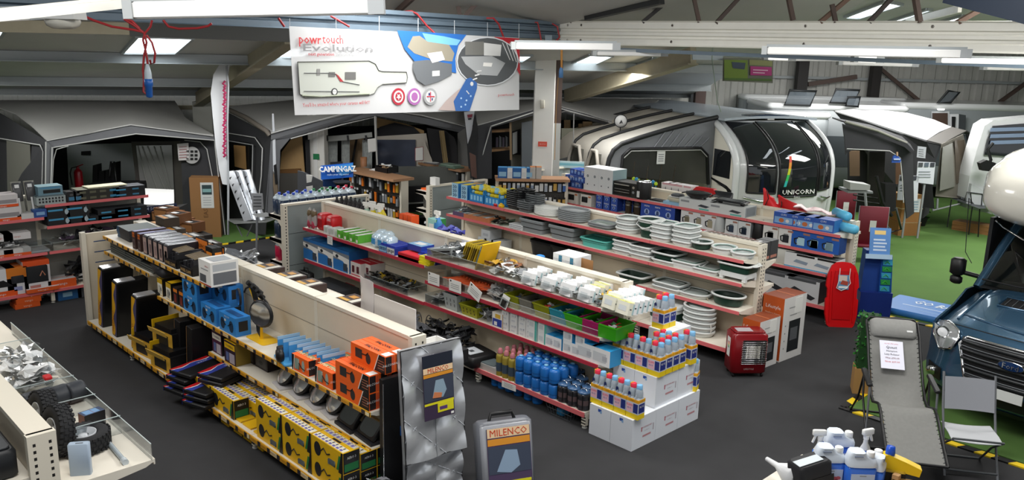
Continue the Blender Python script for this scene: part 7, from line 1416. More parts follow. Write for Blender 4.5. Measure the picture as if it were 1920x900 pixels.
kid(r,'wooden_shelf',lambda b:(slab(b,[(521,320),(560,318),(562,325),(524,327)],H('6a4a28'),.4,17.7),slab(b,[(540,332),(556,332),(556,372),(541,372)],DARK,.03,17.6),slab(b,[(540,345),(556,345),(556,348),(540,348)],H('5a3c20'),.3,17.5)))
kid(r,'curtain_rail',lambda b:(slab(b,[(608,256),(660,252),(697,248),(698,257),(660,262),(608,266)],H('8a8c88'),.04,18.3),[slab(b,[(x,254),(x+3,254),(x+4,264),(x+1,264)],BK,.06,18.25)for x in(611,650,684)]))
for x0,x1 in((616,632),(641,655),(680,697)):kid(r,'curtain',lambda b:b.surf([[atD(x0+(x1-x0)*j/6,262+62*i/3,18.5+.05*(j%2))for j in range(7)]for i in range(4)],CURT,.01))
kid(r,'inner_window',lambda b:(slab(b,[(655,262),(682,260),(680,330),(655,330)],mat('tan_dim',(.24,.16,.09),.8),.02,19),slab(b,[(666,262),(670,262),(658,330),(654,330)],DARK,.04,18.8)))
kid(r,'inner_roof',lambda b:(slab(b,[(705,220),(760,232),(795,245),(795,260),(760,246),(705,240)],TAN,.03,19.2),slab(b,[(703,252),(712,238),(740,230),(775,238),(795,258),(795,275),(703,275)],ABK,.02,19.1)))
kid(r,'inner_front',lambda b:(slab(b,[(704,256),(799,250),(806,290),(812,350),(704,350)],BEI,.03,19.0),b.surf([[atD(x,y,18.95)for x in(706,722,738,754,768,779)]for y in(262,280,300,320,338)],mat('blue_dusk_window',(.06,.07,.10),.15,var=.6,vscale=1.5),.02)))
kid(r,'inner_door',lambda b:slab(b,[(792,300),(795,262),(810,300),(818,350),(795,350)],BEI,.03,18.9))
kid(r,'right_arch',lambda b:(slab(b,[(800,240),(835,245),(852,258),(857,275),(858,330),(815,340)],ABK,.03,18.95),b.surf([[atD(824+8*j/4+i*3,245+24*i,18.8+.04*(j%2))for j in range(5)]for i in range(4)],mat('gold_curtain',(.26,.19,.09),.8),.01),slab(b,[(858,250),(872,240),(886,330),(859,340)],H('6c6c6a'),.03,19.1)))
kid(r,'lower_panel',lambda b:(b.surf([[atD(x,y,18.2+.08*math.sin(x*.2+y))for x in(742,765,790,815,840,862)]for y in(312,325,338,352)],H('5a5c58'),.02),slab(b,[(740,352),(848,345),(848,375),(744,382)],ABK,.1,18.1),line(b,[(745,383,18),(848,377,18)],.02,H('8a8c88'))))
kid(r,'pole',lambda b:line(b,[(703,218,18),(704,252,18),(708,320,18)],.02,H('b0b0ac')))
for pts,lab in(([(690,262),(704,260),(705,283),(692,285)],'white notice'),([(779,278),(793,276),(793,300),(779,301)],'red framed notice')):
 kid(r,'notice',lambda b:(slab(b,[(p[0]+(-1 if k in(0,3)else 1),p[1]+(-1 if k<2 else 1))for k,p in enumerate(pts)],H('8a3038')if 'red' in lab else WH2,.008,18.0),slab(b,pts,H('c8c8c4'),.01,17.98)),lab)

# ---- awning three, right of the banner, behind the column
r=root('awning','dark grey awning either side of the wide cream column','awning')
kid(r,'roof',lambda b:roofsurf(b,[[(896,236,18),(950,222,18.4),(1035,198,19),(1100,214,19.6),(1156,234,20)],[(890,215,19.2),(950,203,19.6),(1050,190,20.2),(1130,205,20.8),(1190,218,21)],[(880,195,20.4),(960,190,20.8),(1060,186,21.4),(1150,186,22),(1235,189,22.4)]]))
kid(r,'valance',lambda b:(slab(b,[(890,238,17.9),(1035,196,18.95),(1158,232,19.9),(1156,240,19.9),(1035,206,18.95),(920,240,18.1),(892,250,17.9)],CHAR,.05),line(b,[(920,237,18),(1035,199,18.9),(1156,233,19.85)],.014,PIP)))
kid(r,'left_leg',lambda b:(slab(b,[(893,236,17.9),(922,236,18),(922,335,18),(896,335,17.9)],CHAR,.05),line(b,[(920,238,17.95),(905,290,17.95),(898,330,17.95)],.012,PIP),slab(b,[(872,225,18.2),(896,240,17.9),(896,335,17.9),(880,335,18.2)],CHAR,.03)))
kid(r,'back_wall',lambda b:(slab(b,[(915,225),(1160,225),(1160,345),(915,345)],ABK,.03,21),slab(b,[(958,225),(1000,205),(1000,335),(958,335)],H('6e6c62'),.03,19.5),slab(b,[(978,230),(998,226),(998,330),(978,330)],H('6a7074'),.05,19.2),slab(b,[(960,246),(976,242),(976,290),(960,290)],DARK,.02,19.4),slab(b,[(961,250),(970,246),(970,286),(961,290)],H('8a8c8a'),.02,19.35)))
kid(r,'inner_shelf',lambda b:(slab(b,[(922,245),(955,243),(955,247),(922,249)],H('8a6a48'),.3,18.8),slab(b,[(922,280),(957,277),(957,281),(922,285)],H('8a6a48'),.3,18.8),slab(b,[(955,230),(959,229),(960,300),(956,300)],H('8a7458'),.05,18.7),[slab(b,[(930+6*i,258-3*(i%2)),(934+6*i,258),(934+6*i,276),(930+6*i,276)],DGRY if i%2 else H('3a3440'),.05,18.75)for i in range(4)]))
for x0,x1,y0,y1 in((1058,1069,225,290),(1085,1093,232,290),(1093,1110,228,255)):kid(r,'curtain',lambda b:b.surf([[atD(x0+(x1-x0)*j/4,y0+(y1-y0)*i/3,20+.04*(j%2))for j in range(5)]for i in range(4)],mat('tan_curtain',(.24,.16,.08),.8),.01))
kid(r,'pole',lambda b:(line(b,[(1076,213,19),(1074,300,19)],.014,H('8a8a88')),line(b,[(1040,215,19),(1060,208,19),(1140,228,19.6)],.012,H('6a6a68'))))
kid(r,'low_window',lambda b:slab(b,[(1042,300),(1075,292),(1075,335),(1042,335)],H('4a4c4c',.2),.02,18.8))
b=B(BF);p=atD(1164,227,18.5);b.lathe([(0,-.015),(.13,-.015),(.13,.015),(0,.015)],H('a9a9a7'),24,tuple(p),xf=T(*p)@Matrix.Rotation(math.pi/2,4,'X')@T(*(-p)));
X=T(*p)@Matrix.Rotation(math.pi/2,4,'X')@T(*(-p));b.lathe([(.13,-.02),(.145,-.02),(.145,.02),(.13,.02)],BK,24,tuple(p),xf=X,caps=False);b.prism([(p.x-.04,p.z-.06),(p.x+.01,p.z+.03),(p.x+.05,p.z-.06),(p.x+.02,p.z-.03)],18.47,18.48,BK,'y');b.box(p.x-.01,p.x+.01,18.5,18.52,0,p.z-.14,BK);tag(b.build('round_sign'),'round pale sign with black rim behind the grey curved awning','sign')

# ---- caravans: builder in its own frame (x right, y back, z up)
CW=mat('caravan_white',(.70,.72,.73),.25,coat=.5);GLS=mat('caravan_glass',(.012,.014,.017),.04,coat=1.0);CS=mat('caravan_silver',(.42,.45,.48),.3,.3)
def frame(name,label,cat,s,d,rz):return empty(name,label,cat,P2(s,d,0),YAW+rz)
r=frame('caravan','white caravan with three dark curved front windows facing the shop','caravan',5.86,17.25,R(20));HWc=1.2
def prof(z):return 0.10*max(0,(1.1-z))+(0 if z<1.5 else 1.05*((z-1.5)/1.12)**2.6)
def fpt(u,z,off=0):return(HWc*u*(1-.04*max(0,z-2.2)),.42*abs(u)**2.4+prof(z)-off,z)
zs=lin(.45,2.62,22)
b=B();b.surf([[fpt(u,z)for u in lin(-1,1,25)]for z in zs],CW,-.05);b.build('front_shell',r)
b=B();b.surf([[(x,y,2.62+.05*(1-(x/1.2)**2))for x in lin(-1.18,1.18,9)]for y in(1.02,1.6,3,5,6.8)],mat('caravan_roof',(.45,.51,.57),.3,coat=.3),.05);b.build('roof',r)
for sg,nm in((-1,'side_wall'),(1,'side_wall')):
 b=B();pts=[(fpt(1,z)[1],z)for z in zs]+[(6.8,2.6),(6.8,.45)];b.prism(pts,sg*1.2-.02,sg*1.2+.02,H('d8d4c8',.35),'x');o=b.build(nm,r)
for _u in(-1,1):b=B();b.tube([fpt(_u,z,.0)for z in zs],.075,CW,8);b.build('corner_trim',r)
for(u0,u1),z0,z1 in(((-.86,-.42),1.22,2.58),((-.36,.44),1.15,2.6),((.5,.88),1.25,2.58)):
 b=B();b.surf([[fpt(u,z,.02)for u in lin(u0,u1,10)]for z in lin(z0,z1,16)],GLS,.01);w=b.build('front_window',r)
 b=B();b.tube([fpt(u0,z,.03)for z in lin(z0,z1,14)],.02,BK,6);b.tube([fpt(u1,z,.03)for z in lin(z0,z1,14)],.02,BK,6);b.tube([fpt(u,z0,.03)for u in lin(u0,u1,6)],.02,BK,6);b.build('seal',w)
b=B();b.text('UNICORN',WH,.13,fpt(.02,1.25,.05),(1,0,0),(0,0,1),squash=1.35,bold=.015);b.text('lima',WH2,.1,fpt(.0,1.14,.05),(1,0,0),(0,0,1));b.build('lettering',r)
b=B();
cols=[H('d8402a'),H('e09020'),H('c8d028'),H('38c060'),H('30b8b0')]
for i in range(10):z0,z1=1.36+.062*i,1.36+.062*(i+1);u=-.28+.012*i;b.quad([fpt(u,z0,.035),fpt(u+.05,z0,.035),fpt(u+.062,z1,.035),fpt(u+.012,z1,.035)],cols[4-i//2])
b.build('rainbow_strip',r)['label']='rainbow coloured strip on the window'
b=B();b.box(-1.225,-1.2,.62,1.25,1.45,2.02,GLS);b.build('side_window',r);b=B();b.text('UNICORN',DGRY,.07,(-1.225,.9,1.28),(0,-1,0),(0,0,1));b.prism([(.45,1.2),(.45,1.0),(.7,1.22),(1.3,1.36),(1.3,1.4),(.7,1.3)],-1.226,-1.224,BK,'x');b.build('side_logo',r)
b=B();b.rbox(-.25,.25,1.5,2.1,2.64,2.72,H('a8b0b8',.2),.06);b.build('roof_hatch',r);b=B();b.surf([[(x,y,2.69+.03*math.sin(math.pi*j/4))for j,x in enumerate(lin(-.5,.5,5))]for y in(1.1,1.42)],H('1a2c44',.08),.03);b.build('roof_window',r)
for x0,x1 in((-.9,-.45),(.55,.95)):b=B();b.tube([fpt(x0,1.12,.05),fpt((x0+x1)/2,1.06,.08),fpt(x1,1.05,.05)],.022,SILV,8);b.build('grab_handle',r)
b=B();b.box(-.09,.09,1.05,1.2,2.64,2.7,WH);b.build('roof_light_pod',r)
b=B();b.box(-1.15,1.15,.6,6.6,.25,.5,DARK);b.build('chassis',r)
# ---- curved grey inflatable awning on its left side
pr=r;fw_=Matrix.Translation(P2(5.86,17.25,0))@Matrix.Rotation(YAW+R(20),4,'Z');inv=fw_.inverted();
def onplane(px,py,y):
 o=inv@EYE;dd=inv.to_3x3()@_ray(px,py);t=(y-o.y)/dd.y;q=o+dd*t;return(q.x,q.z)
r=empty('air_awning','curved grey inflatable awning with a wide side window left of the caravan','awning',P2(5.86,17.25,0),YAW+R(20))
Y0=1.32;sp=[onplane(x,y,Y0)for x,y in((1345,224),(1300,234),(1250,247),(1200,262),(1165,274),(1150,286),(1142,302),(1136,328))];sp.append((sp[-1][0]-.18,0.02))
def shift(y):return 0.0
ys=(Y0,2.25,3.2,4.2)
b=B();b.surf([[(x,y,z+.02)for x,z in sp]for y in(Y0,1.8,2.25)],MIDG if 0 else H('b4b0a8',.8),.04);b.build('roof_bay',r);b=B();b.surf([[(x,y,z+.02)for x,z in sp]for y in(2.25,3.2)],H('c4beb2',.8),.04);b.build('roof_bay',r);b=B();b.surf([[(x,y,z+.02)for x,z in sp]for y in(3.2,4.3)],H('d4ccbe',.8),.04);b.build('roof_bay',r)
for y in(Y0-.02,2.25,3.2,4.25):b=B();b.tube([(x-.01,y,z+.05)for x,z in sp],.035 if y>2 else.05,H('1d1e20'),8);b.build('air_beam',r)
GS=mat('grey_side',(.20,.21,.23),.85)
b=B();P1=sp+[(sp[0][0]+.0,.02)];wo=[onplane(x,y,Y0)for x,y in((1162,330),(1166,292),(1180,279),(1312,277),(1324,290),(1326,345))]
loop=sp[:];z0_=.02
b.prism([sp[0]]+sp[1:]+[(wo[0][0],.02),wo[0],wo[1],wo[2],wo[3],wo[4],wo[5],(wo[5][0],.02),(sp[0][0],.02)],Y0-.03,Y0,GS,'y');b.build('side_panel',r)
b=B();b.prism([wo[0],wo[1],wo[2],wo[3],wo[4],wo[5]],Y0-.02,Y0-.01,mat('dim_window',(.08,.08,.08),.08,alpha=.35),'y');o=b.build('side_window',r)
b=B();b.tube([(x,Y0-.04,z)for x,z in wo],.035,BK,6);b.tube([(x*.985-.03,Y0-.06,z-.04)for x,z in wo[1:5]],.012,PIP,6);b.build('seal',o)
b=B();
for i in range(7):a_=onplane(1225+14*i,276,Y0);c_=onplane(1250+13*i,240+3*i,Y0);b.tube([(a_[0],Y0-.035,a_[1]),((a_[0]+c_[0])/2,Y0-.05,(a_[1]+c_[1])/2),(c_[0],Y0-.035,c_[1])],.018,GS,5)
b.build('fabric_fold',r)
for k_,(ya,yb)in enumerate(((Y0+.22,2.05),(2.42,3.05))):
 zt,zb=1.95,.6;x=sp[-2][0];b=B();arc=[(ya,zb),(ya,zt-.3),(ya+.15,zt),(yb-.15,zt),(yb,zt-.3),(yb,zb)];off=lambda z:x-.03-.12*(1-min(1,z/2))+(.16 if z>1.7 else 0)*0
 b.surf([[(off(z),y,z)for y in(ya,(ya+yb)/2,yb)]for z in(zb,1.1,zt-.05)],mat('olive_window',(.10,.10,.085),.12),.02);w=b.build('front_window',r);b=B();b.tube([(off(z)-.03,y,z)for y,z in arc],.04,H('b0aaa0'),6);b.tube([(off(z)-.04,y*.0+y,z)for y,z in arc],.015,BK,6);b.build('seal',w)
b=B();b.surf([[(x+.5,y,z-.1)for x,z in sp[1:]]for y in(4.0,4.1)],DARK,.02);b.box(sp[-1][0]+.3,-1.25,4.0,4.05,0,2.2,mat('olive_inner',(.22,.22,.17),.8));b.build('back_wall',r)
b=B();a_=onplane(1230,283,Y0);b.box(a_[0],a_[0]+.19,Y0-.06,Y0-.05,a_[1]-.27,a_[1],WH2)
for i in range(4):b.box(a_[0]+.03,a_[0]+.16,Y0-.062,Y0-.06,a_[1]-.08-.045*i,a_[1]-.06-.045*i,GRY)
b.build('notice',r)
b=B();
for i in range(5):b.tube([(-2.9+.35*i,2.6,.1),(-2.8+.35*i,2.5,1.5+.1*(i%2))],.015,H('9a7a50'),5)
b.build('pole',r)
DSC=1.15
# ---- awning on the right of the caravan
r=root('awning','black awning joined to the right side of the white caravan','awning')
kid(r,'roof',lambda b:roofsurf(b,[[(1576,228,16.6),(1640,246,16.2),(1700,272,15.8),(1712,285,15.7)],[(1560,222,18),(1630,236,17.7),(1690,258,17.3),(1705,272,17.2)]],CHAR))
kid(r,'side_panel',lambda b:(slab(b,[(1580,232),(1640,252),(1696,276),(1712,290),(1714,400),(1700,410),(1690,300),(1670,284),(1600,279),(1586,290),(1584,262)],CHAR,.04,16),line(b,[(1588,279),(1668,283),(1688,296),(1692,340),(1694,380)],.012,PIP,15.95),line(b,[(1585,228),(1645,245),(1700,268)],.03,H('8a8a80'),15.9)))
kid(r,'inner_wall',lambda b:(slab(b,[(1590,275),(1700,275),(1705,420),(1590,420)],ABK,.03,19),slab(b,[(1593,283),(1612,283),(1612,330),(1594,330)],mat('tan_low',(.20,.13,.08),.8),.03,18.5),slab(b,[(1660,292),(1682,290),(1684,318),(1662,322)],H('6a6a60',.2),.03,18.4),slab(b,[(1658,290),(1686,287),(1686,292),(1658,295)],H('8a8c8a'),.04,18.35),slab(b,[(1658,320),(1686,316),(1686,321),(1658,326)],H('8a8c8a'),.04,18.35),slab(b,[(1680,305),(1690,303),(1690,345),(1680,345)],mat('brown_cloth',(.16,.09,.05),.8),.03,17.5),slab(b,[(1630,285),(1660,285),(1655,400),(1628,400)],H('16140f'),.1,17)))
b=B(BF);line(b,[(1643,330),(1655,380),(1672,405)],.04,BK,15.9);slab(b,[(1660,345),(1680,345),(1680,395),(1660,400)],DARK,.3,16);line(b,[(1600,365),(1645,372)],.02,BK,16);line(b,[(1600,375),(1648,382)],.02,BK,16);line(b,[(1680,390),(1690,430),(1672,435),(1660,420)],.025,DGRY,15.5);tag(b.build('recliner'),'black reclining chair in shadow in the right awning','chair')
b=B(BF);slab(b,[(1675,293),(1682,290),(1690,300),(1688,305),(1672,305)],H('2a50a0'),.05,15.8);line(b,[(1682,285),(1682,292)],.02,H('c0a080'),15.8);slab(b,[(1676,297),(1688,297),(1688,300),(1676,300)],H('a8b8d8'),.01,15.78);tag(b.build('price_tag'),'small blue tag with a tan hook on the right awning edge','tag')
# ---- big light roofed awning further right
r=root('awning','awning with pale grey roof and clear windowed front behind the cardboard carton','awning')
kid(r,'roof',lambda b:roofsurf(b,[[(1565,210,19.4),(1625,228,18.6),(1690,250,17.8),(1737,265,17.2)],[(1600,206,19.8),(1670,220,19),(1730,238,18.3),(1760,250,17.7)],[(1650,206,19.2),(1700,213,19),(1750,226,18.7),(1783,240,18.3)]],mat('awning_pale',(.42,.42,.43),.85)))
kid(r,'roof_flap',lambda b:roofsurf(b,[[(1737,265,17.2),(1766,272,17.0)],[(1760,252,17.6),(1790,258,17.4)],[(1783,240,18.2),(1812,247,18.0)]],H('5c5a57')))
kid(r,'roof_flap',lambda b:roofsurf(b,[[(1783,240,18.2),(1812,247,18.0)],[(1812,252,18.4),(1834,262,18.3)]],H('3c3a38')))
kid(r,'side_wall',lambda b:slab(b,[(1563,207,19.5),(1625,229,18.6),(1690,251,17.8),(1738,266,17.1),(1765,272,17.0),(1755,300,17),(1742,400,17),(1730,410,17),(1700,400,17.6),(1600,250,19)],CHAR,.03))
kid(r,'front_wall',lambda b:(slab(b,[(1766,270,16.95),(1806,252,17.6),(1828,330,17.7),(1830,362,17.7),(1800,372,17.3),(1754,368,17.0)],H('77736a'),.03),slab(b,[(1812,250,17.9),(1836,262,18.2),(1836,350,18.2),(1825,340,18)],ABK,.03)))
kid(r,'clear_window',lambda b:slab(b,[(1768,276,16.9),(1786,268,17.2),(1790,350,17.2),(1762,358,16.9)],mat('creased_film',(.28,.28,.25),.15,.2,bump=.8,bscale=8),.02))
kid(r,'clear_window',lambda b:slab(b,[(1790,264,17.25),(1808,262,17.5),(1815,336,17.5),(1793,345,17.25)],mat('brownish_window',(.10,.08,.06),.15),.02))
kid(r,'frame_leg',lambda b:(line(b,[(1744,370),(1750,395)],.025,GRY,17),line(b,[(1758,372),(1757,392)],.025,GRY,17),line(b,[(1748,395),(1800,382)],.02,GRY,17)))
b=B(BF);slab(b,[(1728,345),(1748,345),(1752,392),(1730,388)],DARK,.4,16.6);tag(b.build('black_tub'),'black box by the awning leg behind the info boards','box')
DSC=1
for pts,lab in(([(1721,303),(1754,305),(1750,346),(1718,342)],'white information board with dark photos, right and higher one'),([(1687,328),(1723,330),(1720,376),(1682,375)],'white information board with photos above the cardboard carton')):
 b=B(BF);slab(b,pts,H('c9cdd4'),.02,18.7);x0,y0=pts[0]
 for i in range(3):slab(b,[(x0+2+11*i,y0+2),(x0+10+11*i,y0+2),(x0+9+11*i,y0+10),(x0+1+11*i,y0+10)],[DGRY,H('5a6470'),H('3a3c44')][i],.004,18.685)
 for i in range(3):slab(b,[(x0+2,y0+18+5*i),(x0+24,y0+18+5*i),(x0+24,y0+19.5+5*i),(x0+2,y0+19.5+5*i)],H('9aa0a8'),.004,18.685)
 p=atD((pts[2][0]+pts[3][0])/2,pts[2][1],18.73);b.box(p.x-.02,p.x+.02,18.73,18.76,0,p.z+.2,GRY);tag(b.build('info_board'),lab,'sign board')
DSC=1.15
b=B(BF);slab(b,[(1721,274),(1737,276),(1735,297),(1719,295)],H('b8bcc2'),.01,16.8);[slab(b,[(1723,279+4*i),(1732,280+4*i),(1732,281.2+4*i),(1723,280.2+4*i)],GRY,.004,16.79)for i in range(4)];tag(b.build('notice'),'pale notice on the dark wall of the pale roofed awning','notice')
DSC=1
# caravans behind
def farcar(label,px0,px1,dd,ztop,depth=2.2,col=CW,roofz=.12,z0=.4):
 a,e=atD(px0,200,dd),atD(px1,200,dd);r=root('caravan',label,'caravan')
 kid(r,'body',lambda b:(b.rbox(a.x,e.x,dd,dd+depth,z0,ztop,H('8a9093',.35),.15),b.box(a.x,e.x,dd-.01,dd,z0+.6,ztop-.75,H('4c5256',.3))))
 kid(r,'roof_edge',lambda b:(b.rbox(a.x-.02,e.x+.02,dd-.05,dd+depth+.05,ztop-.06,ztop+roofz,CW,.12)));return r,a,e
r,a,e=farcar('long grey sided caravan at the back right behind the pale roofed awning',1690,2000,24.2,2.66)
kid(r,'door',lambda b:(slab(b,[(1747,209),(1780,209),(1780,250),(1747,250)],H('c8ccd0'),.05,24.1),slab(b,[(1749,212),(1777,212),(1777,235),(1749,235)],mat('brown_window',(.08,.05,.04),.1),.03,24.05),slab(b,[(1782,214),(1798,214),(1797,245),(1782,245)],H('d4d6da'),.06,24.05),slab(b,[(1786,219),(1792,219),(1791,240),(1786,240)],DARK,.05,24.0),slab(b,[(1799,214),(1811,216),(1810,248),(1798,248)],H('3c4044'),.05,24.05)))
kid(r,'awning_lamp',lambda b:slab(b,[(1758,204),(1772,204),(1770,207),(1760,207)],mat('lamp_glow',(1,1,.95),.4,emit=2),.05,24.0))
r,a,e=farcar('white caravan rear roof beyond the front windowed caravan',1440,1705,23.4,2.6)
r,a,e=farcar('farther white caravan roof seen below the wall cladding',1395,1700,25.7,2.7,.8)
r,a,e=farcar('dark lower caravan roof between the front caravan and the rear ones',1340,1560,22.9,2.4,.4)
def hatch(pts,dd,label,lid=H('1b2024',.1)):
 r=root('roof_vent',label,'roof vent');kid(r,'lid',lambda b:slab(b,pts,mat('smoked_lid',(.10,.12,.14),.08,alpha=.6),.02,dd));kid(r,'lid_frame',lambda b:b.tube([atD(x,y,dd)for x,y in pts],.035,H('16191c'),6,closed=True));return r
hatch([(1471,196),(1481,169),(1531,171),(1519,198)],23.3,'open smoked roof vent, leftmost, on the white roofs');hatch([(1556,192),(1568,167),(1612,169),(1600,194)],23.3,'open smoked roof vent, second, on the white roofs');hatch([(1586,198),(1590,182),(1613,182),(1609,200)],23.2,'small clear roof vent in front of the second open one');hatch([(1758,193),(1778,170),(1799,173),(1782,192)],24.1,'open black roof vent on the long grey caravan')
DSC=1.28
# motorhome at the right edge
r=root('motorhome','white motorhome cab with a deep dark windscreen at the right edge','motorhome')
kid(r,'body',lambda b:(slab(b,[(1846,236),(1862,226),(2000,214),(2000,400),(1880,400),(1822,385),(1812,372),(1818,330),(1832,280)],CW,.5,15.2)))
kid(r,'windscreen',lambda b:slab(b,[(1863,236),(1990,226),(1990,300),(1846,290),(1852,262)],GLS,.04,15.15))
kid(r,'painted_reflection',lambda b:[slab(b,[(1858,240+12*i),(1985,236+12*i),(1985,243+12*i),(1856,247+12*i)],H('7c8ea8',.2),.01,15.12)for i in range(3)])  # pale bands laid over the dark windscreen as painted reflections
kid(r,'wing_mirror',lambda b:(line(b,[(1862,268),(1852,280),(1858,300),(1848,316)],.035,BK,14.9),slab(b,[(1838,306),(1850,300),(1868,306),(1860,322),(1842,320)],BK,.15,14.8)))
kid(r,'side_panel',lambda b:(slab(b,[(1822,345),(1842,356),(1872,362),(1872,398),(1828,384),(1818,372)],H('b9bdbf',.3),.1,15.1),slab(b,[(1812,378),(1830,384),(1870,398),(1870,404),(1812,390)],H('9a9ea0',.3),.4,15.1)))
DSC=1
# ---- hanging banner along the blue beam
bo=C0-bn*0.15+bd*.16;L_=4.55;bx=-bn
o3=Vector((bo.x,bo.y,0))+bx*L_;ux=(-bx)
pl_n=Vector((-ux.y,ux.x,0))
def bp(px,py):
 d=_ray(px,py);ds=Vector((d.dot(RH),d.dot(FH),d.z));t=o3.dot(pl_n)/ds.dot(pl_n);q=ds*t;return((q-o3).dot(ux),CAMH+q.z)
banner=empty('hanging_banner','wide white caravan mover banner hanging from the blue beam','banner',BF@o3,YAW+math.atan2(ux.y,ux.x))
BNM=mat('banner_vinyl',(.74,.75,.76),.35,alpha=.78)
tl,tr_,br,bl=bp(542,49),bp(974,71),bp(974,206),bp(553,216)
b=B();g=[]
for i in range(5):
 g.append([((tl[0]+(tr_[0]-tl[0])*j/8)*(1-i/4)+(bl[0]+(br[0]-bl[0])*j/8)*i/4,.012*math.sin(j*1.9),(tl[1]+(tr_[1]-tl[1])*j/8)*(1-i/4)+(bl[1]+(br[1]-bl[1])*j/8)*i/4)for j in range(9)])
b.surf(g,BNM,.004);b.build('sheet',banner)
def bpoly(b,pts,m,lift=.02):b.quad([(bp(x,y)[0],-lift,bp(x,y)[1])for x,y in pts][::-1],m)
def bline(b,pts,r,m):b.tube([(bp(x,y)[0],-.02,bp(x,y)[1])for x,y in pts],r,m,4)
def bell(b,cx,cy,rx,ry,m,lift=.02,n=24):bpoly(b,[(cx+rx*math.cos(a),cy+ry*math.sin(a))for a in lin(0,2*math.pi*(n-1)/n,n)],m,lift)
def btext(b,s,m,px0,px1,py,size,lift=.022,bold=0):
 x0,z=bp(px0,py);x1,_=bp(px1,py);v=_glyphs(s,bold);sq=(x1-x0)/((v[3]-v[2])*size);b.text(s,m,size,((x0+x1)/2,-lift,z),(1,0,0),(0,0,1),lift=0,squash=sq,bold=bold)
b=B();RB=H('c43a40');btext(b,'powr',RB,558,600,73,.14,bold=.015);btext(b,'touch',RB,602,641,73,.14);btext(b,'Evolution',H('8a8a8c'),566,697,89,.11,bold=.008);btext(b,'next generation',H('b85058'),576,624,101,.05,bold=.02);btext(b,'caravan mover',H('a0a0a2'),627,669,102,.05)
btext(b,"You'll be amazed where your caravan will fit!!!",RB,565,691,197,.06);btext(b,'powrtouch',RB,932,962,178,.055);b.build('lettering',banner)
b=B();bo_l=[(556,116),(690,114),(702,120),(708,132),(715,134),(760,135),(762,145),(760,155),(715,158),(706,164),(700,175),(688,179),(570,183),(560,176)]
bpoly(b,bo_l,H('c4c8c0'),.016);bline(b,bo_l+[bo_l[0]],.006,H('5a5c58'));bline(b,[(564,179),(600,181),(690,176)],.012,H('8f9584'));bline(b,[(568,137),(612,137),(628,139),(640,153),(672,159)],.004,DGRY);bline(b,[(568,171),(672,172)],.004,DGRY);bell(b,625,172,6,7,H('3a3a3a'),.021);bell(b,625,172,4,5,WH2,.023)
bpoly(b,[(614,135),(626,135),(626,144),(614,144)],H('6c6c6a'),.021);bpoly(b,[(645,135),(665,135),(665,149),(645,149)],H('6c6c6a'),.021);bpoly(b,[(592,129),(598,129),(598,141),(592,141)],H('8a8a88'),.021);bpoly(b,[(626,137),(632,141),(642,153),(636,153)],RB,.022);b.build('bottle_drawing',banner)
b=B();bpoly(b,[(743,57),(873,65),(858,85),(852,110),(854,137),(780,120),(757,92)],H('2f6fc0',.4),.016);bpoly(b,[(790,62),(830,68),(862,75),(855,85),(800,82)],H('7cc0e4',.4),.018);bpoly(b,[(925,69),(972,72),(974,142),(962,120),(940,85)],H('b82030',.4),.016)
for i in range(4):bline(b,[(940+7*i,80),(954+6*i,112+2*i)],.008,WH2)
b.build('colour_field',banner)
b=B();DG2=H('6c7074');LG2=H('a9acae');bpoly(b,[(762,88),(772,68),(785,67),(800,78),(840,84),(850,100),(846,115),(810,112),(775,100)],H('9a9484'),.019);bpoly(b,[(773,115),(800,112),(845,120),(845,140),(822,152),(795,160),(780,150),(772,130)],DG2,.021);bpoly(b,[(798,100),(826,96),(832,112),(808,118)],WH2,.023);bpoly(b,[(808,133),(822,132),(822,142),(808,143)],WH2,.023)
bell(b,912,115,58,46,H('d8dce0'),.0195);bell(b,912,115,56,44,H('55585b'),.021);bpoly(b,[(870,78),(905,78),(905,103),(870,103)],H('7a7a76'),.023);bpoly(b,[(905,80),(938,84),(936,105),(905,104)],WH2,.023);bpoly(b,[(862,106),(920,105),(945,118),(930,142),(895,140),(870,120)],LG2,.0235);bpoly(b,[(904,117),(921,118),(919,125),(903,124)],WH,.025)
for i in range(3):bline(b,[(884+4*i,150-8*i),(892+4*i,147-7*i),(897+4*i,155-6*i)][:2],.012,WH2)
b.build('mover_picture',banner)
b=B();bpoly(b,[(820,206),(835,188),(855,170),(866,162),(866,185),(858,195),(862,208)],H('b8a8a4'),.021);bpoly(b,[(872,148),(880,145),(892,155),(892,165),(878,208),(852,208),(848,190)],H('3a66a8',.35),.024);bell(b,882,157,3,4,WH2,.026);bline(b,[(872,170),(877,176)],.012,WH2)
for x,y in((862,184),(872,188),(880,180),(870,196),(862,200)):bell(b,x,y,1.6,1.8,H('a8c8e8'),.026)
b.build('hand_remote_picture',banner)
b=B()
for cx,m in((745,H('b03040')),(775,H('a868a8')),(805,H('a0a2a4'))):bell(b,cx,181,12.5,16,m,.019);bell(b,cx,181,9,11.5,WH2,.021);bell(b,cx,181,6,8,m if cx!=805 else H('c8ccd4'),.023)
bline(b,[(798,181),(812,181)],.01,H('c03040'));bline(b,[(805,172),(805,190)],.01,H('c03040'));bpoly(b,[(801,174),(804,174),(804,179),(801,179)],H('22306a'),.024);bpoly(b,[(807,184),(809,184),(809,188),(807,188)],H('22306a'),.024)
bpoly(b,[(745+(5 if i%2 else 2)*math.sin(i*math.pi/5),181-(7 if i%2 else 3)*math.cos(i*math.pi/5))for i in range(10)],WH2,.025);b.build('award_roundel',banner)
b=B()
for x,y0,y1 in((543,34,49),(630,36,54),(711,30,58),(784,34,61),(852,38,64),(914,42,68),(973,44,72)):
 p,q=bp(x,y0),bp(x,y1);b.tube([(p[0],-.0,p[1]),(q[0],0,q[1])],.004,H('c8ccd0'),4)
b.build('hanging_cord',banner)
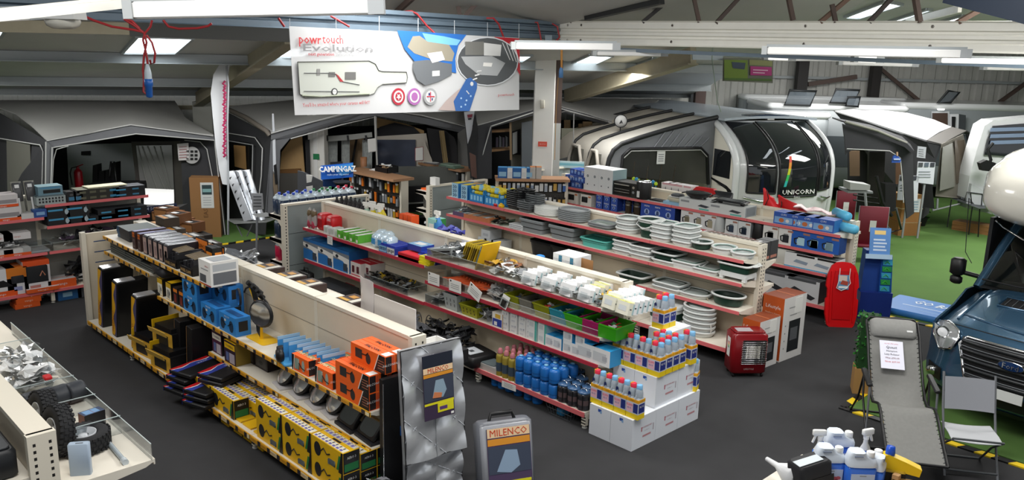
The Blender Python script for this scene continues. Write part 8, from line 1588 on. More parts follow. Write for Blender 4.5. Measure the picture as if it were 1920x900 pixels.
# red cables with plugs
CBL=H('a02a2e',.4)
r=root('hanging_cable','tangled red cable hanging with a blue plug below the beam','cable')
kid(r,'cable',lambda b:(line(b,[(150,27),(175,38),(210,50),(250,56),(268,60)],.011,CBL,7),line(b,[(233,36),(255,50),(270,62)],.011,CBL,7),line(b,[(285,38),(282,50),(272,62),(268,75),(272,90),(276,110),(278,130)],.009,CBL,7),line(b,[(270,62),(275,80),(270,105),(268,130),(270,150),(269,172),(277,178)],.009,CBL,7),line(b,[(275,66),(285,80),(291,100),(289,118),(283,120),(281,112)],.009,CBL,7),line(b,[(236,36),(248,40),(262,54)],.011,CBL,7)))
kid(r,'plug',lambda b:(b.lathe([(.0,.12),(.012,.12),(.028,.05),(.03,.0)][::-1],H('b8c4cc',.3),14,tuple(atD(278,148,7))),b.lathe([(.0,-.155),(.02,-.15),(.026,-.14),(.028,-.06),(.034,-.055),(.034,0),(.0,.0)],H('1f5aa8',.35),14,tuple(atD(278,148,7)))),'blue and white plug')
r=root('red_cable','red cable arc under the long strip light at the top left','cable');kid(r,'cable',lambda b:line(b,[(306,38),(316,50),(335,54),(370,53),(390,49),(397,44)],.011,CBL,7.5))
r=root('red_cable','red cable loops crossing the blue beam above the banner','cable')
kid(r,'cable',lambda b:[line(b,p,.013,CBL,None)for p in(((522,34,9.2),(533,50,9.25)),((620,30,9.9),(655,50,10)),((757,22,11),(772,21,11),(782,26,11),(800,48,11.1),(815,62,11.1)),((912,34,12),(925,34,12),(935,45,12.1),(945,72,12.2)),((993,42,13),(1008,42,13),(1012,60,13),(1015,78,13)),((1035,44,13.1),(1045,50,13.1),(1049,70,13.1),(1035,85,13),(1000,91,12.9),(965,88,12.8)))])
r=root('hanging_cable','orange cord with a blue socket hanging by the wide column','cable');kid(r,'cable',lambda b:(line(b,[(1053,92),(1053,128)],.018,H('b8803c'),13),line(b,[(1047,145),(1043,200),(1040,300)],.006,H('a07840'),13)));kid(r,'socket',lambda b:b.lathe([(.0,-.07),(.035,-.07),(.035,.02),(.028,.06),(.012,.09)],H('5a8ac0',.35),12,tuple(atD(1052,137,13))))
b=B(BF);slab(b,[(1022,66),(1035,66),(1035,78),(1022,78)],H('7a8890'),.05,13.0);tag(b.build('junction_box'),'small grey junction box on the blue beam near the corner','box')
# poster on chains
r=root('hanging_poster','green and pink poster hanging before the wall cladding','poster')
kid(r,'sheet',lambda b:(slab(b,[(1356,108),(1450,110),(1449,156),(1355,152)],H('6a6e5c',.4),.02,14.5),slab(b,[(1358,112),(1402,113),(1402,148),(1358,146)],H('6f8a2c',.5),.004,14.48),slab(b,[(1372,116),(1398,118),(1396,130),(1374,128)],H('3c4a5a'),.004,14.47),slab(b,[(1407,124),(1447,126),(1447,142),(1407,141)],H('b0307a',.5),.004,14.47),slab(b,[(1405,112),(1448,114),(1448,124),(1405,122)],H('8a8f5a',.5),.004,14.48),slab(b,[(1358,146),(1447,148),(1447,152),(1358,150)],H('4a6a24',.5),.004,14.475)))
kid(r,'printing',lambda b:[slab(b,[(1412,130+5*i),(1440-6*i,131+5*i),(1440-6*i,133+5*i),(1412,132+5*i)],H('e0b8cc'),.002,14.46)for i in range(2)])
kid(r,'hanger',lambda b:(slab(b,[(1299,100),(1356,101),(1356,113),(1299,112)],H('b8c4cc',.3),.08,14.6),line(b,[(1340,40),(1335,110),(1345,190),(1352,210)],.008,H('8a9a8a'),14)))
# ---- feather flags
r=root('feather_flag','tall white feather flag with magenta vertical lettering beside the left awning','flag')
kid(r,'sail',lambda b:b.surf([[atD(*p,15.5)for p in row]for row in(((428,111),(431,115),(431,119)),((412,120),(422,122),(430,126)),((400,140),(414,142),(427,146)),((395,175),(410,178),(425,182)),((399,220),(412,222),(425,226)),((404,270),(414,272),(426,276)),((411,320),(418,322),(427,324)),((417,345),(421,346),(427,347)))],mat('flag_cloth',(.62,.64,.66),.7),.01))
kid(r,'pole',lambda b:line(b,[(430,112),(425,125),(428,160),(426,230),(428,345),(428,440)],.02,H('a8acb0',.3),15.5))
kid(r,'lettering',lambda b:[line(b,[(422,y),(418+(i%3),y+5),(423,y+9),(419,y+12)],.022,H('a01e50'),15.46)for i,y in enumerate(range(152,285,13))])
r=root('feather_flag','thin white flag seen edge on behind the fluid bottles','flag');kid(r,'sail',lambda b:slab(b,[(510,213),(513,213),(516,260),(518,330),(512,325),(511,260)],H('c0c4ca',.6),.02,17));kid(r,'base',lambda b:(slab(b,[(512,320),(518,330),(521,360),(516,380),(512,350)],H('6a5c4c'),.05,17),slab(b,[(513,310),(517,308),(520,345),(516,345)],BK,.05,16.98)))
r=root('feather_flag','short white and dark flag end hanging right of the banner picture','flag');kid(r,'sail',lambda b:(slab(b,[(870,210),(890,208),(884,250),(877,270)],H('b4b8be',.6),.02,17),slab(b,[(876,215),(886,214),(885,220),(877,221)],H('7a2838'),.006,16.98),slab(b,[(877,222),(884,221),(884,224),(878,225)],BK,.006,16.98)));kid(r,'lower_sail',lambda b:(slab(b,[(892,212),(897,260),(890,290),(879,270)],H('101216'),.03,16.95),slab(b,[(880,286),(892,292),(894,335),(884,330)],H('5a4038'),.02,16.9),b.box(atD(888,330,16.95).x-.02,atD(888,330,16.95).x+.02,16.93,16.97,0,1.6,BK)))
# ---- left: tall carton, wrapped panels on table, small table, flysheet table
p=atZ(397,443);r=empty('tall_carton','tall brown cardboard carton with a photo sheet beside the left awning','carton',(p.x+.1,p.y-.12,.012),YAW+R(12))
b=B();b.box(-.31,.26,0,.42,0,1.25,H('86603a',.85),side=H('6a4a2c'));b.box(-.315,-.31,0,.42,0,1.25,H('3c2c1c'));b.box(-.3,.25,.2,.215,1.25,1.252,H('a8865c'));b.text('EASY',H('5a3c20'),.12,(-.02,-.002,.55),(0,0,1),(-1,0,0));b.build('carton',r)
b=B();b.box(-.1,.15,-.006,-.001,.62,1.15,H('c4c6c4'));b.box(-.07,.12,-.008,-.006,.9,1.1,H('2a3c40'));b.box(-.06,.11,-.009,-.008,.95,1.02,H('7aa0a0'))
for i in range(4):b.box(-.06,.1,-.008,-.006,.68+.05*i,.69+.05*i,GRY)
b.build('poster',r)
r=root('folding_table','low folding table holding silver wrapped poles','table')
kid(r,'tabletop',lambda b:slab(b,[(425,412,15.6),(520,410,15.4),(500,417,15),(440,420,15)],H('4a4c4a'),.1))
for x0,x1 in((443,454),(473,463)):kid(r,'leg',lambda b:line(b,[(x0 if x0<460 else x0,420,15.1),(x1 if x0<460 else x1,443,15.1)],.012,GRY))
for i,(x0,x1)in enumerate(((422,461),(437,470),(452,484))):
 b=B(BF);q=[atD(x0,322-i,15.9),atD(x0+15,320-i,15.8),atD(x1+12,412,15.2),atD(x1-4,415,15.3)];n=Vector((0,.05,.0));b.add(q+[v+n for v in q],[(0,1,2,3),(7,6,5,4),(0,4,5,1),(1,5,6,2),(2,6,7,3),(3,7,4,0)],mat('silver_wrap',(.45,.47,.5),.25,.5,bump=.6,bscale=14))
 for k in range(6):t=.12+.14*k;c_=q[0].lerp(q[3],t).lerp(q[1].lerp(q[2],t),.5);b.lathe([(.0,-.005),(.035,-.005),(.035,.005),(0,.005)],BK,10,tuple(c_-Vector((0,.03,0))),xf=T(*(c_))@Matrix.Rotation(math.pi/2,4,'X')@T(*(-c_)))
 tag(b.build('wrapped_screen'),'silver film wrapped panel leaning by the tall carton, %s'%('left','middle','right')[i],'wrapped panel')
b=B(BF);slab(b,[(471,362),(492,363),(494,392),(474,396)],H('9a9ca0'),.01,15.0);[slab(b,[(475,368+6*i),(490,368+6*i),(490,370+6*i),(475,370+6*i)],DGRY,.004,14.98)for i in range(4)];tag(b.build('notice'),'grey price notice resting on the silver wrapped panels','notice')
r=root('small_table','small grey table with one thin leg beside the end unit','table');kid(r,'tabletop',lambda b:slab(b,[(472,402,13.4),(498,399,13.8),(515,405,13.6),(486,408,13.2)],H('5a5c5c'),.04));kid(r,'leg',lambda b:line(b,[(482,407,13.25),(481,471,13.25)],.018,H('7c8086')))
r=root('flysheet_table','table piled with white sheets and a navy flysheet label','table')
kid(r,'sheet_pile',lambda b:b.surf([[atD(270+14*j,353+10*i+.6*j,15.6-.35*i)for j in range(5)]for i in range(4)],mat('white_sheets',(.55,.55,.54),.8,bump=.4,bscale=5),.12))
kid(r,'label',lambda b:(slab(b,[(274,388,14.45),(330,381,14.6),(332,392,14.6),(276,399,14.45)],H('141c3c'),.02),b.text('4 SQM Flysheet',H('c8d0e0'),.075,atD(302,390,14.42),(1,.1,.08),(0,0,1))))
kid(r,'body',lambda b:slab(b,[(276,398,14.6),(332,391,14.7),(334,440,14.7),(276,440,14.6)],H('2a2a2a'),.5))
def art(b,w,d,h):panel(b,-w*.45,w*.45,h*.1,h*.8,H('b07a4a'));tpanel(b,-w*.4,w*.4,.03,d*.8,BK,h+.001);tpanel(b,-w*.3,w*.1,.06,d*.5,WH2,h+.002)
k=Kind(carton('amber_box','box',.3,.28,.16,H('6a4426'),art=art))
for i,(px,py,z)in enumerate(((296,405,1.0),(312,404,1.0),(330,418,1.0),(348,425,1.0),(300,398,1.14),(322,408,1.14))):p=atZ(px,py,z);k.at((p.x,p.y,z-.1),R(20),'brown banded box beyond the near run, %s'%ORD[i],'brown banded boxes')
b=B();p=atZ(320,425,1.0);b.box(p.x-.6,p.x+.45,p.y-.1,p.y+.5,.0,.88,H('26221e'));tag(b.build('dark_stand'),'dark display stand carrying the brown banded boxes','stand')
# ---- middle display counters
WOOD=mat('wood_top',(.40,.22,.12),.5,var=.15,vscale=4)
def counter(label,x0,x1,y,d,ztop,items,seed,wood=True,cls=None):
 r=empty('display_counter',label,'counter',(x0,y,0));L=x1-x0
 b=B();b.box(-.04,L+.04,-.06,d,ztop-.05,ztop,WOOD);b.build('top',r);b=B();b.box(0,L,d*.45,d*.55,.1,ztop-.05,H('3a3834'));b.build('back_panel',r)
 for x in(0,L):b=B();b.box(x-.03,x+.03,d*.3,d*.7,0,ztop-.05,POST);b.build('upright',r)
 b=B();b.box(0,L,0,d,.06,.12,DARK);b.build('base',r)
 rr=random.Random(seed);n=int(L/.09)
 for row in range(4):
  for i in range(n):
   z=ztop-.08-.27*row;m=rr.choice(items);b=B();x=.05+(L-.1)*i/(n-1);h=rr.uniform(.16,.24);w=rr.uniform(.025,.036)
   b.box(x-w,x+w,d*.18,d*.24,z-h,z-.03,m);b.box(x-w,x+w,d*.17,d*.18,z-.06,z-.02,rr.choice([WH2,m,BK]));b.tube([(x,d*.45,z),(x,d*.15,z),(x,d*.13,z+.02)],.003,SILV,4)
   o=b.build('hanging_pack',r)
 return r
p=atZ(740,336,1.42);counter('wood topped counter hung with orange and black packs behind the spray bottles',p.x-1.75,p.x,p.y,.45,1.42,[BK,H('d8701c'),GRY,H('c8c8c8'),H('b8902c'),DGRY,BK],3)
p2=atZ(865,318,1.42);counter('wood topped counter hung with dark packs left of the sponge boxes',p2.x-1.45,p2.x,p2.y,.45,1.42,[BK,DGRY,H('5a2030'),GRY,H('c8c8c4'),BK],4)
p3=atD(932,304,16.2);r=counter('pale counter hung with blue and white packets below the blue boxes',0,1.35,0,.4,1.56,[H('8a98b0'),WH2,H('3a62a8'),H('a8b0bc'),H('c8a050')],5);r.location=P2(atD(934,304,16.0).x,16.0,0);r.rotation_euler[2]=YAW+R(4)
for i,(px,w)in enumerate(((943,9),(957,5),(970,9),(983,5),(993,7))):
 q=atD(px,300,16.15);b=B();hh=.2;b.box(-w/100,w/100,0,.2,0,hh,H('1f5a98')if i%2==0 else WH2,top=H('4a88b8'));panel(b,-w/130,w/130,.03,hh*.6,H('8ab4d0')if i%2==0 else H('c8ccd0'));o=one(b,'packed_box',['blue box at the left','white box second','blue box third','white box fourth','blue box fifth'][i]+' on the pale counter','box',P2(q.x,16.05,1.56),YAW)
for i,px in enumerate((1000,1010)):q=atD(px,300,16.2);b=B();b.box(-.06,.06,0,.22,0,.22,H('b8b4b0'),top=H('a86a3a'));one(b,'packed_box','pale box with orange top at the right of the pale counter, %s'%('left','right')[i],'box',P2(q.x,16.05,1.56),YAW)
# things on the counters
q=atZ(725,322,1.42);r=empty('open_box','black open box of tan bits on the first wood counter','box',(q.x,q.y,1.42));b=B();b.box(-.22,.22,-.14,-.13,0,.1,BK);b.box(-.22,.22,.13,.14,0,.14,BK);b.box(-.22,-.21,-.14,.14,0,.12,BK);b.box(.21,.22,-.14,.14,0,.12,BK);b.box(-.21,.21,-.13,.13,0,.02,BK);b.build('tray',r);b=B();heap(b,.4,.24,.12,None,18,99,.05,.6,[H('b89060'),H('8a8a88'),WH2,H('c8a070')]);o=b.build('contents',r);o.location=(0,-.12,.03)
q=atZ(682,312,1.42);b=B();b.lathe([(.07,0),(.075,.2),(.07,.2),(.06,.02)],H('9a6a48'),16,caps=False);b.lathe([(.07,0),(.07,.01)],H('9a6a48'),16);one(b,'wooden_pot','round tan pot on the first wood counter','pot',(q.x,q.y,1.42))
b=B();b.box(-.15,.15,0,.2,0,.01,WH2);b.box(-.1,.12,.02,.2,.01,.03,WH2);q=atZ(703,320,1.42);one(b,'papers','papers lying beside the black open box','papers',(q.x,q.y,1.42),.3)
b=B();b.rbox(-.28,.28,0,.3,0,.035,H('6c8474',.4),.03);b.rbox(-.26,.2,.02,.28,.035,.07,H('8aa090',.4),.05);q=atZ(843,314,1.42);one(b,'green_tray','greyish green trays on the second wood counter','trays',(q.x,q.y-.1,1.42),0)
b=B();b.box(-.2,.2,0,.25,0,.02,H('6a6c70'));b.box(-.15,.1,.05,.2,.02,.03,WH2);q=atZ(812,307,1.42);one(b,'brochures','brochures on the left of the second wood counter','brochures',(q.x,q.y-.1,1.42),.1)
r=root('gas_board','blue gas brand board with white lettering before the white column','sign board');kid(r,'board',lambda b:(slab(b,[(601,311),(662,305),(662,332),(602,337)],H('1f58b0',.4),.03,16),slab(b,[(620,312),(662,306),(662,322),(640,330)],H('3a86c8',.4),.004,15.99)))
kid(r,'lettering',lambda b:(b.text('CAMPINGAZ',WH,.15,atD(633,317,15.96),(1,0,.05),(-.15,0,1),squash=.82,bold=.03),b.text('make your life easier',H('c8dcf0'),.05,atD(634,327,15.96),(1,0,.05),(0,0,1))))
kid(r,'board_clip',lambda b:(slab(b,[(619,304),(642,303),(642,309),(619,310)],BK,.03,16.05),slab(b,[(604,337),(640,334),(640,350),(606,350)],H('18386a',.4),.2,16.1)))
r=root('wok','black wok on a stand under the blue gas board','wok');p=atD(641,340,15.7);kid(r,'pan',lambda b:b.lathe([(.05,-.09),(.12,-.06),(.17,.0),(.165,.0),(.1,-.05),(.0,-.06)],BK,24,tuple(p),caps=False));kid(r,'burner',lambda b:(b.lathe([(.1,-.16),(.1,-.08)],H('2a3c50'),14,tuple(p)),b.box(p.x-.14,p.x+.14,p.y-.14,p.y+.14,.0,p.z-.16,H('222a34'))))
b=B(BF);slab(b,[(558,320,15.2),(568,322,15.2),(605,340,15.2),(605,360,15.2),(558,372,15.2)],H('44464a',.7),.03);slab(b,[(574,327),(586,329),(584,341),(575,343)],H('c8c8c4'),.01,15.15);slab(b,[(574,350),(586,348),(587,360),(575,362)],H('c8c8c4'),.01,15.15);b.box(*[f(atD(558,350,15.2).x,atD(605,350,15.2).x)for f in(min,max)],15.2,15.24,0,1.2,H('44464a',.7));tag(b.build('grey_screen'),'grey windbreak panel with white paper notes behind the fluid bottles','panel')
b=B();b.lathe([(.03,0),(.035,.1),(.03,.12)],WH,14);q=atZ(835,343,1.5);b2=B();b2.box(-.08,.08,-.05,.05,0,.14,WH);one(b2,'white_tub','white paper tub at the corner left of the sponge cartons','tub',(-12.0,9.75,1.5))
b=B();b.box(-.16,.1,-.2,.1,0,.03,ORA);b.box(-.1,.05,-.1,.05,.03,.05,H('e88a40'));one(b,'orange_packets','orange packets on the end unit left of the sponge cartons','packets',(-12.25,9.95,1.36))
b=B();b.rbox(-.14,.14,-.2,.2,0,.2,H('4a4844'),.03);one(b,'grey_container','dark grey container on the second end shelf near the sponge cartons','container',(-12.22,9.95,1.02));b=B();heap(b,.35,.4,.12,None,12,97,.08,.6,[GRY,DGRY,WH2]);one(b,'grey_packets','grey packets on the third end shelf near the mint box','packets',(-12.25,9.7,.62))
# ---- right middle: carton, tables, chairs, planks
p=atZ(1703,443);r=empty('cardboard_carton','stacked brown cardboard cartons on the green carpet','cartons',(p.x,p.y,.012),YAW+R(8));b=B();b.box(-.27,.27,0,.5,0,.32,H('8a6034',.85));b.build('lower_carton',r);b=B();b.box(-.24,.27,.02,.5,.32,.95,H('94683a',.85),top=H('b08a5a'));b.box(-.25,.28,.015,.51,.62,.635,H('c8b08a'));b.box(-.25,.28,.0,.51,.3,.315,H('c8b08a'));b.build('upper_carton',r);b=B();b.box(-.08,.2,.012,.02,.55,.86,H('c8ccd0'))
for i in range(4):b.box(-.04,.15,.01,.012,.6+.06*i,.62+.06*i,H('7a9ab0'))
b.build('notice',r)
b=B(BF);heap(b,.5,.4,.5,None,40,111,.1,.5,[H('1d4418'),H('2c5a20')]);o=b.build('potted_plant');tag(o,'small green plant behind the cardboard cartons','plant');p=atZ(1728,425);b=B(BF);b.lathe([(.12,0),(.16,.2)],BK,14,(0,.1,0));b.build('pot',o);o.location=(p.x,p.y,.012)
def chairM(label,px,py,h,w,rz):
 p=atZ(px,py);r=empty('folding_chair',label,'chair',(p.x,p.y,.012),rz);MR=H('6a1024',.6);b=B();b.rbox(-w/2,w/2,0,.05,.35,h,MR,.02);b.build('backrest',r);b=B();b.rbox(-w/2,w/2,-.1,.3,.3,.36,MR,.03);b.build('seat',r)
 for x in(-w/2,w/2):b=B();b.tube([(x,.0,0),(x,.03,h)],.014,GRY,6);b.build('leg',r)
 b=B();b.box(-.06,.06,-.012,-.004,h*.55,h*.75,WH2);b.build('price_tag',r);return r
chairM('maroon chair behind the blue rolls, left and farther one',1580,440,1.0,.44,YAW-.1);chairM('maroon folded lounger chair behind the tall blue display',1628,492,1.12,.55,YAW-.15)
r=root('side_table','grey table with a pale crate in the right awning','table');kid(r,'tabletop',lambda b:slab(b,[(1590,357,16.5),(1637,359,16.4),(1637,363,16.4),(1590,362,16.5)],GRY,.5));kid(r,'leg',lambda b:line(b,[(1622,362),(1624,386)],.025,GRY,16.3))
b=B(BF);slab(b,[(1594,342),(1632,347),(1631,357),(1594,356)],H('a8aaa8'),.35,16.4);tag(b.build('pale_crate'),'pale grey crate on the table in the right awning','crate')
DSC=1.36
r=root('slim_table','slim dark table over the wooden planks at the right','table');kid(r,'tabletop',lambda b:slab(b,[(1783,372,14.6),(1836,391,13.8),(1866,391,14),(1815,371,15)],H('3c4044',.5),.04))
for q in((1784,374,1776,426),(1823,388,1816,440),(1837,392,1834,444)):kid(r,'leg',lambda b:(line(b,[(q[0],q[1]),(q[2],q[3])],.014,BK,14.0)))
r=root('wire_rack','small black wire rack with a white card on the slim table','rack');kid(r,'wire',lambda b:(line(b,[(1808,376),(1813,360),(1842,364),(1840,390)],.012,BK,14.2),line(b,[(1820,362),(1822,382)],.01,BK,14.2),slab(b,[(1814,362),(1826,365),(1824,380),(1812,377)],H('8a8e92'),.01,14.22)))
b=B(BF);slab(b,[(1804,350),(1827,354),(1823,376),(1802,372)],H('b8bcc4'),.01,14.5);tag(b.build('notice'),'pale sheet standing on the slim table by the wire rack','notice')
DSC=1
p=atZ(1820,438);k=None
for i in range(5):b=B();b.box(-.55,.55,-.2,.2,0,.042,H('8a6238',.7),top=H('96704a'));o=one(b,'wood_plank','brown wooden plank in the stack on the green carpet, %s'%('bottom','second','third','fourth','top')[i],'plank',(p.x+.1,p.y+.25+.0,.012+.044*i),R(-3)+.03*(i%2),'wooden planks')
# ================================================================ BLUE CAB MOTORHOME
CX,CY,CRZ,CK=-3.37,9.87,R(-5),1.06
car=empty('motorhome','blue cab motorhome with a white pod over the windscreen at the right','motorhome',(CX,CY,0),CRZ);car.scale=(CK,CK,1)
CB=mat('car_blue',(.045,.115,.20),.22,.55,coat=1.0);CHR=mat('bright_chrome',(.8,.81,.82),.12,1.0)
PR=[(.10,.22),(.0,.34),(-.03,.5),(.0,.62),(.02,.8),(.05,.96),(.14,1.06),(.35,1.15),(.65,1.24),(.95,1.33),(1.08,1.36)]
def cp_(u,k,off=0):
 i=min(int(k),len(PR)-2);f=k-i;y=PR[i][0]*(1-f)+PR[i+1][0]*f;z=PR[i][1]*(1-f)+PR[i+1][1]*f
 w=1.0-.02*max(0,k-6);au=abs(u)
 return(1.03+w*u*(1 if k<6 else 1-.02*(k-6)),y+.40*au**3.2*(1 if k<7 else max(.2,1-.25*(k-7)))-off,z-(.13*au**4 if k>5 else 0)+off*(.6 if k>6 else 0))
b=B();us=lin(-1,1,33);b.surf([[cp_(u,k)for u in us]for k in lin(0,10,41)],CB,-.02);b.build('front_shell',car)
b=B();b.surf([[(1.03+sg*1.0,y,z)for z in(.35,.7,1.0,1.2)]for y in(.4,1.5,3.0)]if False else[[(.05,y,.35),(.04,y,.7),(.05,y,.95),(.07,y,zt)]for y,zt in((.42,1.0),(.8,1.1),(1.1,1.25),(3.0,1.25))],CB,.02);b.build('door_side',car);b=B();b.surf([[(2.01,y,.35),(2.02,y,.7),(2.01,y,.95),(1.99,y,zt)]for y,zt in((.42,1.0),(.8,1.1),(1.1,1.25),(3.0,1.25))],CB,-.02);b.build('door_side',car)
def patch(b,u0,u1,k0,k1,m,off=.012,nu=8,nk=5,skew=0):b.surf([[cp_(u+skew*(k-k0),k,off)for u in lin(u0,u1,nu)]for k in lin(k0,k1,nk)],m)
# bonnet creases and vents
b=B();b.tube([cp_(u,6.6+.5*abs(u),.004)for u in lin(-.75,.75,15)],.014,CB,6);b.tube([cp_(-.62-.02*k,k,.0)for k in lin(6.5,9.5,8)],.02,CB,6);b.tube([cp_(.62+.02*k,k,.0)for k in lin(6.5,9.5,8)],.02,CB,6);b.tube([cp_(u,6.05,.004)for u in lin(-.8,.8,15)],.006,BK,5);b.build('bonnet_crease',car)
b=B();patch(b,-.5,.0,8.15,8.75,BK,.01)
b.build('bonnet_vent',car);b=B();b.tube([cp_(-.52,8.1,.012),cp_(.02,8.1,.012),cp_(.02,8.8,.012),cp_(-.52,8.8,.012)],.012,CB,5,closed=True)
for i in range(6):b.tube([cp_(-.45+.085*i,8.2,.016),cp_(-.45+.085*i,8.7,.016)],.006,DGRY,4)
b.build('vent_slat',car)
# grille
GB=H('0c0d0f',.4);out=[(-.66,5.25),(-.72,4.7),(-.52,2.9),(-.46,2.75),(.46,2.75),(.52,2.9),(.72,4.7),(.66,5.25)]
b=B();b.surf([[cp_(u*(.42+.13*min(1,(k-2.2)/2)),k,.012)for u in lin(-1,1,17)]for k in lin(2.2,5.25,9)],GB);b.build('grille',car)
b=B();b.tube([cp_(u,k,.02)for u,k in[(-.5,5.3),(-.56,4.6),(-.42,2.3)]],.02,CHR,6);b.tube([cp_(u,k,.02)for u,k in[(.5,5.3),(.56,4.6),(.42,2.3)]],.02,CHR,6);b.tube([cp_(u,5.32,.02)for u in lin(-.5,.5,13)],.018,CHR,6);b.build('grille_surround',car)
for i,k in enumerate((4.9,4.35,3.8,3.25,2.7)):
 w=.42+.13*min(1,(k-2.2)/2)-.02
 b=B();b.tube([cp_(u*w,k,.03)for u in lin(-1,1,15)],.02,H('26282b',.3),6);b.tube([cp_(u*w,k+.2,.03)for u in lin(-1,1,15)],.006,H('6a6e72',.3),4);b.build('grille_bar',car)
b=B();c_=cp_(0,4.2,.06);X=T(*c_)@Matrix.Rotation(math.pi/2,4,'X');b.lathe([(0,0),(.125,0),(.13,.012),(.12,.02)],CHR,28,sq=.42,xf=X,caps=False);b.lathe([(.118,.018),(0,.024)],H('16305a',.2),28,sq=.4,xf=X,caps=False);b.text('Ford',CHR,.085,(c_[0],c_[1]-.03,c_[2]),(1,0,0),(0,0,1));b.build('badge',car)
# headlamps
for sg in(-1,1):
 o=[]
 L=[(.70,4.2),(.63,5.2),(.75,5.9),(.985,6.0),(1.0,5.2),(.93,4.6),(.8,4.1)]
 L=[(.64,4.0),(.58,5.0),(.62,5.7),(.78,6.1),(.96,6.1),(.99,5.4),(.93,4.3),(.8,3.7)];pts=[Vector(cp_(sg*u,k,.035))for u,k in L];b=B();b.surf([[cp_(sg*(a+(c_-a)*t),k,.03)for t in lin(0,1,7)]for k,a,c_ in((3.7,.74,.82),(4.3,.62,.93),(5.0,.58,.97),(5.7,.62,.985),(6.1,.77,.96))],mat('lamp_lens',(.72,.75,.78),.12,.7,bump=.6,bscale=30));hl=b.build('headlamp',car)
 b=B();b.tube(pts,.012,CHR,5,closed=True);c2=Vector(cp_(sg*.78,4.9,.05));b.lathe([(.0,0),(.07,.0),(.075,.02)],CHR,16,xf=T(*c2)@Matrix.Rotation(math.pi/2,4,'X'),caps=False);b.lathe([(.055,.024),(0,.034)],mat('lamp_bulb',(.9,.92,.95),.05,0),16,xf=T(*c2)@Matrix.Rotation(math.pi/2,4,'X'),caps=False);b.build('lamp_bowl',hl)
 b=B();patch(b,sg*.72,sg*.93,1.2,2.3,BK,.014);b.build('fog_recess',car);b=B();c3=Vector(cp_(sg*.84,1.75,.03));b.lathe([(0,0),(.05,0),(.055,.02),(0,.03)],CHR,14,xf=T(*c3)@Matrix.Rotation(math.pi/2,4,'X'),caps=False);b.build('fog_lamp',car)
b=B();patch(b,-.6,.6,.9,1.9,BK,.012,14);patch(b,-.9,.9,.0,.5,BK,.012,14);b.build('lower_intake',car)
b=B();X=T(.93,-.075,.5);b.box(-.26,.26,0,.012,-.055,.055,H('d8dad8',.4),xf=X);b.text('72',BK,.1,(.93-.08,-.078,.5),(1,0,0),(0,0,1),bold=.03,squash=.9);b.build('number_plate',car)
# windscreen, pillars, interior
wsb=lambda u:(1.03+.86*u,1.08+.12*abs(u)**2.2,1.36-.03*abs(u));wst=lambda u:(1.03+.74*u,1.86+.05*abs(u)**2,2.12)
b=B();b.surf([[Vector(wsb(u)).lerp(Vector(wst(u)),t)for u in lin(-1,1,11)]for t in lin(0,1,6)],glass('windscreen_glass',(.55,.62,.62),.10,.02));b.build('windscreen',car)
for sg in(-1,1):b=B();b.tube([Vector(wsb(sg*1.04))+Vector((0,0,-.06)),Vector(wsb(sg*1.04)).lerp(Vector(wst(sg*1.03)),.5),wst(sg*1.03)],.055,CB,8);b.build('pillar',car)
b=B();b.surf([[(1.03+.84*u,y,z+.03*math.cos(u*3))for u in lin(-1,1,9)]for y,z in((1.1,1.33),(1.45,1.38),(1.75,1.3),(1.8,1.0))],H('16181a',.6));b.build('dashboard',car)
b=B();b.tube([(1.45+.19*math.cos(a),1.85+.08*math.sin(a),1.42+.17*math.sin(a))for a in lin(0,5.98,20)],.018,H('1c1e20',.4),6,closed=True);b.bar((1.28,1.85,1.42),(1.62,1.85,1.42),.04,.03,H('1c1e20'));b.build('steering_wheel',car)
for x in(.45,1.15):b=B();b.rbox(x,x+.5,2.3,2.45,.9,1.7,H('5c5c5a',.8),.08);b.rbox(x+.12,x+.38,2.32,2.42,1.7,1.92,H('5c5c5a',.8),.06);b.rbox(x,x+.5,1.9,2.4,.8,.98,H('4c4c4a',.8),.08);b.build('cab_seat',car)
b=B();b.box(.1,1.96,2.9,2.95,.5,2.2,H('2a2826',.8));b.box(.05,.09,1.5,2.9,1.2,2.1,H('1c1e20'));b.build('cab_inner',car)
for sg in(-1,1):b=B();b.tube([(1.03-.3*1+sg*.0,1.04,1.40),(1.03+.1,1.12,1.42),(1.03+.6,1.2,1.43)],.012,BK,5)if sg>0 else b.tube([(.2,1.14,1.40),(.6,1.08,1.41),(.95,1.1,1.43)],.012,BK,5);b.build('wiper',car)
for sg in(-1,):b=B();b.tube([(.06,1.42,1.35),(-.12,1.36,1.38)],.03,BK,6);b.rbox(-.24,-.08,1.26,1.4,1.34,1.56,BK,.05);b.build('wing_mirror',car);b=B();b.rbox(-.24,-.1,1.3,1.4,1.22,1.33,BK,.05);b.build('wing_mirror',car)
b=B();b.tube([(-.05,1.42,1.5),(-.15,1.45,1.62),(-.2,1.5,2.0),(-.22,1.5,2.3)],.006,BK,4);b.build('aerial',car)
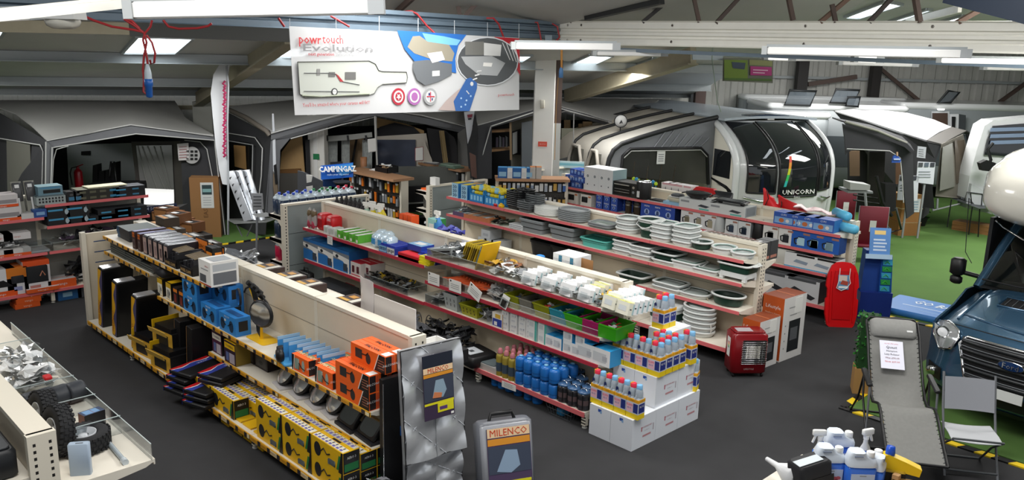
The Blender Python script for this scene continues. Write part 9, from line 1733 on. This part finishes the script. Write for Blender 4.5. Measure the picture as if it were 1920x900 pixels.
# pod and living box
PW=mat('pod_cream',(.78,.76,.68),.22,coat=.8)
def ring(y,x0,x1,z0,z1,p=.55,n=28):return[((x0+x1)/2+(x1-x0)/2*math.copysign(abs(math.cos(a))**p,math.cos(a)),y,(z0+z1)/2+(z1-z0)/2*math.copysign(abs(math.sin(a))**p,math.sin(a)))for a in lin(0,2*math.pi*(n-1)/n,n)]
b=B();b.loft([ring(.98,.6,1.5,2.3,2.5,.9),ring(1.0,.3,1.8,2.2,2.62,.8),ring(1.1,.1,2.0,2.12,2.75,.7),ring(1.35,-.02,2.1,2.06,2.9,.6),ring(1.8,-.06,2.14,2.04,3.0,.5),ring(2.6,-.06,2.14,2.04,3.05,.4),ring(3.2,-.06,2.14,1.2,3.05,.3),ring(3.3,-.06,2.14,.45,3.05,.3),ring(6.6,-.06,2.14,.45,3.0,.3)],PW);b.build('pod',car)
b=B();b.tube([(.18,1.32,2.1),(.2,1.5,2.0),(.5,1.3,1.93),(1.0,1.25,1.92)],.012,CHR,5);b.surf([[(.3+.2*i,1.45+.12*j,2.12-.02*j)for i in range(9)]for j in range(4)],BK);b.build('pod_trim',car)
for x in(.02,1.84):
 b=B();b.lathe([(.2,0),(.34,.0),(.36,.04),(.36,.18),(.34,.22),(.2,.22)],H('101113',.8),28,xf=T(x,.95,.36,0,0,math.pi/2),caps=False);b.lathe([(0,.04),(.2,.0),(.21,.03)],GRY,20,xf=T(x,.95,.36,0,0,math.pi/2),caps=False);b.build('wheel',car)
b=B();b.box(.3,1.76,.4,6,.2,.4,DARK);b.build('underbody',car)

# ================================================================ reclining chair
def MESHF(name,c):return mat(name,c,.85,var=.12,vscale=30,bump=.3,bscale=200)
GF=MESHF('grey_mesh',(.19,.19,.18));rz=R(33)
r=empty('reclining_chair','grey mesh zero gravity recliner with a padded headrest and price sheet','chair',(-3.42,9.38,0),rz)
side=[(.06,1.09),(-.1,.98),(-.28,.78),(-.48,.58),(-.62,.47),(-.74,.44),(-.88,.49),(-1.0,.53),(-1.12,.5),(-1.3,.40),(-1.5,.30),(-1.66,.22)]
W_=.27
b=B();b.surf([[(x,y,z-.02*math.cos(x/W_*1.5))for x in lin(-W_+.02,W_-.02,7)]for y,z in side],GF,.008);b.build('mesh_seat',r)
b=B()
for sg in(-1,1):b.tube([(sg*W_,y,z)for y,z in side[:6]],.014,BK,7);b.tube([(sg*W_,y,z)for y,z in side[5:]],.014,BK,7)
b.tube([(-W_,.06,1.09),(-W_+.04,.08,1.13),(W_-.04,.08,1.13),(W_,.06,1.09)],.014,BK,7);b.tube([(-W_,side[-1][0],side[-1][1]),(W_,side[-1][0],side[-1][1])],.014,BK,7);b.build('seat_frame',r)
b=B()
for sg in(-1,1):
 pts=[Vector((sg*W_,y,z))for y,z in side]
 for a,c_ in zip(pts,pts[1:]):
  n=max(1,int((c_-a).length/.045))
  for i in range(n):p=a.lerp(c_,i/n);b.tube([p,p+Vector((-sg*.035,-.01,-.01))],.0035,BK,4)
b.build('lacing',r)
b=B();b.rbox(-.24,.24,-.06,.06,-.11,.11,MESHF('headrest_mesh',(.24,.24,.23)),.05,xf=T(0,-.03,1.04,0,R(-42)),seg=4);b.box(.13,.19,-.064,-.06,-.05,-.03,WH2,xf=T(0,-.03,1.04,0,R(-42)));b.build('headrest',r)
b=B();X=T(-.04,-.3,.82,0,R(-46));b.box(-.12,.12,-.02,-.015,-.17,.17,H('dcdcea'),xf=X)
b.text('Quest',BK,.045,(0,-.022,.09),(1,0,0),(0,0,1),xf=X);b.text('Hampton',BK,.03,(0,-.022,.045),(1,0,0),(0,0,1),xf=X);b.text('Lazy Relaxer',BK,.03,(0,-.022,.005),(1,0,0),(0,0,1),xf=X);b.text('Was £90.00',H('6a2430'),.03,(0,-.022,-.04),(1,0,0),(0,0,1),xf=X);b.text('Now £69.00',H('c02838'),.03,(0,-.022,-.085),(1,0,0),(0,0,1),xf=X);b.text('special offer price',H('c05060'),.02,(0,-.022,.135),(1,0,0),(0,0,1),xf=X);b.build('price_sheet',r)
for sg in(-1,1):
 b=B();x=sg*(W_+.06);b.rbox(-.03,.03,-.2,.2,-.015,.02,BK,.02,xf=T(x,-.62,.66,0,R(6)));b.build('armrest',r)
 b=B();b.tube([(x,-.8,.64),(x,-.86,.3),(x,-.9,.02)],.012,H('6a6c70',.3),6);b.tube([(x,-.45,.66),(x,-.55,.4),(x,-1.05,.03)],.012,BK,6);b.tube([(x,-.48,.66),(x,-.3,.3),(x,.0,.02)],.012,BK,6);b.build('leg',r)
b=B();b.tube([(-W_-.06,.0,.02),(W_+.06,.0,.02)],.014,BK,6);b.tube([(-W_-.06,-.97,.02),(W_+.06,-.97,.02)],.014,BK,6);b.build('foot_bar',r)
p=atZ(1612,735);r=empty('topiary_planter','green artificial hedge block on a cardboard base behind the recliner','planter',(p.x-.0,p.y+.05,0),R(30));b=B();b.box(-.12,.12,-.12,.12,0,.32,H('a8804c',.85));b.build('base',r)
b=B();rr=random.Random(2)
for i in range(420):x,y,z=rr.uniform(-.13,.13),rr.uniform(-.13,.13),rr.uniform(.32,1.0);X=T(x,y,z,rr.uniform(0,6),rr.uniform(-1,1));b.quad([(-.018,0,0),(0,0,-.01),(.018,0,0),(0,0,.03)],H('2f7a2a' if i%3 else '1c5a1e',.6),X)
b.box(-.1,.1,-.1,.1,.32,.98,H('123c14',.8));tag(b.build('foliage',r),kind='stuff')
# ================================================================ folding chair
r=empty('folding_chair','light grey folding chair in front of the blue motorhome','chair',(-2.3,8.7,0),R(34));CF=mat('chair_cloth',(.30,.31,.34),.7,bump=.3,bscale=250);TB=H('6c6e72',.3)
b=B();b.surf([[(x,.2+.05*math.cos(x*4)-.12*(i/3),.88-.1*i)for x in lin(-.23,.23,7)]for i in range(4)],CF,.006);b.build('backrest',r)
b=B();b.surf([[(x,-.22+.13*j,.43-.03*math.cos(x*5)-(.02 if j==0 else 0))for x in lin(-.23,.23,7)]for j in range(4)],mat('seat_cloth',(.42,.43,.45),.7,bump=.3,bscale=250),-.006);b.build('seat',r)
for sg in(-1,1):b=B();b.tube([(sg*.24,.26,.92),(sg*.24,.14,.6),(sg*.24,-.02,.3),(sg*.24,-.2,.0)],.012,TB,7);b.build('leg',r);b=B();b.tube([(sg*.22,-.24,.42),(sg*.22,.02,.25),(sg*.22,.28,.0)],.011,DGRY,7);b.build('leg',r)
for _a in((.23,-.24,.42),(.22,.27,.01),(.24,-.17,.06)):b=B();b.tube([(-_a[0],_a[1],_a[2]),_a],.011,DGRY,6);b.build('cross_bar',r)

# ================================================================ bottles at the lower right
ZB=1.28
b=B();p=[atZ(x,y,ZB-.0)for x,y in((1452,905),(1500,868),(1700,905),(1800,940))];c_=atZ(1600,905,ZB)
b.box(c_.x-.42,c_.x+.3,c_.y-.6,c_.y+.12,ZB-.03,ZB,SHELF);r=empty('display_shelf','white shelf end carrying the blue screenwash bottles','shelving',(0,0,0));b.build('shelf',r);b=B();b.box(c_.x-.38,c_.x+.25,c_.y-.5,c_.y+.08,.0,ZB-.03,DGRY);b.build('body',r)
def jerry(label,px,py,dz=0,rz_=0,liq=.7,lab=True,h=.3,k=1):
 p=atZ(px,py,ZB);r=empty('screenwash_bottle',label,'bottle',(p.x,p.y,ZB+dz),YAW+rz_,'screenwash bottles');w,d=.19,.12;n=20
 P_=mat('poly_milky',(.66,.72,.8),.3,trans=.0);LQ=mat('blue_fluid',(.03,.14,.62),.15)
 b=B();b.rbox(-w/2,w/2,0,d,0,h*liq,LQ,.03,seg=4);b.build('liquid',r)
 b=B();R1=lambda x0,x1,z:[(((x0+x1)/2)+(x1-x0)/2*math.copysign(abs(math.cos(a))**.45,math.cos(a)),d/2+d*.5*math.copysign(abs(math.sin(a))**.45,math.sin(a))*(1 if z<h*.8 else.75),z)for a in lin(0,2*math.pi*(n-1)/n,n)]
 b.loft([R1(-w/2,w/2,h*liq),R1(-w/2,w/2,h*.78),R1(-w*.48,w*.46,h*.85),R1(-w*.44,w*.2,h*.9),R1(-w*.4,w*.12,h*.985),R1(-w*.36,w*.08,h)],P_);b.box(-w*.28,w*.02,-.001+d*.12,d*.88,h*.9,h*.93,DGRY)if False else None;b.build('bottle',r)
 b=B();b.lathe([(.024,0),(.026,.004),(.026,.034),(.022,.038)],WH,16,(w*.32,d/2,h*.86));b.lathe([(.03,-.02),(.026,.0)],P_,16,(w*.32,d/2,h*.86));b.build('cap',r)
 b=B();b.box(-w*.3,w*.0,d*.1,d*.9,h*1.0,h*1.001,P_);b.tube([(-w*.3,d*.12,h*.93),(-w*.02,d*.12,h*.93)],.006,H('8a94a8'),5);b.build('handle',r)
 if lab:b=B();b.box(-w*.38,w*.4,-.003,0,h*.08,h*.56,H('b8c4dc'));b.box(-w*.1,w*.12,-.004,-.003,h*.51,h*.53,GRY);b.box(-w*.2,-w*.02,-.004,-.003,h*.38,h*.41,DGRY);disc(b,w*.14,h*.36,.02,.012,H('c05060'),-.004);disc(b,w*.26,h*.37,.016,.012,H('c05060'),-.004);disc(b,w*.2,h*.31,.012,.012,H('803040'),-.0045);b.box(-w*.34,w*.34,-.004,-.003,h*.1,h*.11,GRY);b.build('label',r)
 return r
jerry('blue screenwash bottle in front with its white label showing',1612,935);jerry('blue screenwash bottle left of the front one',1553,925);jerry('blue screenwash bottle in the back row, centre',1572,893,.0);jerry('blue screenwash bottle half hidden right of the front one',1655,925,0,R(60),lab=False,h=.26)
for i,(px,py,rz_)in enumerate(((1530,895,0),(1615,893,R(200)))):
 p=atZ(px,py,ZB);r=empty('spray_bottle','white trigger spray bottle behind the blue bottles, %s'%('left','right')[i],'spray bottle',(p.x,p.y,ZB),YAW+rz_);b=B();b.rbox(-.04,.04,-.03,.03,0,.2,H('3a7ad8',.2),.02);b.loft([[(.04*k*math.cos(a),.03*k*math.sin(a),z)for a in lin(0,5.9,14)]for z,k in((.2,.95),(.24,.45),(.27,.4))],WH2);b.build('bottle',r)
 b=B();b.lathe([(.018,.27),(.02,.3)],WH,12);b.rbox(-.055,.035,-.014,.014,.3,.34,WH,.01);b.bar((-.03,0,.31),(-.05,0,.25),.014,.01,WH);b.build('trigger',r)
p=atZ(1668,925,ZB);r=empty('oil_bottle','yellow oil bottle with a blue cap','bottle',(p.x+.02,p.y,ZB),YAW-.3);b=B();b.rbox(-.08,.06,0,.09,0,.17,H('d8b01c',.3),.02);b.prism([(-.08,.17),(.14,.14),(.15,.19),(.06,.225),(-.05,.26),(-.08,.25)],.01,.08,H('e8c41c',.3),'y');b.build('bottle',r);b=B();b.lathe([(.0,.31),(.026,.305),(.03,.26),(.028,.25)][::-1],H('1c50c0',.3),16,(-.04,.045,0));b.build('cap',r);b=B();b.box(-.07,.06,-.002,0,.03,.15,BK);b.build('label',r)
p=atZ(1525,925,ZB);r=empty('black_bag','black box shaped bag with a pale card at the lower right','bag',(p.x,p.y-.02,ZB),YAW+R(20));b=B();X=T(0,0,0,0,0,R(-8));b.rbox(-.12,.12,-.06,.1,0,.24,H('1c1c1f',.6),.03,xf=X,seg=4);b.box(-.12,.12,-.063,-.06,.02,.15,H('0c0c0e'),xf=X);b.build('body',r);b=B();b.box(-.11,.07,-.03,.04,.243,.247,H('c8d0d4'),xf=X);b.build('card',r)
b=B();heap(b,.2,.2,.16,None,14,120,.06,.6,[H('5a78b8'),FILM,H('a8b8d8'),NAV]);p=atZ(1522,890,ZB+.1);one(b,'blue_packets','blue clear packets behind the black bag','packets',(p.x,p.y-.08,ZB))
b=B();b.lathe([(.06,0),(.1,.02),(.02,.2),(.015,.3),(0,.31)],mat('pearl_white',(.7,.71,.72),.3),20,xf=T(0,0,.1,0,R(90)));p=atZ(1498,905,ZB+.08);one(b,'white_bottle','white tapered bottle lying at the shelf corner','bottle',(p.x,p.y,ZB),YAW+R(205))
p=atZ(1755,925,ZB+.12);r=empty('brown_carton','plain brown carton corner at the bottom right edge','carton',(p.x,p.y,.9),R(22));b=B();b.box(-.25,.25,-.3,.12,0,.5,H('a98350',.85),top=H('b48e58'));b.box(-.25,.25,-.092,-.088,.5,.502,H('8a6a3c'));b.build('box',r);b=B();b.box(-.22,.22,-.28,.1,-.9,0,OFFW);b.build('stand',r)
c_=atZ(1600,905,ZB);b=B()
for i in range(4):b.box(-.02,.02,-.02,.02,.045*i,.045*i+.03,H('b08a60')if i%2 else BK)
one(b,'small_tin_stack','small dark tins stacked between the yellow bottle and carton','tins',(c_.x+.26,c_.y-.0,ZB+.0))
